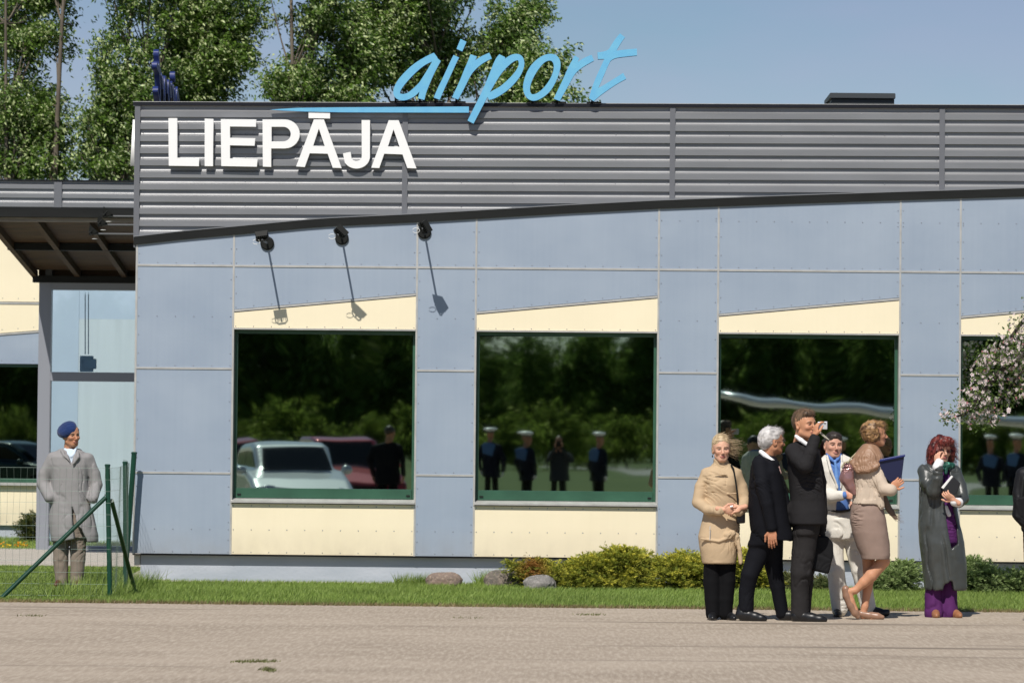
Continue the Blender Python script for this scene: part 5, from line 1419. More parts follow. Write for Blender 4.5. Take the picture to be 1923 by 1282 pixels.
# ================= woman in the tan coat =================
def p_tan():
    y0 = gnd(1350, 1163).y; q, c, rows, poly, s = frame(y0)
    root = empty('person', (q(1353, 1165)[0], y0, 0), 'blonde woman in a belted tan coat with clasped hands, black bag strap on her shoulder', 'person', 'people waiting on the apron')
    hc = q(1354.5, 843.5, -.01); skinn = 'fair'
    hands = [dict(wrist=q(1357, 956, -.215), d=(.95, -.1, -.12), palm=(.1, .9, .2), curl=.45, side=1, sc=.88, thumb_in=.3),
             dict(wrist=q(1391, 953, -.19), d=(-.93, -.25, -.25), palm=(-.2, .6, -.5), curl=.5, side=-1, sc=.88, thumb_in=.4)]
    R = body(root, hc, .10, -.03, -.03, .95, skinn, q(1354, 876, .02), [c(1354, 880, .05), c(1354, 960, .07), c(1354, 1010, .08)],
         [[c(1340, 1010, .05), c(1338, 1150, .03)], [c(1368, 1010, .05), c(1364, 1150, .03)], [c(1322, 888, .03), c(1310, 945, .03, -.03), c(1352, 957, .022, -.18)], [c(1387, 888, .03), c(1397, 940, .03, -.03), c(1388, 955, .022, -.15)]],
         hands, True, (.20, .13, .08), (.48, .17, .15))
    hairobj(root, hc, R, .95, [((0, .020, .052), (.083, .104, .084), .02), ((.01, .03, .095), (.060, .07, .045), .03), ((.050, .075, .02), (.042, .06, .07), .03), ((-.072, .02, .0), (.014, .030, .045), .01)],
            [((0, -.118, -.035), (.076, .092, .108), .02), ((0, -.05, -.12), (.09, .10, .06), .02)], ((.22, .15, .08), (.58, .45, .27)), .004, (16, 90, 90), 11,
            [(150, lambda l: l[0] > .03 and l[1] > -.02 and l[2] < .09, (.07, .17), lambda l, n, r: np.array([1.0, -.1, -.05-2.5*max(0, -l[2]+.03)+r.normal(0, .16)]), .0015, .004),
             (130, lambda l: l[2] > .04, (.02, .06), lambda l, n, r: n*.15+np.array([.8, 0, .1])+r.normal(0, .15, 3), .0014, .001)])
    mb = MB(); e = np.array(hc)+R@np.array((-.078, -.0, -.048)); mb.tube([e, e+[0, 0, -.02]], .005, 6).build('earring', [M_BLACK], root)
    M_T = cloth('tan_cotton', (.52, .385, .24), .8, .10, .0015)
    C_ = SDF()
    C_.secs(rows([(870, 1340, 1371, .055, .02), (876, 1334, 1379, .07, .02), (882, 1322, 1391, .085, .01), (892, 1321, 1390, .105), (910, 1325, 1386, .118, -.01), (930, 1325, 1385, .112), (958, 1322, 1386, .105), (985, 1316, 1389, .125), (1007, 1311, 1389, .14), (1030, 1314, 1386, .145), (1057.5, 1319, 1382, .135)]), 2.3, cap=.012)
    C_.chain([c(1328, 890, .054), c(1316, 914, .052, -.005), c(1311, 943, .052, -.03), c(1328, 956, .046, -.12), c(1353, 959, .042, -.20)], .03)
    C_.chain([c(1381, 890, .052), c(1392, 914, .052), c(1398, 938, .050, -.02), c(1394, 954, .046, -.10), c(1388, 960, .043, -.16)], .03)
    C_.secs(rows([(861, 1340, 1367, .062, .018), (868, 1340, 1369, .068, .015), (878, 1338, 1372, .07, .015)]), 2.0, cap=.006)   # stand collar
    C_.secs(rows([(857, 1343.5, 1365, .048, .018), (868, 1344, 1366, .05, .015)]), 2.0, mode='-', k=.004)
    C_.chain([c(1382, 1006, .03, -.11), c(1389, 1030, .022, -.12), c(1391, 1056, .018, -.12)], .02)          # hanging belt end
    C_.chain([c(1365, 1004, .022, -.135), c(1376, 1001, .026, -.14), c(1384, 1008, .02, -.12)], .015)         # knot
    C_.chain([c(1317, 1011, .010, -.125), c(1350, 1016, .010, -.150), c(1372, 1008, .012, -.14)], .012)
    C_.chain([c(1320, 956, .004, -.115), c(1354, 961, .004, -.125)], .004, '-')
    for a, b in (((1342, 890), (1366, 891)), ((1367, 927), (1383, 926))): C_.chain([c(a[0], a[1], .007, -.118), c(b[0], b[1], .007, -.118)], .004)
    C_.chain([c(1362, 880, .003, -.095), c(1364, 920, .003, -.13), c(1363, 955, .003, -.12)], .004, '-')
    ct = sdf_obj('coat', C_, .0065, M_T, root, folds(.0065, (13, 13, 9), 21))
    mb = MB(); 
    for a, b in ((987, 994), (995, 1014)): mb.tube([c(1333.5, a, 0, -.150)[:3], c(1333, b, 0, -.152)[:3]], .0035, 5)
    mb.build('zip', [mat('zip_metal', (.7, .7, .68), .3, .5)], ct)
    T_ = SDF(); T_.chain([c(1338, 1040, .078), c(1337, 1090, .074), c(1338, 1125, .066, -.01), c(1338.5, 1152, .060, -.02)], .03); T_.chain([c(1366, 1040, .078, .01), c(1366, 1090, .072, .01), c(1364, 1125, .062, .0), c(1363, 1152, .058, -.0)], .03)
    sdf_obj('trousers', T_, .009, cloth('black_trouser_cloth', (.006, .006, .007), spec=.12), root, folds(.006, (9, 9, 6), 22))
    for x, yy in ((1338, -.03), (1362, .01)):
        S_ = SDF(); a = gnd(x, 1162); shoe(S_, (a.x+(0 if x < 1350 else -.02), y0+yy+.11, .0), (a.x+(-.01 if x < 1350 else .07), y0+yy-.13, .0)); sdf_obj('shoe', S_, .006, M_SHOE, root)
    # ring, strap and small bag
    p = np.array(q(1374, 951, -.245)); MB().tube([p+[-.012, 0, 0], p+[.012, -.004, .006]], .008, 8).build('white_keepsake', [M_WHITE], root)
    bag = empty('shoulder_bag', q(1392, 970, .02), 'small black shoulder bag on the tan coat woman, strap over her chest', 'bag')
    MB().tube([q(1373, 873, -.04), q(1377.5, 880, -.105), q(1381, 900, -.125), q(1384, 920, -.128), q(1385, 940, -.125), q(1387, 955, -.10)], .008, 6).build('strap', [M_BLACK], bag)
    S_ = SDF(); S_.slab(poly([(1384, 960), (1396, 962), (1396, 979), (1385, 980)]), y0-.08, y0+.06, rnd=.012); sdf_obj('pouch', S_, .006, mat('black_bag_leather', (.015, .015, .017), .3), bag)
p_tan()

# ================= grey-haired man =================

def p_grey():
    y0 = gnd(1430, 1165).y-.02; q, c, rows, poly, s = frame(y0)
    root = empty('person', (q(1440, 1165)[0], y0, 0), 'grey haired man in a black suit and glasses walking to the right', 'person', 'people waiting on the apron')
    hc = q(1450.5, 829, .0)
    hands = [dict(wrist=q(1449.5, 994, -.19), d=(.05, -.1, -1), palm=(.2, 1, .1), curl=.28, side=-1, sc=1.0, thumb_in=.5, spread=.05)]
    R = body(root, hc, 1.95, .03, 0, .98, 'brown', q(1441, 862, .02), [c(1438, 880, .06), c(1440, 960, .08), c(1440, 1000, .08)],
         [[c(1430, 1005, .05), c(1413, 1075, .05), c(1400, 1140, .035)], [c(1450, 1005, .05, .05), c(1456, 1080, .04, .10), c(1468, 1140, .03, .13)], [c(1428, 880, .035, -.10), c(1440, 940, .035, -.17), c(1449, 994, .025, -.19)]], hands, False, (.25, .24, .23))
    hairobj(root, hc, R, .98, [((0, .024, .045), (.084, .104, .088), .02), ((0, .075, -.01), (.066, .055, .06), .03), ((0, -.045, .085), (.060, .050, .034), .03)],
            [((0, -.100, -.045), (.095, .085, .082), .012), ((0, .02, -.115), (.09, .11, .055), .02), ((0, -.03, -.03), (.1, .035, .035), .01)], ((.30, .29, .28), (.58, .56, .54)), .0055, (70, 26, 50), 31,
            [(320, lambda l: l[2] > .0, (.015, .05), lambda l, n, r: n*.3+np.array([.7, .1, .25])+r.normal(0, .3, 3), .0013, .002)])
    # ear stays clear of the hair; glasses
    g = MB(); T = lambda p: tuple(np.array(hc)+R@(np.array(p)*.98))
    for s_ in (-1, 1):
        g.tube([T((s_*(.033+.020*math.cos(a)), -.100, .002+.016*math.sin(a))) for a in np.linspace(0, 6.283, 15)], .0016, 5, cap=False)
        g.tube([T((s_*.054, -.098, .006)), T((s_*.077, -.03, .006)), T((s_*.080, .01, .0))], .0016, 5)
    g.tube([T((-.012, -.104, .004)), T((.012, -.104, .004))], .0016, 5); g.build('glasses', [mat('thin_metal', (.55, .54, .5), .2, .9)], root)
    C_ = SDF()
    C_.secs(rows([(851, 1428, 1449, .05, .01), (858, 1417, 1457, .09, .01), (868, 1412, 1463, .15), (885, 1409, 1467, .19), (917, 1406, 1474, .19), (952, 1405, 1479, .18), (985, 1408, 1484, .185), (1003, 1411, 1489, .18), (1014, 1416, 1490, .175)]), 2.2, cap=.012)
    C_.chain([c(1427, 872, .072, -.12), c(1431, 905, .064, -.18), c(1440, 945, .056, -.20), c(1449, 990, .047, -.19)], .03)
    C_.chain([c(1450, 880, .07, .15), c(1468, 930, .06, .2), c(1482, 980, .05, .15)], .03)
    C_.chain([c(1470, 985, .05, .02), c(1484, 1008, .035, .02)], .03)
    sdf_obj('jacket', C_, .0075, cloth('black_suit_wool', (.0065, .007, .010), .8, spec=.14), root, folds(.008, (9, 9, 6), 32))
    K = SDF(); K.chain([c(1429, 848, .020, -.03), c(1437, 855, .022, -.065), c(1448, 864, .020, -.085), c(1456, 868, .018, -.06)], .01); K.chain([c(1429, 849, .02, .05), c(1440, 850, .02, .08), c(1456, 866, .02, .03)], .01)
    sdf_obj('shirt_collar', K, .006, cloth('white_shirt_cotton', (.80, .80, .80), .7, .04), root)
    K = SDF(); K.chain([c(1457, 869, .013, -.07), c(1461, 878, .017, -.075), c(1464, 888, .018, -.07)], .01); sdf_obj('tie', K, .005, cloth('pink_silk', (.62, .40, .36), .4, .2), root)
    T_ = SDF(); T_.secs(rows([(985, 1412, 1482, .13), (1010, 1409, 1470, .14), (1025, 1404, 1466, .12)]), 2.2)
    T_.chain([c(1432, 1015, .095), c(1420, 1048, .088), c(1408, 1078, .074, -.02), c(1402, 1108, .068), c(1400, 1142, .070)], .03)
    T_.chain([c(1452, 1015, .090, .06), c(1453, 1060, .078, .10), c(1460, 1100, .066, .12), c(1469, 1152, .056, .14)], .03)
    sdf_obj('trousers', T_, .009, MATS['black_suit_wool'], root, folds(.007, (9, 9, 6), 33))
    S_ = SDF(); a = at(1390, 1165, y0); b = at(1437, 1165, y0); shoe(S_, (a.x, y0-.01, .012), (b.x, y0-.05, .0), sc=1.05); S_.chain([(a.x, y0-.01, .055, .042), (a.x+.02, y0, .12, .045)], .02); sdf_obj('shoe', S_, .006, M_SHOE, root)
    S_ = SDF(); a = at(1462, 1162, y0+.14); shoe(S_, (a.x, y0+.14, 0), (a.x+.27, y0+.1, 0)); sdf_obj('shoe', S_, .006, M_SHOE, root)
p_grey()

# ================= tall man with the camera =================
def p_tall():
    y0 = gnd(1515, 1166).y; q, c, rows, poly, s = frame(y0)
    root = empty('person', (q(1508, 1165)[0], y0, 0), 'tall man in a charcoal suit raising a small silver camera to his eye', 'person', 'people waiting on the apron')
    hc = q(1511, 797.5, -.02)
    hands = [dict(wrist=q(1530.5, 819, -.19), d=(.10, .05, 1), palm=(.85, .35, .1), curl=[.55, .65, .75, .85], side=-1, sc=1.0, thumb_in=.8),
             dict(wrist=q(1541, 1004, .10), d=(.1, -.1, -1), palm=(-.5, .8, .1), curl=1.1, side=1, sc=1.0)]
    R = body(root, hc, .78, .02, -.04, 1.03, 'tan', q(1503, 832, .03), [c(1505, 850, .06), c(1510, 920, .09), c(1515, 980, .09)],
         [[c(1508, 985, .06), c(1505, 1070, .05), c(1500, 1140, .035)], [c(1520, 985, .06, .08), c(1512, 1070, .05, .1), c(1506, 1140, .035, .1)], [c(1490, 848, .035, -.08), c(1513, 873, .035, -.22), c(1530, 820, .025, -.19)], [c(1525, 850, .035, .15), c(1540, 930, .03, .18), c(1541, 1000, .022, .10)]],
         hands, False, (.16, .10, .06), (.50, .20, .16))
    hairobj(root, hc, R, 1.03, [((0, .016, .048), (.080, .100, .085), .02), ((0, -.035, .096), (.060, .056, .030), .03), ((0, .060, .0), (.066, .048, .06), .03)],
            [((0, -.108, -.030), (.085, .085, .104), .015), ((0, .0, -.110), (.10, .12, .065), .02), ((.08, -.01, -.03), (.03, .04, .04), .01), ((-.08, -.01, -.03), (.03, .04, .04), .01)],
            ((.045, .028, .016), (.19, .12, .07)), .006, (50, 70, 24), 41,
            [(420, lambda l: l[2] > .04, (.015, .042), lambda l, n, r: n*.45+np.array([.55, -.1, .45])+r.normal(0, .22, 3), .0014, .001)])
    M_C = cloth('charcoal_suit_wool', (.021, .020, .021), .85, .15, spec=.14)
    C_ = SDF()
    C_.secs(rows([(827, 1494, 1516, .05, .02), (833, 1487, 1527, .09, .02), (843, 1480, 1535, .14, .01), (858, 1477, 1540, .165), (880, 1479, 1543, .17), (910, 1482, 1546, .16), (940, 1484, 1549, .155), (962, 1480, 1552, .165), (984, 1482, 1554, .17)]), 2.3, cap=.012)
    C_.chain([c(1490, 847, .072, -.09), c(1500, 862, .068, -.18), c(1512, 874, .064, -.24)], .03)
    C_.chain([c(1512, 874, .062, -.24), c(1522, 850, .056, -.23), c(1530, 824, .047, -.195)], .025)
    C_.chain([c(1526, 850, .066, .13), c(1539, 905, .06, .18), c(1543, 960, .052, .16), c(1541, 1000, .045, .11)], .03)
    C_.chain([c(1486, 955, .045, -.02), c(1472, 964, .018, -.03), c(1463, 965, .008, -.03)], .04); C_.chain([c(1490, 975, .05, -.02), c(1478, 975, .02, -.03)], .03)
    C_.chain([c(1508, 838, .010, -.11), c(1513, 858, .012, -.16), c(1522, 890, .010, -.17)], .008)
    sdf_obj('jacket', C_, .0075, M_C, root, folds(.0085, (10, 10, 7), 42))
    K = SDF(); K.chain([c(1495, 819, .016, -.05), c(1504, 826, .020, -.095), c(1515, 834, .018, -.11)], .01); K.chain([c(1496, 819, .016, .06), c(1510, 822, .018, .08), c(1520, 832, .016, .02)], .01); sdf_obj('shirt_collar', K, .006, MATS['white_shirt_cotton'], root)
    T_ = SDF(); T_.secs(rows([(960, 1490, 1548, .13), (985, 1490, 1540, .135), (1005, 1489, 1535, .13)]), 2.2)
    T_.chain([c(1513, 995, .108), c(1509, 1040, .102), c(1504, 1075, .088, -.02), c(1502, 1105, .076), c(1502, 1152, .078)], .03)
    T_.chain([c(1518, 995, .10, .10), c(1512, 1070, .08, .14), c(1508, 1152, .066, .16)], .03)
    sdf_obj('trousers', T_, .009, cloth('charcoal_trouser_wool', (.027, .025, .025), .85, .15, spec=.14), root, folds(.009, (10, 10, 7), 43))
    S_ = SDF(); a = at(1487, 1165, y0); b = at(1550, 1165, y0); shoe(S_, (a.x, y0-.02, 0), (b.x, y0-.06, 0), sc=1.08); sdf_obj('shoe', S_, .006, M_SHOE, root)
    S_ = SDF(); shoe(S_, (a.x+.03, y0+.16, 0), (b.x-.02, y0+.13, 0)); sdf_obj('shoe', S_, .006, M_SHOE, root)
    cm = empty('compact_camera', q(1544, 799, -.18), 'small silver compact camera held up by the tall man in charcoal', 'camera')
    S_ = SDF(); S_.slab(poly([(1536, 792.2), (1552.8, 791.6), (1552.8, 805.4), (1536, 805)], -.18), y0-.195, y0-.172, rnd=.003); sdf_obj('camera_body', S_, .003, mat('silver_plastic', (.62, .63, .65), .35, .3), cm)
    p = np.array(q(1549.3, 794.6, -.2)); MB().tube([p+[0, .002, 0], p+[0, -.003, 0]], .006, 12).build('viewfinder', [M_BLACK], cm)
    mb = MB(); A = [q(1536.5, 808, -.18), q(1542, 815, -.2), q(1549, 820.5, -.2), (q(1557, 825.5, -.19))]
    mb.tube(A, .0042, 6); mb.tube([A[0], q(1541, 811, -.19), q(1550, 819, -.19), A[3]], .0035, 6); mb.build('wrist_strap', [mat('strap_beige', (.5, .47, .38), .8)], cm)
    br = empty('briefcase', q(1545, 1040, .12), 'black soft briefcase hanging behind the tall man in charcoal', 'briefcase')
    S_ = SDF(); S_.slab(poly([(1535, 1009), (1551, 1010), (1559, 1020), (1560, 1040), (1552, 1072), (1527, 1066), (1524, 1040), (1530, 1012)], .12), y0+.06, y0+.20, rnd=.02); sdf_obj('case_body', S_, .008, mat('black_nylon', (.007, .007, .008), .7, spec=.2, bump=.001, bscale=(200, 200, 200)), br, folds(.004, (8, 8, 8), 44))
    MB().tube([q(1534, 1010, .12), q(1537, 1004, .12), q(1545, 1004, .12), q(1549, 1011, .12)], .009, 8).build('handle', [M_BLACK], br)
p_tall()

# ================= man in the pale suit =================
def p_pale():
    y0 = gnd(1572, 1157).y; q, c, rows, poly, s = frame(y0)
    root = empty('person', (q(1590, 1157)[0], y0, 0), 'dark haired man in an off white suit and blue shirt, second man from the brown haired woman', 'person', 'people waiting on the apron')
    root['label'] = 'dark haired man in an off white suit and blue shirt, behind the walking woman'
    hc = q(1565, 837, -.02)
    hands = [dict(wrist=q(1586.5, 929, -.25), d=(.97, -.2, .05), palm=(.1, .9, -.3), curl=.75, side=1, sc=1.02, thumb_in=.6)]
    R = body(root, hc, .22, .04, .03, .98, 'pink', q(1566, 866, .03), [c(1568, 880, .06), c(1570, 950, .09), c(1575, 985, .09)],
         [[c(1560, 990, .06), c(1568, 1070, .05), c(1575, 1135, .035)], [c(1592, 990, .06), c(1612, 1070, .05), c(1628, 1135, .035)], [c(1547, 880, .035), c(1548, 930, .035, -.08), c(1586, 929, .025, -.25)], [c(1592, 880, .035), c(1604, 925, .03, .0), c(1600, 950, .025, -.1)]],
         hands, False, (.03, .022, .018), (.50, .22, .19), 1.06)
    hairobj(root, hc, R, .98, [((0, .015, .046), (.081, .103, .085), .02), ((0, -.050, .086), (.058, .042, .028), .02)],
            [((0, -.118, -.035), (.080, .085, .104), .012), ((0, .0, -.108), (.10, .12, .060), .02), ((.09, -.01, -.045), (.03, .035, .035), .01), ((-.09, -.01, -.045), (.03, .035, .035), .01)],
            ((.014, .011, .010), (.05, .038, .030)), .004, (80, 40, 80), 51, [(200, lambda l: l[2] > .06, (.01, .025), lambda l, n, r: n+r.normal(0, .4, 3), .0015, .001)])
    M_P = cloth('off_white_linen', (.70, .67, .60), .8, .06)
    C_ = SDF()
    C_.secs(rows([(851, 1552, 1582, .06, .02), (857, 1545, 1593, .09, .02), (866, 1540, 1600, .12, .01), (885, 1539, 1603, .14), (910, 1542, 1602, .145), (940, 1546, 1602, .15), (962, 1547, 1605, .145)]), 2.3, cap=.012)
    C_.slab(poly([(1552, 846), (1579, 846), (1578, 880), (1577, 924), (1572, 915), (1561, 885)], -.12), y0-.3, y0-.055, mode='-', k=.008)
    C_.slab(poly([(1578, 922), (1600, 940), (1606, 985), (1570, 985), (1571, 945)], -.12), y0-.3, y0-.06, mode='-', k=.008)
    C_.chain([c(1547, 874, .064), c(1544, 905, .062, -.03), c(1546, 930, .058, -.09), c(1562, 932, .052, -.18), c(1580, 930, .046, -.235)], .03)
    C_.chain([c(1595, 874, .064), c(1604, 915, .060), c(1606, 945, .050, -.05)], .03)
    C_.chain([c(1553, 856, .012, -.10), c(1560, 882, .014, -.150), c(1573, 916, .010, -.155)], .008)            # rolled lapel
    C_.chain([c(1581, 856, .012, -.10), c(1581, 882, .014, -.150), c(1579, 916, .010, -.155)], .008)
    C_.chain([c(1543, 880, .004, -.14), c(1551, 890, .005, -.155), c(1571, 921, .004, -.16)], .004, '-')
    sdf_obj('jacket', C_, .007, M_P, root, folds(.007, (10, 10, 7), 52))
    H = SDF(); H.secs(rows([(850, 1556, 1577, .06, .02), (858, 1552, 1583, .08, .01), (875, 1550, 1592, .105), (920, 1552, 1594, .115), (962, 1556, 1596, .12)]), 2.3, cap=.01)
    H.chain([c(1554, 852, .014, -.05), c(1561, 862, .016, -.095), c(1566, 866, .012, -.11)], .008); H.chain([c(1578, 852, .014, -.05), c(1573, 862, .016, -.09), c(1568, 866, .012, -.11)], .008)
    H.chain([c(1580, 930, .036, -.235), c(1585.5, 929.5, .034, -.25)], .004)
    sdf_obj('shirt', H, .006, cloth('blue_shirt_cotton', (.10, .21, .52), .7, .1), root, folds(.004, (12, 12, 8), 53))
    K = SDF(); K.chain([c(1568, 866, .014, -.115), c(1569, 872, .012, -.118), c(1571, 895, .019, -.125), c(1572, 925, .022, -.13)], .006, flat=(1, 1.6)); sdf_obj('tie', K, .005, cloth('blue_silk', (.16, .32, .66), .35, .1), root)
    MB().tube([q(1557, 957, -.10), q(1566, 959, -.132), q(1578, 960, -.14), q(1592, 958, -.125), q(1600, 955, -.08)], .012, 8).build('belt', [mat('black_belt_leather', (.02, .018, .017), .35)], root)
    T_ = SDF(); T_.secs(rows([(958, 1552, 1604, .125), (975, 1546, 1607, .135), (1000, 1545, 1612, .14), (1012, 1546, 1614, .13)]), 2.3)
    T_.chain([c(1565, 1000, .092), c(1566, 1035, .086), c(1569, 1070, .080, -.02), c(1573, 1100, .078), c(1577, 1142, .070, .02)], .022)
    T_.chain([c(1597, 1000, .090), c(1606, 1035, .082), c(1615, 1070, .076, -.02), c(1622, 1100, .074), c(1630, 1138, .068, -.02)], .022)
    sdf_obj('trousers', T_, .0075, MATS['off_white_linen'], root, folds(.011, (9, 9, 7), 54))
    S_ = SDF(); a = at(1572, 1157, y0); shoe(S_, (a.x+.01, y0+.12, 0), (a.x-.005, y0-.13, 0)); sdf_obj('shoe', S_, .006, M_SHOE, root)
    S_ = SDF(); a = at(1634, 1153, y0-.02); b = at(1667, 1147, y0-.05); shoe(S_, (a.x-.04, y0-.0, .012), (b.x, y0-.06, .012)); S_.chain([(b.x-.06, y0-.05, .03, .025), (b.x, y0-.06, .055, .018)], .02); sdf_obj('shoe', S_, .006, M_SHOE, root)
p_pale()

# ================= walking woman with the folder =================
def p_folder():
    y0 = gnd(1635, 1163).y; q, c, rows, poly, s = frame(y0)
    root = empty('person', (q(1630, 1163)[0], y0, 0), 'woman striding right in a brown shawl, pale jacket and taupe skirt with bare legs', 'person', 'people waiting on the apron')
    hc = q(1643, 815, .0)
    hands = [dict(wrist=q(1674, 915, -.14), d=(.80, .0, .62), palm=(.3, .8, .3), curl=.5, side=-1, sc=.9, thumb_in=.1)]
    legN = [c(1656, 1035, .068), c(1659, 1053, .056), c(1652, 1062, .052), c(1636, 1080, .054), c(1622, 1093, .045), c(1606, 1108, .029)]
    footN = [c(1606, 1108, .029), c(1594, 1110, .031), c(1598, 1128, .032), c(1605, 1145, .030), c(1610, 1155, .022)]
    legF = [c(1630, 1030, .068, .10), c(1631, 1055, .054, .10), c(1632, 1080, .052, .11), c(1629, 1105, .042, .11), c(1624, 1138, .029, .10)]
    footF = [c(1624, 1138, .029, .10), c(1620, 1154, .031, .10), c(1636, 1157, .029, .09), c(1650, 1161, .022, .08)]
    R = body(root, hc, 1.75, .05, 0, .95, 'tan', q(1634, 842, .01), [c(1632, 860, .05), c(1628, 920, .06), c(1630, 970, .08)],
         [[c(1645, 885, .03, -.06), c(1657, 918, .03, -.12), c(1674, 915, .022, -.14)], [c(1640, 975, .06), c(1655, 1035, .05)], [c(1628, 975, .06, .05), c(1630, 1030, .05, .09)]],
         hands, True, (.2, .12, .06), fine=([legN, footN], [legF, footF]))
    hairobj(root, hc, R, .95, [((0, .024, .048), (.083, .102, .087), .02), ((0, .065, .0), (.072, .058, .070), .03), ((0, -.048, .080), (.060, .046, .040), .03), ((-.045, .02, -.015), (.040, .055, .06), .03), ((.045, .02, -.015), (.040, .055, .06), .03)],
            [((0, -.120, -.050), (.085, .078, .090), .015), ((0, -.01, -.13), (.10, .12, .06), .02)], ((.075, .038, .015), (.34, .195, .08)), .010, (45, 30, 40), 61,
            [(520, lambda l: l[2] > -.05, (.02, .06), lambda l, n, r: n*.25+np.array([.45, -.1, -.35])+r.normal(0, .28, 3), .0015, .0025)])
    C_ = SDF()                                                     # short pale jacket
    C_.secs(rows([(852, 1612, 1652, .09, .01), (868, 1603, 1655, .13), (890, 1604, 1655, .135), (915, 1604, 1654, .12), (935, 1601, 1656, .13), (946, 1600, 1658, .145)]), 2.2, cap=.008)
    C_.chain([c(1647, 882, .058, -.07), c(1652, 902, .056, -.10), c(1660, 918, .054, -.13), c(1673, 920, .054, -.14)], .025)
    C_.chain([c(1650, 930, .040, -.09), c(1655, 950, .030, -.10)], .03)
    sdf_obj('jacket', C_, .0065, cloth('cream_jacket_cloth', (.56, .46, .36), .8, .08), root, folds(.009, (12, 12, 5), 62))
    K = SDF()                                                      # skirt
    K.secs(rows([(940, 1602, 1655, .11), (955, 1598, 1659, .13), (975, 1596, 1664, .14), (1000, 1600, 1668, .14), (1025, 1608, 1671, .13), (1042, 1616, 1672, .125), (1050, 1618, 1670, .12)]), 2.2, cap=.008)
    sdf_obj('skirt', K, .0065, cloth('taupe_skirt_cloth', (.30, .215, .175), .75, .1), root, folds(.009, (9, 9, 8), 63))
    H = SDF()                                                      # shawl
    H.secs(rows([(832, 1622, 1645, .08, .01), (842, 1613, 1652, .115, .01), (856, 1602, 1659, .145, .0), (872, 1597, 1660, .16, .0), (884, 1603, 1652, .16, .0)]), 2.0, cap=.012)
    H.chain([c(1600, 868, .025, -.05), c(1612, 884, .025, -.12), c(1630, 883, .022, -.16), c(1648, 874, .022, -.15)], .03)
    sdf_obj('shawl', H, .0065, cloth('brown_shawl_silk', (.32, .185, .11), .5, .15, spec=.5), root, folds(.010, (8, 8, 5), 64, .0004))
    W_ = SDF(); W_.chain([c(1655, 925, .035, -.02), c(1664, 945, .030, -.02), c(1674, 962, .028, -.02), c(1682, 972, .018, -.02)], .02, flat=(1, 1.8)); sdf_obj('shawl_end', W_, .006, cloth('dark_shawl_end', (.17, .12, .085), .6, .2), root, folds(.005, (20, 20, 20), 65))
    mb = MB(); r = random.Random(4)
    for i in range(26):
        a = np.array(q(1680+r.uniform(-5, 5), 970+r.uniform(-6, 6), -.02)); v = np.array([r.uniform(.02, .07), r.uniform(-.01, .01), r.uniform(-.05, .02)]); mb.tube([a, a+v*.6+[0, 0, .004], a+v], .0013, 3)
    mb.build('fringe', [mat('fringe_thread', (.30, .22, .16), .8)], root)
    for ch in ([c(1588, 1106, .035), c(1590, 1118, .036), c(1598, 1136, .036), c(1606, 1150, .034), c(1611, 1157, .022)], ):
        S_ = SDF(); S_.chain(ch, .012); S_.chain([c(1604, 1104, .035, -.0), c(1607, 1118, .03), c(1612, 1130, .026)], .01, '-'); sdf_obj('shoe', S_, .0055, mat('beige_pump_leather', (.30, .17, .11), .35, var=.1, vscale=(9, 9, 9)), root)
    S_ = SDF(); a = at(1613, 1163, y0+.10); b = at(1657, 1163, y0+.07); S_.chain([(a.x+.02, y0+.10, .045, .036), (a.x+.09, y0+.095, .034, .037), (b.x-.04, y0+.08, .026, .032), (b.x, y0+.07, .020, .020)], .012)
    S_.chain([c(1624, 1136, .034, .10), c(1630, 1146, .028, .10)], .01, '-'); sdf_obj('shoe', S_, .0055, MATS['beige_pump_leather'], root)
    fo = empty('folder', q(1678, 882, -.12), 'navy blue folder carried by the walking woman', 'folder')
    S_ = SDF(); S_.slab(poly([(1651.5, 865), (1698.5, 855), (1692, 908.5), (1674, 906), (1656, 890)], -.15), y0-.115, y0-.09, rnd=.003); sdf_obj('cover', S_, .004, mat('navy_vinyl', (.006, .009, .045), .45), fo)
    S_ = SDF(); S_.slab(poly([(1653, 862.5), (1699.5, 853.2), (1699.2, 856.5), (1653, 866)], -.14), y0-.135, y0-.085, rnd=.003); sdf_obj('spine', S_, .004, mat('blue_vinyl', (.014, .026, .14), .4), fo)
    hb = empty('handbag', q(1588, 900, .0), 'pinkish metallic handbag on the back of the walking woman', 'handbag')
    S_ = SDF(); S_.chain([c(1592, 880, .045, -.08), c(1590, 898, .062, -.08), c(1597, 914, .046, -.08), c(1604, 926, .02, -.08)], .02, flat=(1, 1.4)); sdf_obj('bag_body', S_, .006, mat('rose_metallic_leather', (.36, .20, .19), .25, .5), hb, folds(.030, (13, 13, 11), 66))
    mb = MB(); mb.tube([q(1588, 876, -.09), q(1596, 862, -.06), q(1608, 850, .0)], .006, 6); mb.tube([q(1580, 878, -.1), q(1586, 868, -.1), q(1594, 866, -.1)], .007, 6); mb.build('strap', [mat('olive_strap', (.4, .36, .22), .6)], hb)
p_folder()

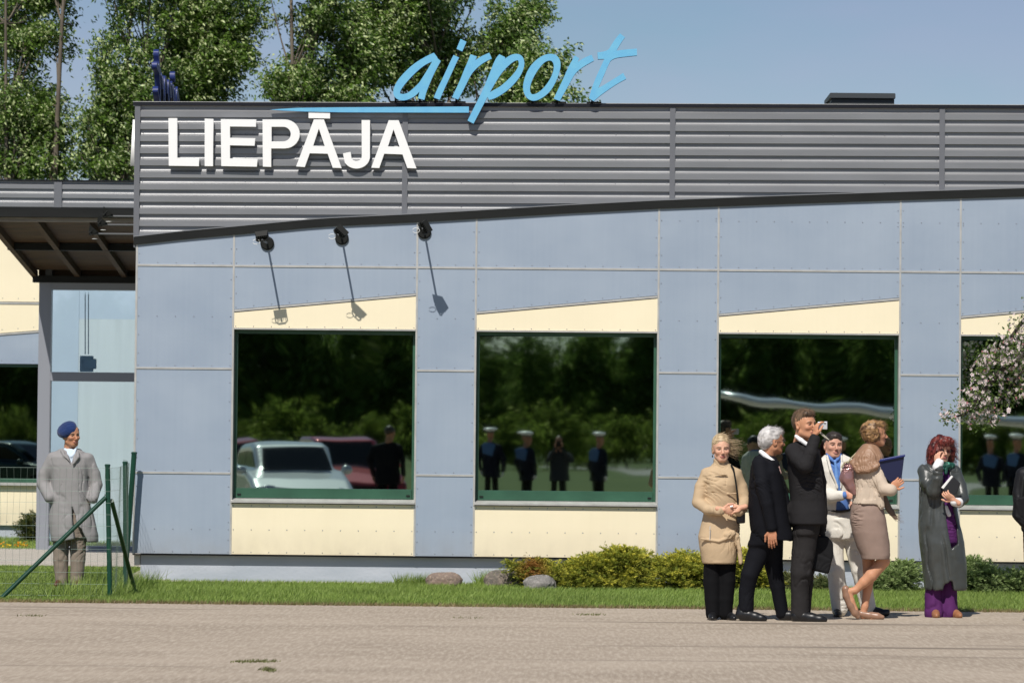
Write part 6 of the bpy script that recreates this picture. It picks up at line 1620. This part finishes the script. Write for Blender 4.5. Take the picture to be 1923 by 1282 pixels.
# ================= red-haired woman =================
def p_red():
    y0 = gnd(1768, 1158).y; q, c, rows, poly, s = frame(y0)
    root = empty('person', (q(1768, 1158)[0], y0, 0), 'red haired woman in a long dark grey coat, hand on her cheek', 'person', 'people waiting on the apron')
    hc = q(1768.5, 846, -.01)
    hands = [dict(wrist=q(1759.5, 870, -.20), d=(.05, .25, 1), palm=(.75, .6, 0), curl=.65, side=-1, sc=.9, thumb_in=.6),
             dict(wrist=q(1792, 939, -.26), d=(-.85, -.1, .55), palm=(.35, .8, .4), curl=.65, side=1, sc=.92, thumb_in=.1, spread=.1)]
    R = body(root, hc, .30, -.03, .06, .94, 'fair', q(1768, 876, .02), [c(1766, 885, .05), c(1764, 950, .07), c(1768, 1010, .08)],
         [[c(1755, 1020, .05), c(1753, 1150, .03)], [c(1782, 1020, .05, .02), c(1784, 1150, .03, .02)], [c(1738, 888, .03), c(1754, 922, .03, -.12), c(1760, 870, .022, -.2)], [c(1794, 888, .03), c(1806, 935, .03, -.06), c(1792, 939, .022, -.24)]],
         hands, True, (.16, .05, .04), (.45, .13, .13))
    red = ((.035, .006, .006), (.19, .028, .018))
    hairobj(root, hc, R, .94, [((0, .035, .050), (.098, .110, .098), .02), ((-.075, .02, -.035), (.050, .07, .095), .03), ((.085, .03, -.03), (.055, .07, .095), .03), ((0, .085, -.02), (.10, .06, .11), .03), ((-.055, -.045, -.02), (.034, .045, .10), .02), ((.02, -.05, .085), (.075, .050, .045), .03), ((-.06, .02, -.11), (.045, .055, .06), .03)],
            [((.012, -.125, -.035), (.050, .085, .080), .015)], red, .014, (34, 34, 24), 71,
            [(620, lambda l: l[0] > .02 or l[2] > .03, (.03, .11), lambda l, n, r: n*.2+np.array([.40, 0, -.75])+r.normal(0, .25, 3), .0019, .006),
             (420, lambda l: l[0] < .03, (.03, .10), lambda l, n, r: n*.2+np.array([.05, -.1, -1.0])+r.normal(0, .2, 3), .0019, .005)])
    T = lambda p: tuple(np.array(hc)+R@(np.array(p)*.94)); g = MB()
    for s_ in (-1, 1):
        pts = [T((s_*(.032+.024*math.cos(a)), -.098+.006*abs(math.cos(a)), .0+.016*math.sin(a))) for a in np.linspace(0, 2*math.pi, 12, endpoint=False)]
        g.add(pts, [tuple(range(12))]); g.tube([T((s_*.054, -.09, .006)), T((s_*.080, .0, .002))], .002, 5)
    g.tube([T((-.010, -.104, .004)), T((.010, -.104, .004))], .002, 5); g.build('sunglasses', [mat('dark_lens', (.02, .016, .016), .08, spec=.8)], root)
    M_L = mat('dark_grey_leather', (.058, .064, .061), .34, 0, var=.2, vscale=(12, 12, 12), bump=.0012, bscale=(120, 120, 120), spec=.5)
    C_ = SDF()
    C_.secs(rows([(868, 1748, 1784, .07, .02), (873, 1736, 1790, .09, .02), (882, 1728, 1796, .12, .01), (905, 1726, 1797, .13), (930, 1726, 1795, .125), (955, 1725, 1798, .125), (986, 1724, 1803, .15), (1020, 1726, 1810, .17), (1056, 1731, 1814, .17), (1100, 1735, 1816, .165), (1107, 1736, 1816, .16)]), 2.3, cap=.012)
    C_.slab(poly([(1770, 880), (1780, 878), (1786, 915), (1790, 960), (1796, 985), (1797, 1022), (1786, 1030), (1780, 1000), (1776, 955)], -.1), y0-.4, y0-.06, mode='-', k=.012)
    C_.slab(poly([(1770, 1125), (1776, 1096), (1787, 1090), (1792, 1125)], -.1), y0-.4, y0+.02, mode='-', k=.012)
    C_.chain([c(1737, 884, .064, -.02), c(1742, 905, .062, -.09), c(1754, 922, .060, -.16)], .03)
    C_.chain([c(1754, 922, .058, -.17), c(1760, 898, .054, -.20), c(1762, 880, .048, -.21)], .025)
    C_.chain([c(1793, 886, .060), c(1803, 912, .058, -.03), c(1808, 936, .056, -.09), c(1801, 943, .050, -.17)], .03)
    sdf_obj('coat', C_, .0075, M_L, root, folds(.014, (8, 8, 2.0), 76, tilt=.22))
    K = SDF(); K.secs(rows([(872, 1758, 1784, .06, .0), (900, 1752, 1792, .085), (960, 1752, 1794, .095), (966, 1754, 1794, .095)]), 2.3)
    sdf_obj('purple_top', K, .008, cloth('purple_knit', (.09, .018, .12), .9), root)
    for nm_, ch_ in (('shirt_tail', [c(1776, 952, .02, -.095), c(1782, 966, .02, -.105)]), ('shirt_cuff', [c(1760, 877, .043, -.212), c(1764, 868, .040, -.205)]), ('shirt_cuff', [c(1800, 943, .043, -.20), c(1792, 942, .038, -.245)])):
        K = SDF(); K.chain(ch_, .01); sdf_obj(nm_, K, .005, MATS['white_shirt_cotton'], root)
    K = SDF(); K.chain([c(1768, 872, .03, -.06), c(1779, 874, .032, -.09), c(1788, 874, .028, -.05)], .02); K.chain([c(1776, 880, .022, -.10), c(1776, 888, .016, -.11)], .01)
    def gcol(V): t = (vnoise(V.astype(np.float32), (60, 60, 60), 9) > .25)[:, None]; return np.where(t, [[.10, .35, .25]], [[.01, .07, .05]])
    sdf_obj('neck_scarf', K, .005, attrmat('scarf_print', .6), root, folds(.006, (30, 30, 30), 74), cols=gcol)
    T_ = SDF(); T_.secs(rows([(955, 1752, 1796, .10), (990, 1748, 1800, .125), (1020, 1746, 1802, .125)]), 2.2)
    T_.chain([c(1759, 1015, .085), c(1755, 1080, .078), c(1753, 1120, .078), c(1754, 1151, .086, -.02)], .02); T_.chain([c(1786, 1015, .085), c(1783, 1080, .075, .02), c(1782, 1120, .072, .02), c(1783, 1150, .080)], .02)
    sdf_obj('trousers', T_, .008, cloth('purple_trouser_cloth', (.085, .016, .105), .8, .15), root, folds(.010, (12, 12, 3), 75))
    for x, sx, dy in ((1755, -.0, -.05), (1788, .06, -.01)):
        S_ = SDF(); a = at(x, 1158, y0); shoe(S_, (a.x-sx*.3, y0+dy+.10, 0), (a.x+sx, y0+dy-.13, 0)); sdf_obj('shoe', S_, .006, mat('tan_shoe_leather', (.30, .13, .06), .4), root)
    bk = empty('book', q(1786, 910, -.24), 'black book with white page edges in the red haired woman\'s hand', 'book')
    A = [np.array(q(*p)) for p in ((1768, 914, -.26), (1772, 917.5, -.26), (1790, 895, -.26), (1787, 892.5, -.26))]
    cvr = [(1771.5, 917.5), (1789.5, 894.5), (1803, 907), (1796, 926), (1786, 931), (1776, 928)]
    S_ = SDF(); S_.slab(poly(cvr, -.24), y0-.262, y0-.232, rnd=.002); sdf_obj('cover', S_, .004, mat('book_cover', (.012, .012, .014), .5), bk)
    S_ = SDF(); S_.slab(poly([(1767.5, 915), (1771.5, 917.8), (1790, 894.8), (1786.5, 892.5)], -.24), y0-.258, y0-.236, rnd=.001); sdf_obj('pages', S_, .003, mat('page_paper', (.78, .78, .76), .8), bk)
p_red()

# ================= person at the right edge =================
def p_edge():
    y0 = -7.4; q, c, rows, poly, s = frame(y0)
    root = empty('person', (q(1955, 1165)[0], y0, 0), 'person in a black jacket cut off by the right edge of the picture', 'person', 'people waiting on the apron')
    hc = q(1957, 838, 0)
    R = body(root, hc, 2.6, 0, 0, 1.0, 'tan', q(1955, 870, .0), [c(1955, 880, .06), c(1955, 980, .09)],
         [[c(1942, 985, .06), c(1940, 1150, .035)], [c(1970, 985, .06), c(1970, 1150, .035)], [c(1925, 890, .035), c(1918, 960, .03)], [c(1985, 890, .035), c(1995, 960, .03)]], [dict(wrist=q(1999, 978, -.05), d=(0, 0, -1), palm=(-1, 0, 0), curl=.4, side=1)], False, res=.006)
    hairobj(root, hc, R, 1.0, [((0, .030, .045), (.084, .100, .085), .02)], [((0, -.10, -.045), (.09, .085, .09), .012), ((0, 0, -.11), (.1, .12, .06), .02)], ((.02, .015, .012), (.05, .04, .03)), .005, (60, 60, 40), 81, None, .007)
    C_ = SDF(); C_.secs(rows([(868, 1940, 1972, .08, .01), (876, 1925, 1987, .11), (895, 1916, 1996, .14), (940, 1920, 1992, .15), (990, 1918, 1994, .16), (1000, 1920, 1992, .15)]), 2.2)
    C_.chain([c(1921, 890, .062), c(1914, 925, .058), c(1916, 968, .05, -.04)], .03); C_.chain([c(1990, 890, .062), c(1999, 925, .058), c(1999, 972, .05, -.04)], .03)
    sdf_obj('jacket', C_, .0075, cloth('black_padded_nylon', (.008, .008, .009), .5, .1, spec=.35), root, folds(.011, (13, 13, 13), 82))
    T_ = SDF(); T_.chain([c(1942, 990, .10), c(1940, 1080, .075), c(1940, 1155, .065)], .03); T_.chain([c(1970, 990, .10), c(1971, 1080, .075), c(1971, 1155, .065)], .03)
    sdf_obj('trousers', T_, .010, MATS['black_trouser_cloth'], root, folds(.006, (9, 9, 6), 83))
    for x in (1940, 1971):
        S_ = SDF(); a = at(x, 1164, y0); shoe(S_, (a.x, y0-.1, 0), (a.x, y0+.15, 0)); sdf_obj('shoe', S_, .008, M_SHOE, root)
    b = empty('black_bag', q(1914, 960, -.12), 'black bag hanging at the right edge beside the person in black', 'bag')
    S_ = SDF(); S_.slab(poly([(1908, 938), (1930, 934), (1934, 980), (1922, 986), (1906, 968)], -.15), y0-.24, y0-.12, rnd=.02); sdf_obj('bag_body', S_, .007, MATS['black_nylon'], b, folds(.006, (12, 12, 12), 84))
    MB().tube([q(1918, 936, -.19), q(1922, 900, -.17), q(1930, 876, -.12), q(1938, 866, -.02)], .012, 8).build('strap', [M_BLACK], b)
p_edge()

# ================= old man in the beret, behind the fence =================
def p_beret():
    y0 = gnd(130, 1101).y; q, c, rows, poly, s = frame(y0)
    root = empty('person', (q(130, 1100)[0], y0, 0), 'older man in a blue beret and long grey raincoat behind the fence', 'person')
    hc = q(134, 817.5, -.01)
    R = body(root, hc, .62, -.03, -.05, 1.0, 'brown', q(131, 845, .03), [c(131, 860, .06), c(132, 930, .08, .03), c(132, 975, .06, .03)],
         [[c(118, 985, .06), c(115, 1090, .035)], [c(146, 985, .06), c(144, 1090, .035)], [c(98, 862, .035), c(82, 902, .035, .02), c(96, 938, .028, -.08)], [c(166, 864, .035), c(179, 904, .035, .02), c(170, 940, .028, -.08)]],
         [dict(wrist=q(104, 938, .02), d=(.5, .5, -1), palm=(1, 0, .2), curl=.3, side=1, sc=.8), dict(wrist=q(163, 938, .02), d=(-.5, .5, -1), palm=(-1, 0, .2), curl=.3, side=-1, sc=.8)], False, (.15, .12, .10), (.45, .19, .15), res=.004)
    hairobj(root, hc, R, 1.0, [((0, .045, .01), (.080, .085, .075), .02)], [((0, -.10, -.03), (.09, .095, .11), .012), ((0, 0, -.10), (.1, .12, .06), .02)], ((.25, .24, .22), (.45, .43, .40)), .003, (60, 60, 40), 91, None, .006)
    B = SDF(); T = lambda p: np.array(hc)+R@(np.array(p))
    Rb = R @ roty(-.80) @ rotx(.16)
    B.ell(T((-.030, .028, .066)), (.100, .118, .058), Rb.T, .02); B.ell(T((-.055, .035, .050)), (.080, .100, .045), Rb.T, .03); B.ell(T((0, .010, .050)), (.084, .098, .030), (R@roty(-.15)).T, .02)
    sdf_obj('beret', B, .005, cloth('blue_felt', (.008, .028, .115), .95, .2, sheen=.3), root, folds(.004, (14, 14, 14), 92))
    M_G = cloth('grey_raincoat_cotton', (.275, .265, .262), .8, .05)
    C_ = SDF()
    C_.secs(rows([(842, 113, 151, .08, .02), (849, 103, 159, .10, .01), (857, 95, 168, .13), (872, 94, 169, .145), (900, 97, 166, .15), (930, 96, 168, .155), (950, 94, 172, .165), (978, 92, 178, .18), (1003, 94, 185, .19), (1017, 97, 185, .185)]), 2.3, cap=.012)
    C_.slab(poly([(121, 834), (142, 834), (135, 868)], -.1), y0-.3, y0-.06, mode='-', k=.008)
    C_.slab(poly([(137, 952), (144, 978), (163, 1012), (166, 1035), (144.5, 1035), (143, 1010), (140, 985)], -.1), y0-.4, y0-.03, mode='-', k=.010)
    C_.slab(poly([(90, 1024), (100, 1017.5), (146, 1012.5), (146, 1040), (90, 1040)], -.1), y0-.4, y0+.01, mode='-', k=.006)
    C_.chain([c(100, 860, .066), c(84, 890, .066, .01), c(81, 908, .064, -.0), c(93, 934, .054, -.10)], .03); C_.chain([c(165, 862, .066), c(177, 890, .064, .01), c(181, 910, .062, .0), c(175, 936, .053, -.10)], .03)
    C_.chain([c(116, 846, .014, -.08), c(122, 855, .018, -.125), c(131, 866, .012, -.16)], .010); C_.chain([c(146, 846, .016, -.08), c(146, 858, .020, -.130), c(136, 872, .012, -.165)], .010)
    C_.chain([c(134.5, 872, .0045, -.165), c(134, 905, .0045, -.165), c(134.5, 944, .0045, -.17)], .004, '-')
    C_.chain([c(123, 915, .004, -.165), c(104, 936, .004, -.16)], .005, '-'); C_.chain([c(150, 917, .004, -.165), c(166, 938, .004, -.155)], .005, '-')
    sdf_obj('raincoat', C_, .0085, M_G, root, folds(.0075, (8, 8, 3), 93, .0004, tilt=.35))
    K = SDF(); K.secs(rows([(842, 120, 143, .07, -.0), (856, 117, 150, .10), (875, 116, 152, .11)]), 2.2); K.chain([c(122, 843, .014, -.05), c(129, 853, .013, -.085), c(133, 857, .01, -.10)], .008); K.chain([c(142, 843, .014, -.05), c(139, 852, .013, -.08), c(134, 857, .01, -.10)], .008)
    sdf_obj('shirt', K, .007, cloth('pale_blue_shirt', (.58, .68, .78), .7, .06), root)
    T_ = SDF(); T_.secs(rows([(940, 105, 158, .11), (985, 100, 163, .13), (1010, 99, 164, .13)]), 2.2); T_.chain([c(115, 1005, .088), c(114, 1050, .078), c(116, 1092, .064)], .015); T_.chain([c(147, 1005, .088), c(146, 1050, .076), c(144, 1092, .066)], .015)
    sdf_obj('trousers', T_, .009, cloth('taupe_trouser_wool', (.25, .205, .165), .85, .1), root, folds(.009, (9, 9, 5), 94))
    for x, sx in ((114, -.03), (144, .03)):
        S_ = SDF(); a = at(x, 1098, y0); shoe(S_, (a.x, y0+.10, 0), (a.x+sx, y0-.15, 0)); sdf_obj('shoe', S_, .007, mat('oxblood_shoe_leather', (.09, .025, .018), .35), root)
p_beret()
# ------------------------------------------------------------------ what stands behind the photographer (seen in the window glass)
def simple_person(x, y, yaw, h, label, top, legs, kind='sailor', group=None, pose='hang'):
    root = empty('person', (x, y, 0), label, 'person', group); k = h/1.75; Rz = rotz(yaw)
    def L(a, b, z, r=None):
        p = Rz@np.array([a, b, 0]); t = (x+p[0]*k, y+p[1]*k, z*k); return t+(r*k,) if r else t
    hc = L(0, -.01, 1.635); R = head_frame(yaw)
    S_ = SDF(); head_sdf(S_, hc, R, .98*k, False, L(0, .03, 1.47)); V, F = S_.mesh(.008); parts = [(V, F, head_cols(hc, R, .98*k, 'brown')(V))]
    S_ = SDF(); S_.chain([L(0, .02, 1.45, .05), L(0, 0, 1.0, .09)], .04)
    for s in (-1, 1):
        S_.chain([L(s*.09, 0, .95, .05), L(s*.10, 0, .1, .03)], .02)
    V, F = S_.mesh(.02); parts.append((V, F, np.tile(SKINS['brown'], (len(V), 1))))
    W = []
    for s in (-1, 1):
        if pose == 'camera': el, wr = L(s*.27, -.14, 1.25), L(s*.07, -.33, 1.50)
        else: el, wr = L(s*.31, .02, 1.13), L(s*.29, -.03, .88)
        W.append((s, el, wr)); S_ = SDF(); dv = np.array(wr)-np.array(el)
        hand_sdf(S_, wr, dv if pose != 'camera' else (-s*.3, 0, 1), Rz@np.array([-s, 0.2, 0]), .5 if pose != 'camera' else .9, 1, k); V, F = S_.mesh(.008)
        parts.append((V, F, np.tile([.75, .75, .75] if kind == 'sailor' else SKINS['brown'], (len(V), 1))))
    join_body(parts, root)
    C_ = SDF(); C_.secs([(z*k, x, y, a*k, b*k) for z, a, b in ((1.47, .09, .07), (1.42, .20, .11), (1.34, .245, .13), (1.15, .225, .13), (1.0, .215, .12), (.86, .23, .135), (.72, .235, .14))], 2.3, yaw=yaw)
    for s, el, wr in W: C_.chain([L(s*.215, .01, 1.36, .064), tuple(el)+(.055*k,), tuple(wr)+(.042*k,)], .03)
    sdf_obj('jumper' if kind == 'sailor' else 'jacket', C_, .013, top, root, folds(.008, (9, 9, 6), int(abs(x*10))+3))
    T_ = SDF(); T_.secs([(z*k, x, y, .165*k, .115*k) for z in (.82, .9, .95)], 2.2)
    for s in (-1, 1): T_.chain([L(s*.09, 0, .85, .085), L(s*.10, 0, .45, .072), L(s*.105, 0, .07, .075)], .02)
    sdf_obj('trousers', T_, .015, legs, root, folds(.006, (9, 9, 6), int(abs(x*7))+5))
    for s in (-1, 1):
        S_ = SDF(); shoe(S_, L(s*.11, .10, 0), L(s*.13, -.17, 0), sc=k); sdf_obj('shoe', S_, .01, M_SHOE, root)
    if kind == 'sailor':
        S_ = SDF(); S_.ell(L(0, .02, 1.785), (.160*k, .160*k, .042*k)); S_.ell(L(0, .015, 1.75), (.095*k, .11*k, .035*k)); sdf_obj('cap', S_, .01, M_WHITE, root)
        S_ = SDF(); S_.ell(L(0, .012, 1.725), (.092*k, .108*k, .022*k)); sdf_obj('cap_band', S_, .009, M_BLACK, root)
        S_ = SDF(); S_.slab([(-.15*k, 1.24*k), (.10*k, 1.20*k), (.17*k, 1.40*k), (.08*k, 1.46*k), (-.08*k, 1.46*k), (-.17*k, 1.42*k)], .125*k, .145*k, rnd=.008); V, F = S_.mesh(.012); V = V@Rz.T+np.array([x, y, 0]); link('collar', npmesh('collar', V, F, mat('sailor_collar', (.07, .16, .34), .7), smooth=True), root)
    else:
        hairobj(root, hc, R, .98*k, [((0, .030, .045), (.083, .100, .084), .02)], [((0, -.10, -.045), (.09, .085, .09), .012), ((0, 0, -.11), (.1, .12, .06), .02)], ((.03, .022, .016), (.07, .05, .04)), .005, (60, 60, 40), 81, None, .01)
    return root
M_NAVY = cloth('navy_uniform_wool', (.010, .012, .022)); M_BT = MATS['black_trouser_cloth']; GR = 'sailors of the guard of honour, reflected in the glass'
for x, y, yw, h, lb in ((-1.50, -39.6, .3, 1.80, 'sailor with white cap, leftmost reflection in the second window'), (-.78, -39.8, .9, 1.70, 'sailor with white cap and blue collar, second reflection in the second window'),
                        (.80, -39.8, 1.0, 1.68, 'sailor with white cap, reflected at the right in the second window'), (6.25, -39.9, 1.0, 1.68, 'sailor whose white cap is reflected beside the walking woman\'s head'),
                        (10.02, -39.8, .8, 1.70, 'sailor reflected at the right edge of the fourth window'), (9.55, -40.5, .3, 1.66, 'sailor reflected half behind another in the fourth window')):
    simple_person(x, y, yw, h, lb, M_NAVY, M_BT, 'sailor', GR)
simple_person(-3.28, -28.6, .4, 1.80, 'man in a black suit reflected beside the cars in the first window', MATS['black_suit_wool'], M_BT, 'suit')
simple_person(0, -38.98, math.pi, 1.66, 'photographer in a dark jacket reflected in the second window', cloth('dark_jacket_cloth', (.03, .035, .04)), M_BT, 'photographer', pose='camera')
pc = empty('photo_camera', (0, -38.66, 1.5), 'black camera with a long lens held by the reflected photographer', 'camera')
MB().box(-.07, .07, -38.78, -38.70, 1.45, 1.56).build('camera_body', [M_BLACK], pc, bevel=.008); MB().tube([(0, -38.70, 1.51), (0, -38.62, 1.515), (0, -38.53, 1.52)], [.038, .042, .045], 16).build('lens', [M_BLACK], pc)

def car(x, y, yaw, col, label, hs=1.0, nm='paint'):
    root = empty('parked_car', (x, y, 0), label, 'car', 'cars reflected in the first window'); Rz = rotz(yaw)
    pm = mat(nm, col, .28, .35, coat=.6)
    def put(name, S_, res, m, it=1):
        V, F = S_.mesh(res); V = relax(V, F, it); V = V@Rz.T+np.array([x, y, 0]); return link(name, npmesh(name, V, F, m, smooth=True), root)
    S_ = SDF(); S_.slab([(-2.1, .28), (2.05, .28), (2.15, .45), (2.1, .66), (1.7, .80), (1.0, .92), (-1.9, .98), (-2.12, .85)], -.80, .80, rnd=.06)
    S_.slab([(1.02, .86), (.30, 1.36*hs), (-.2, 1.42*hs), (-1.4, 1.41*hs), (-1.75, 1.3*hs), (-2.02, .92)], -.58, .58, rnd=.08, k=.10)
    for a in (-1.3, 1.32):
        for s in (-1, 1): S_.chain([(a, s*.95, .30, .37), (a, s*.62, .30, .37)], .02, '-')
    put('body', S_, .035, pm, 2)
    gm = mat('car_glass', (.008, .01, .01), .08, spec=.25)
    def quad(name, pts, m=gm):
        P = [tuple(Rz@np.array(p)+np.array([x, y, 0])) for p in pts]; mb = MB(); mb.add(P, [tuple(range(len(P)))]); return mb.build(name, [m], root)
    z1 = 1.36*hs
    quad('windscreen', [(1.18, -.60, .985), (1.18, .60, .985), (.52, .53, z1+.035), (.52, -.53, z1+.035)]); quad('rear_window', [(-2.17, -.55, 1.05), (-1.95, -.5, z1-.08), (-1.95, .5, z1-.08), (-2.17, .55, 1.05)])
    for s in (-1, 1):
        quad('side_window', [(.88, s*.672, .99), (.25, s*.672, z1-.02), (-.5, s*.672, z1-.0), (-.5, s*.672, .99)]); quad('side_window', [(-.56, s*.672, .99), (-.56, s*.672, z1), (-1.5, s*.672, z1-.03), (-1.75, s*.672, .99)])
        S2 = SDF(); S2.ell((.85, s*.92, 1.0), (.06, .11, .075)); put('wing_mirror', S2, .02, pm)
        S2 = SDF(); S2.ell((2.08, s*.62, .66), (.07, .17, .08)); put('headlight', S2, .02, mat('headlight_glass', (.7, .72, .75), .08, .6))
        for a in (-1.3, 1.32):
            c0 = Rz@np.array([a, s*.66, .31])+np.array([x, y, 0]); c1 = Rz@np.array([a, s*.86, .31])+np.array([x, y, 0])
            w = MB().tube([c0, c1], .31, 24).build('wheel', [mat('tyre_rubber', (.02, .02, .02), .8)], root); c2 = Rz@np.array([a, s*.87, .31])+np.array([x, y, 0]); MB().tube([c1, c2], .19, 16).build('rim', [mat('wheel_alloy', (.5, .5, .52), .3, .7)], w)
    quad('grille', [(2.19, -.42, .50), (2.19, .42, .50), (2.17, .42, .66), (2.17, -.42, .66)], M_BLACK)
    quad('bonnet_line', [(1.62, -.5, .835), (1.64, -.5, .835), (1.64, .5, .835), (1.62, .5, .835)], M_BLACK)
    return root
car(-4.72, -23.2, 1.36, (.62, .65, .68), 'silver car reflected low in the left window, in front of the red cars', nm='silver_car_paint')
car(-6.9, -34.2, 1.15, (.33, .05, .06), 'dark red car reflected at the left edge of the first window', 1.08, nm='dark_red_car_paint')
car(-4.55, -35.6, 1.3, (.38, .03, .04), 'red car reflected behind the silver car', 1.1, nm='red_car_paint')

dc = car(-12.5, -12.2, .55, (.01, .035, .028), 'dark green car reflected in the window of the far wing', 1.0, nm='dark_green_car_paint'); del dc['group']

# aeroplane parked behind, wing tip towards the building's centre
pl = empty('aeroplane', (17, -46, 0), 'parked aeroplane whose long pale wing is reflected in the third and fourth windows', 'aeroplane')
M_AP = mat('aircraft_paint', (.72, .75, .78), .22, .3, coat=.4)
def wing_mesh(x0, x1, y, z0, z1, c0, c1, t0, t1, name='wing', mt=None):
    n = 18; vs = []; fs = []; ns = 14
    for j in range(ns+1):
        u = j/ns; x = x0+(x1-x0)*u; z = z0+(z1-z0)*u; c = c0+(c1-c0)*u; t = t0+(t1-t0)*u
        for i in range(n):
            a = 2*math.pi*i/n; vs.append((x, y+math.cos(a)*c/2, z+math.sin(a)*t/2*(1+.35*math.cos(a))))
        if j:
            for i in range(n): a = (j-1)*n+i; b = (j-1)*n+(i+1) % n; fs.append((a, b, b+n, a+n))
    fs += [tuple(range(n-1, -1, -1)), tuple(ns*n+i for i in range(n))]
    mb = MB(); mb.add(vs, fs); return mb.build(name, [mt or M_AP], pl, smooth=True)
wing_mesh(16.2, 3.3, -45.4, 1.62, 2.66, 2.1, 1.5, .30, .20); wing_mesh(17.8, 30.7, -45.4, 1.62, 2.66, 2.1, 1.5, .30, .20)
mb = MB(); ys = np.linspace(-38.0, -54, 17)
mb.tube([(17, yy, 1.95+.35*max(0, (-48-yy)/6)) for yy in ys], [max(.12, 1.15*math.sin(min(1, (i+.4)/3)*math.pi/2)*(1 if yy > -48 else max(.14, 1-(-48-yy)/6.6))) for i, yy in enumerate(ys)], 20); mb.build('fuselage', [M_AP], pl, smooth=True)
MB().add([(16.92, -51.5, 2.6), (16.92, -54.2, 2.6), (16.92, -54.8, 4.9), (16.92, -53.6, 4.9), (17.08, -51.5, 2.6), (17.08, -54.2, 2.6), (17.08, -54.8, 4.9), (17.08, -53.6, 4.9)], [(0, 1, 2, 3), (7, 6, 5, 4), (0, 4, 5, 1), (1, 5, 6, 2), (2, 6, 7, 3), (3, 7, 4, 0)]).build('tail_fin', [M_AP], pl)
for x, yy in ((15.2, -46), (18.8, -46), (17, -40)):
    g = MB().tube([(x, yy, 1.7), (x, yy, .3)], .06, 8).build('landing_gear', [M_ALU], pl); MB().tube([(x-.12, yy, .3), (x+.12, yy, .3)], .3, 16).build('wheel', [MATS['tyre_rubber']], g)

# far trees and shrubs beyond the apron
def far_tree(seed, hgt, w, label, group, n, leaf, cA, cB, cC):
    r = np.random.RandomState(seed); bl = []
    for i in range(7):
        t = i/6; bl.append((r.normal(0, w*.22), r.normal(0, w*.2), hgt*(.28+.66*t), w*(.62-.36*t), w*(.6-.34*t), hgt*.16))
    return limb_tree('far_tree' if hgt > 6 else 'far_shrub', (0, 0, 0), hgt*.85, bl, seed, n, label, 'tree' if hgt > 6 else 'shrub', group, leaf=leaf, r0=.16 if hgt > 6 else .05, cA=cA, cB=cB, cC=cC, pale=.08, tw=12, fill=3.6, lm=attrmat('far_leaves', .8, trans=.5, spec=.05))
GT = 'trees of the far wood reflected in the windows'; GS_ = 'shrubs before the far wood reflected in the windows'
dk = ((.12, .20, .04), (.26, .38, .09), (.45, .52, .2))
protos = [far_tree(301+i, 11.5+1.2*i, 3.4+.3*i, 'deep green tree of the far wood reflected in the windows', GT, 3600, (.42, .30), *dk) for i in range(3)]
sh = [far_tree(311+i, 3.6, 2.6, 'bright green shrub before the far wood, reflected in the windows', GS_, 1500, (.26, .18), (.16, .24, .04), (.32, .40, .08), (.5, .55, .18)) for i in range(2)]
r = random.Random(12); k = 0
for row, yy in ((0, -250), (1, -262)):
    x = -62+row*2.5
    while x < 70:
        px = 1053+x*23; sc = r.uniform(.92, 1.15)
        if 880 < px < 1010: sc *= .74
        elif 1010 <= px < 1130: sc *= .84
        src = protos[k % 3]; o = src if k < 3 else copy_tree(src)
        o.location = (x, yy+r.uniform(-3, 3), 0); o.scale = (sc*1.05, sc, sc); o.rotation_euler.z = r.uniform(0, 6.28); x += r.uniform(2.5, 3.4); k += 1
k = 0; x = -48
while x < 56:
    o = sh[k % 2] if k < 2 else copy_tree(sh[k % 2]); s_ = r.uniform(.7, 1.15); o.location = (x, -178+r.uniform(-9, 9), 0); o.scale = (s_*1.4, s_, s_); o.rotation_euler.z = r.uniform(0, 6.28); x += r.uniform(2.2, 3.2); k += 1
bpy.context.view_layer.update()
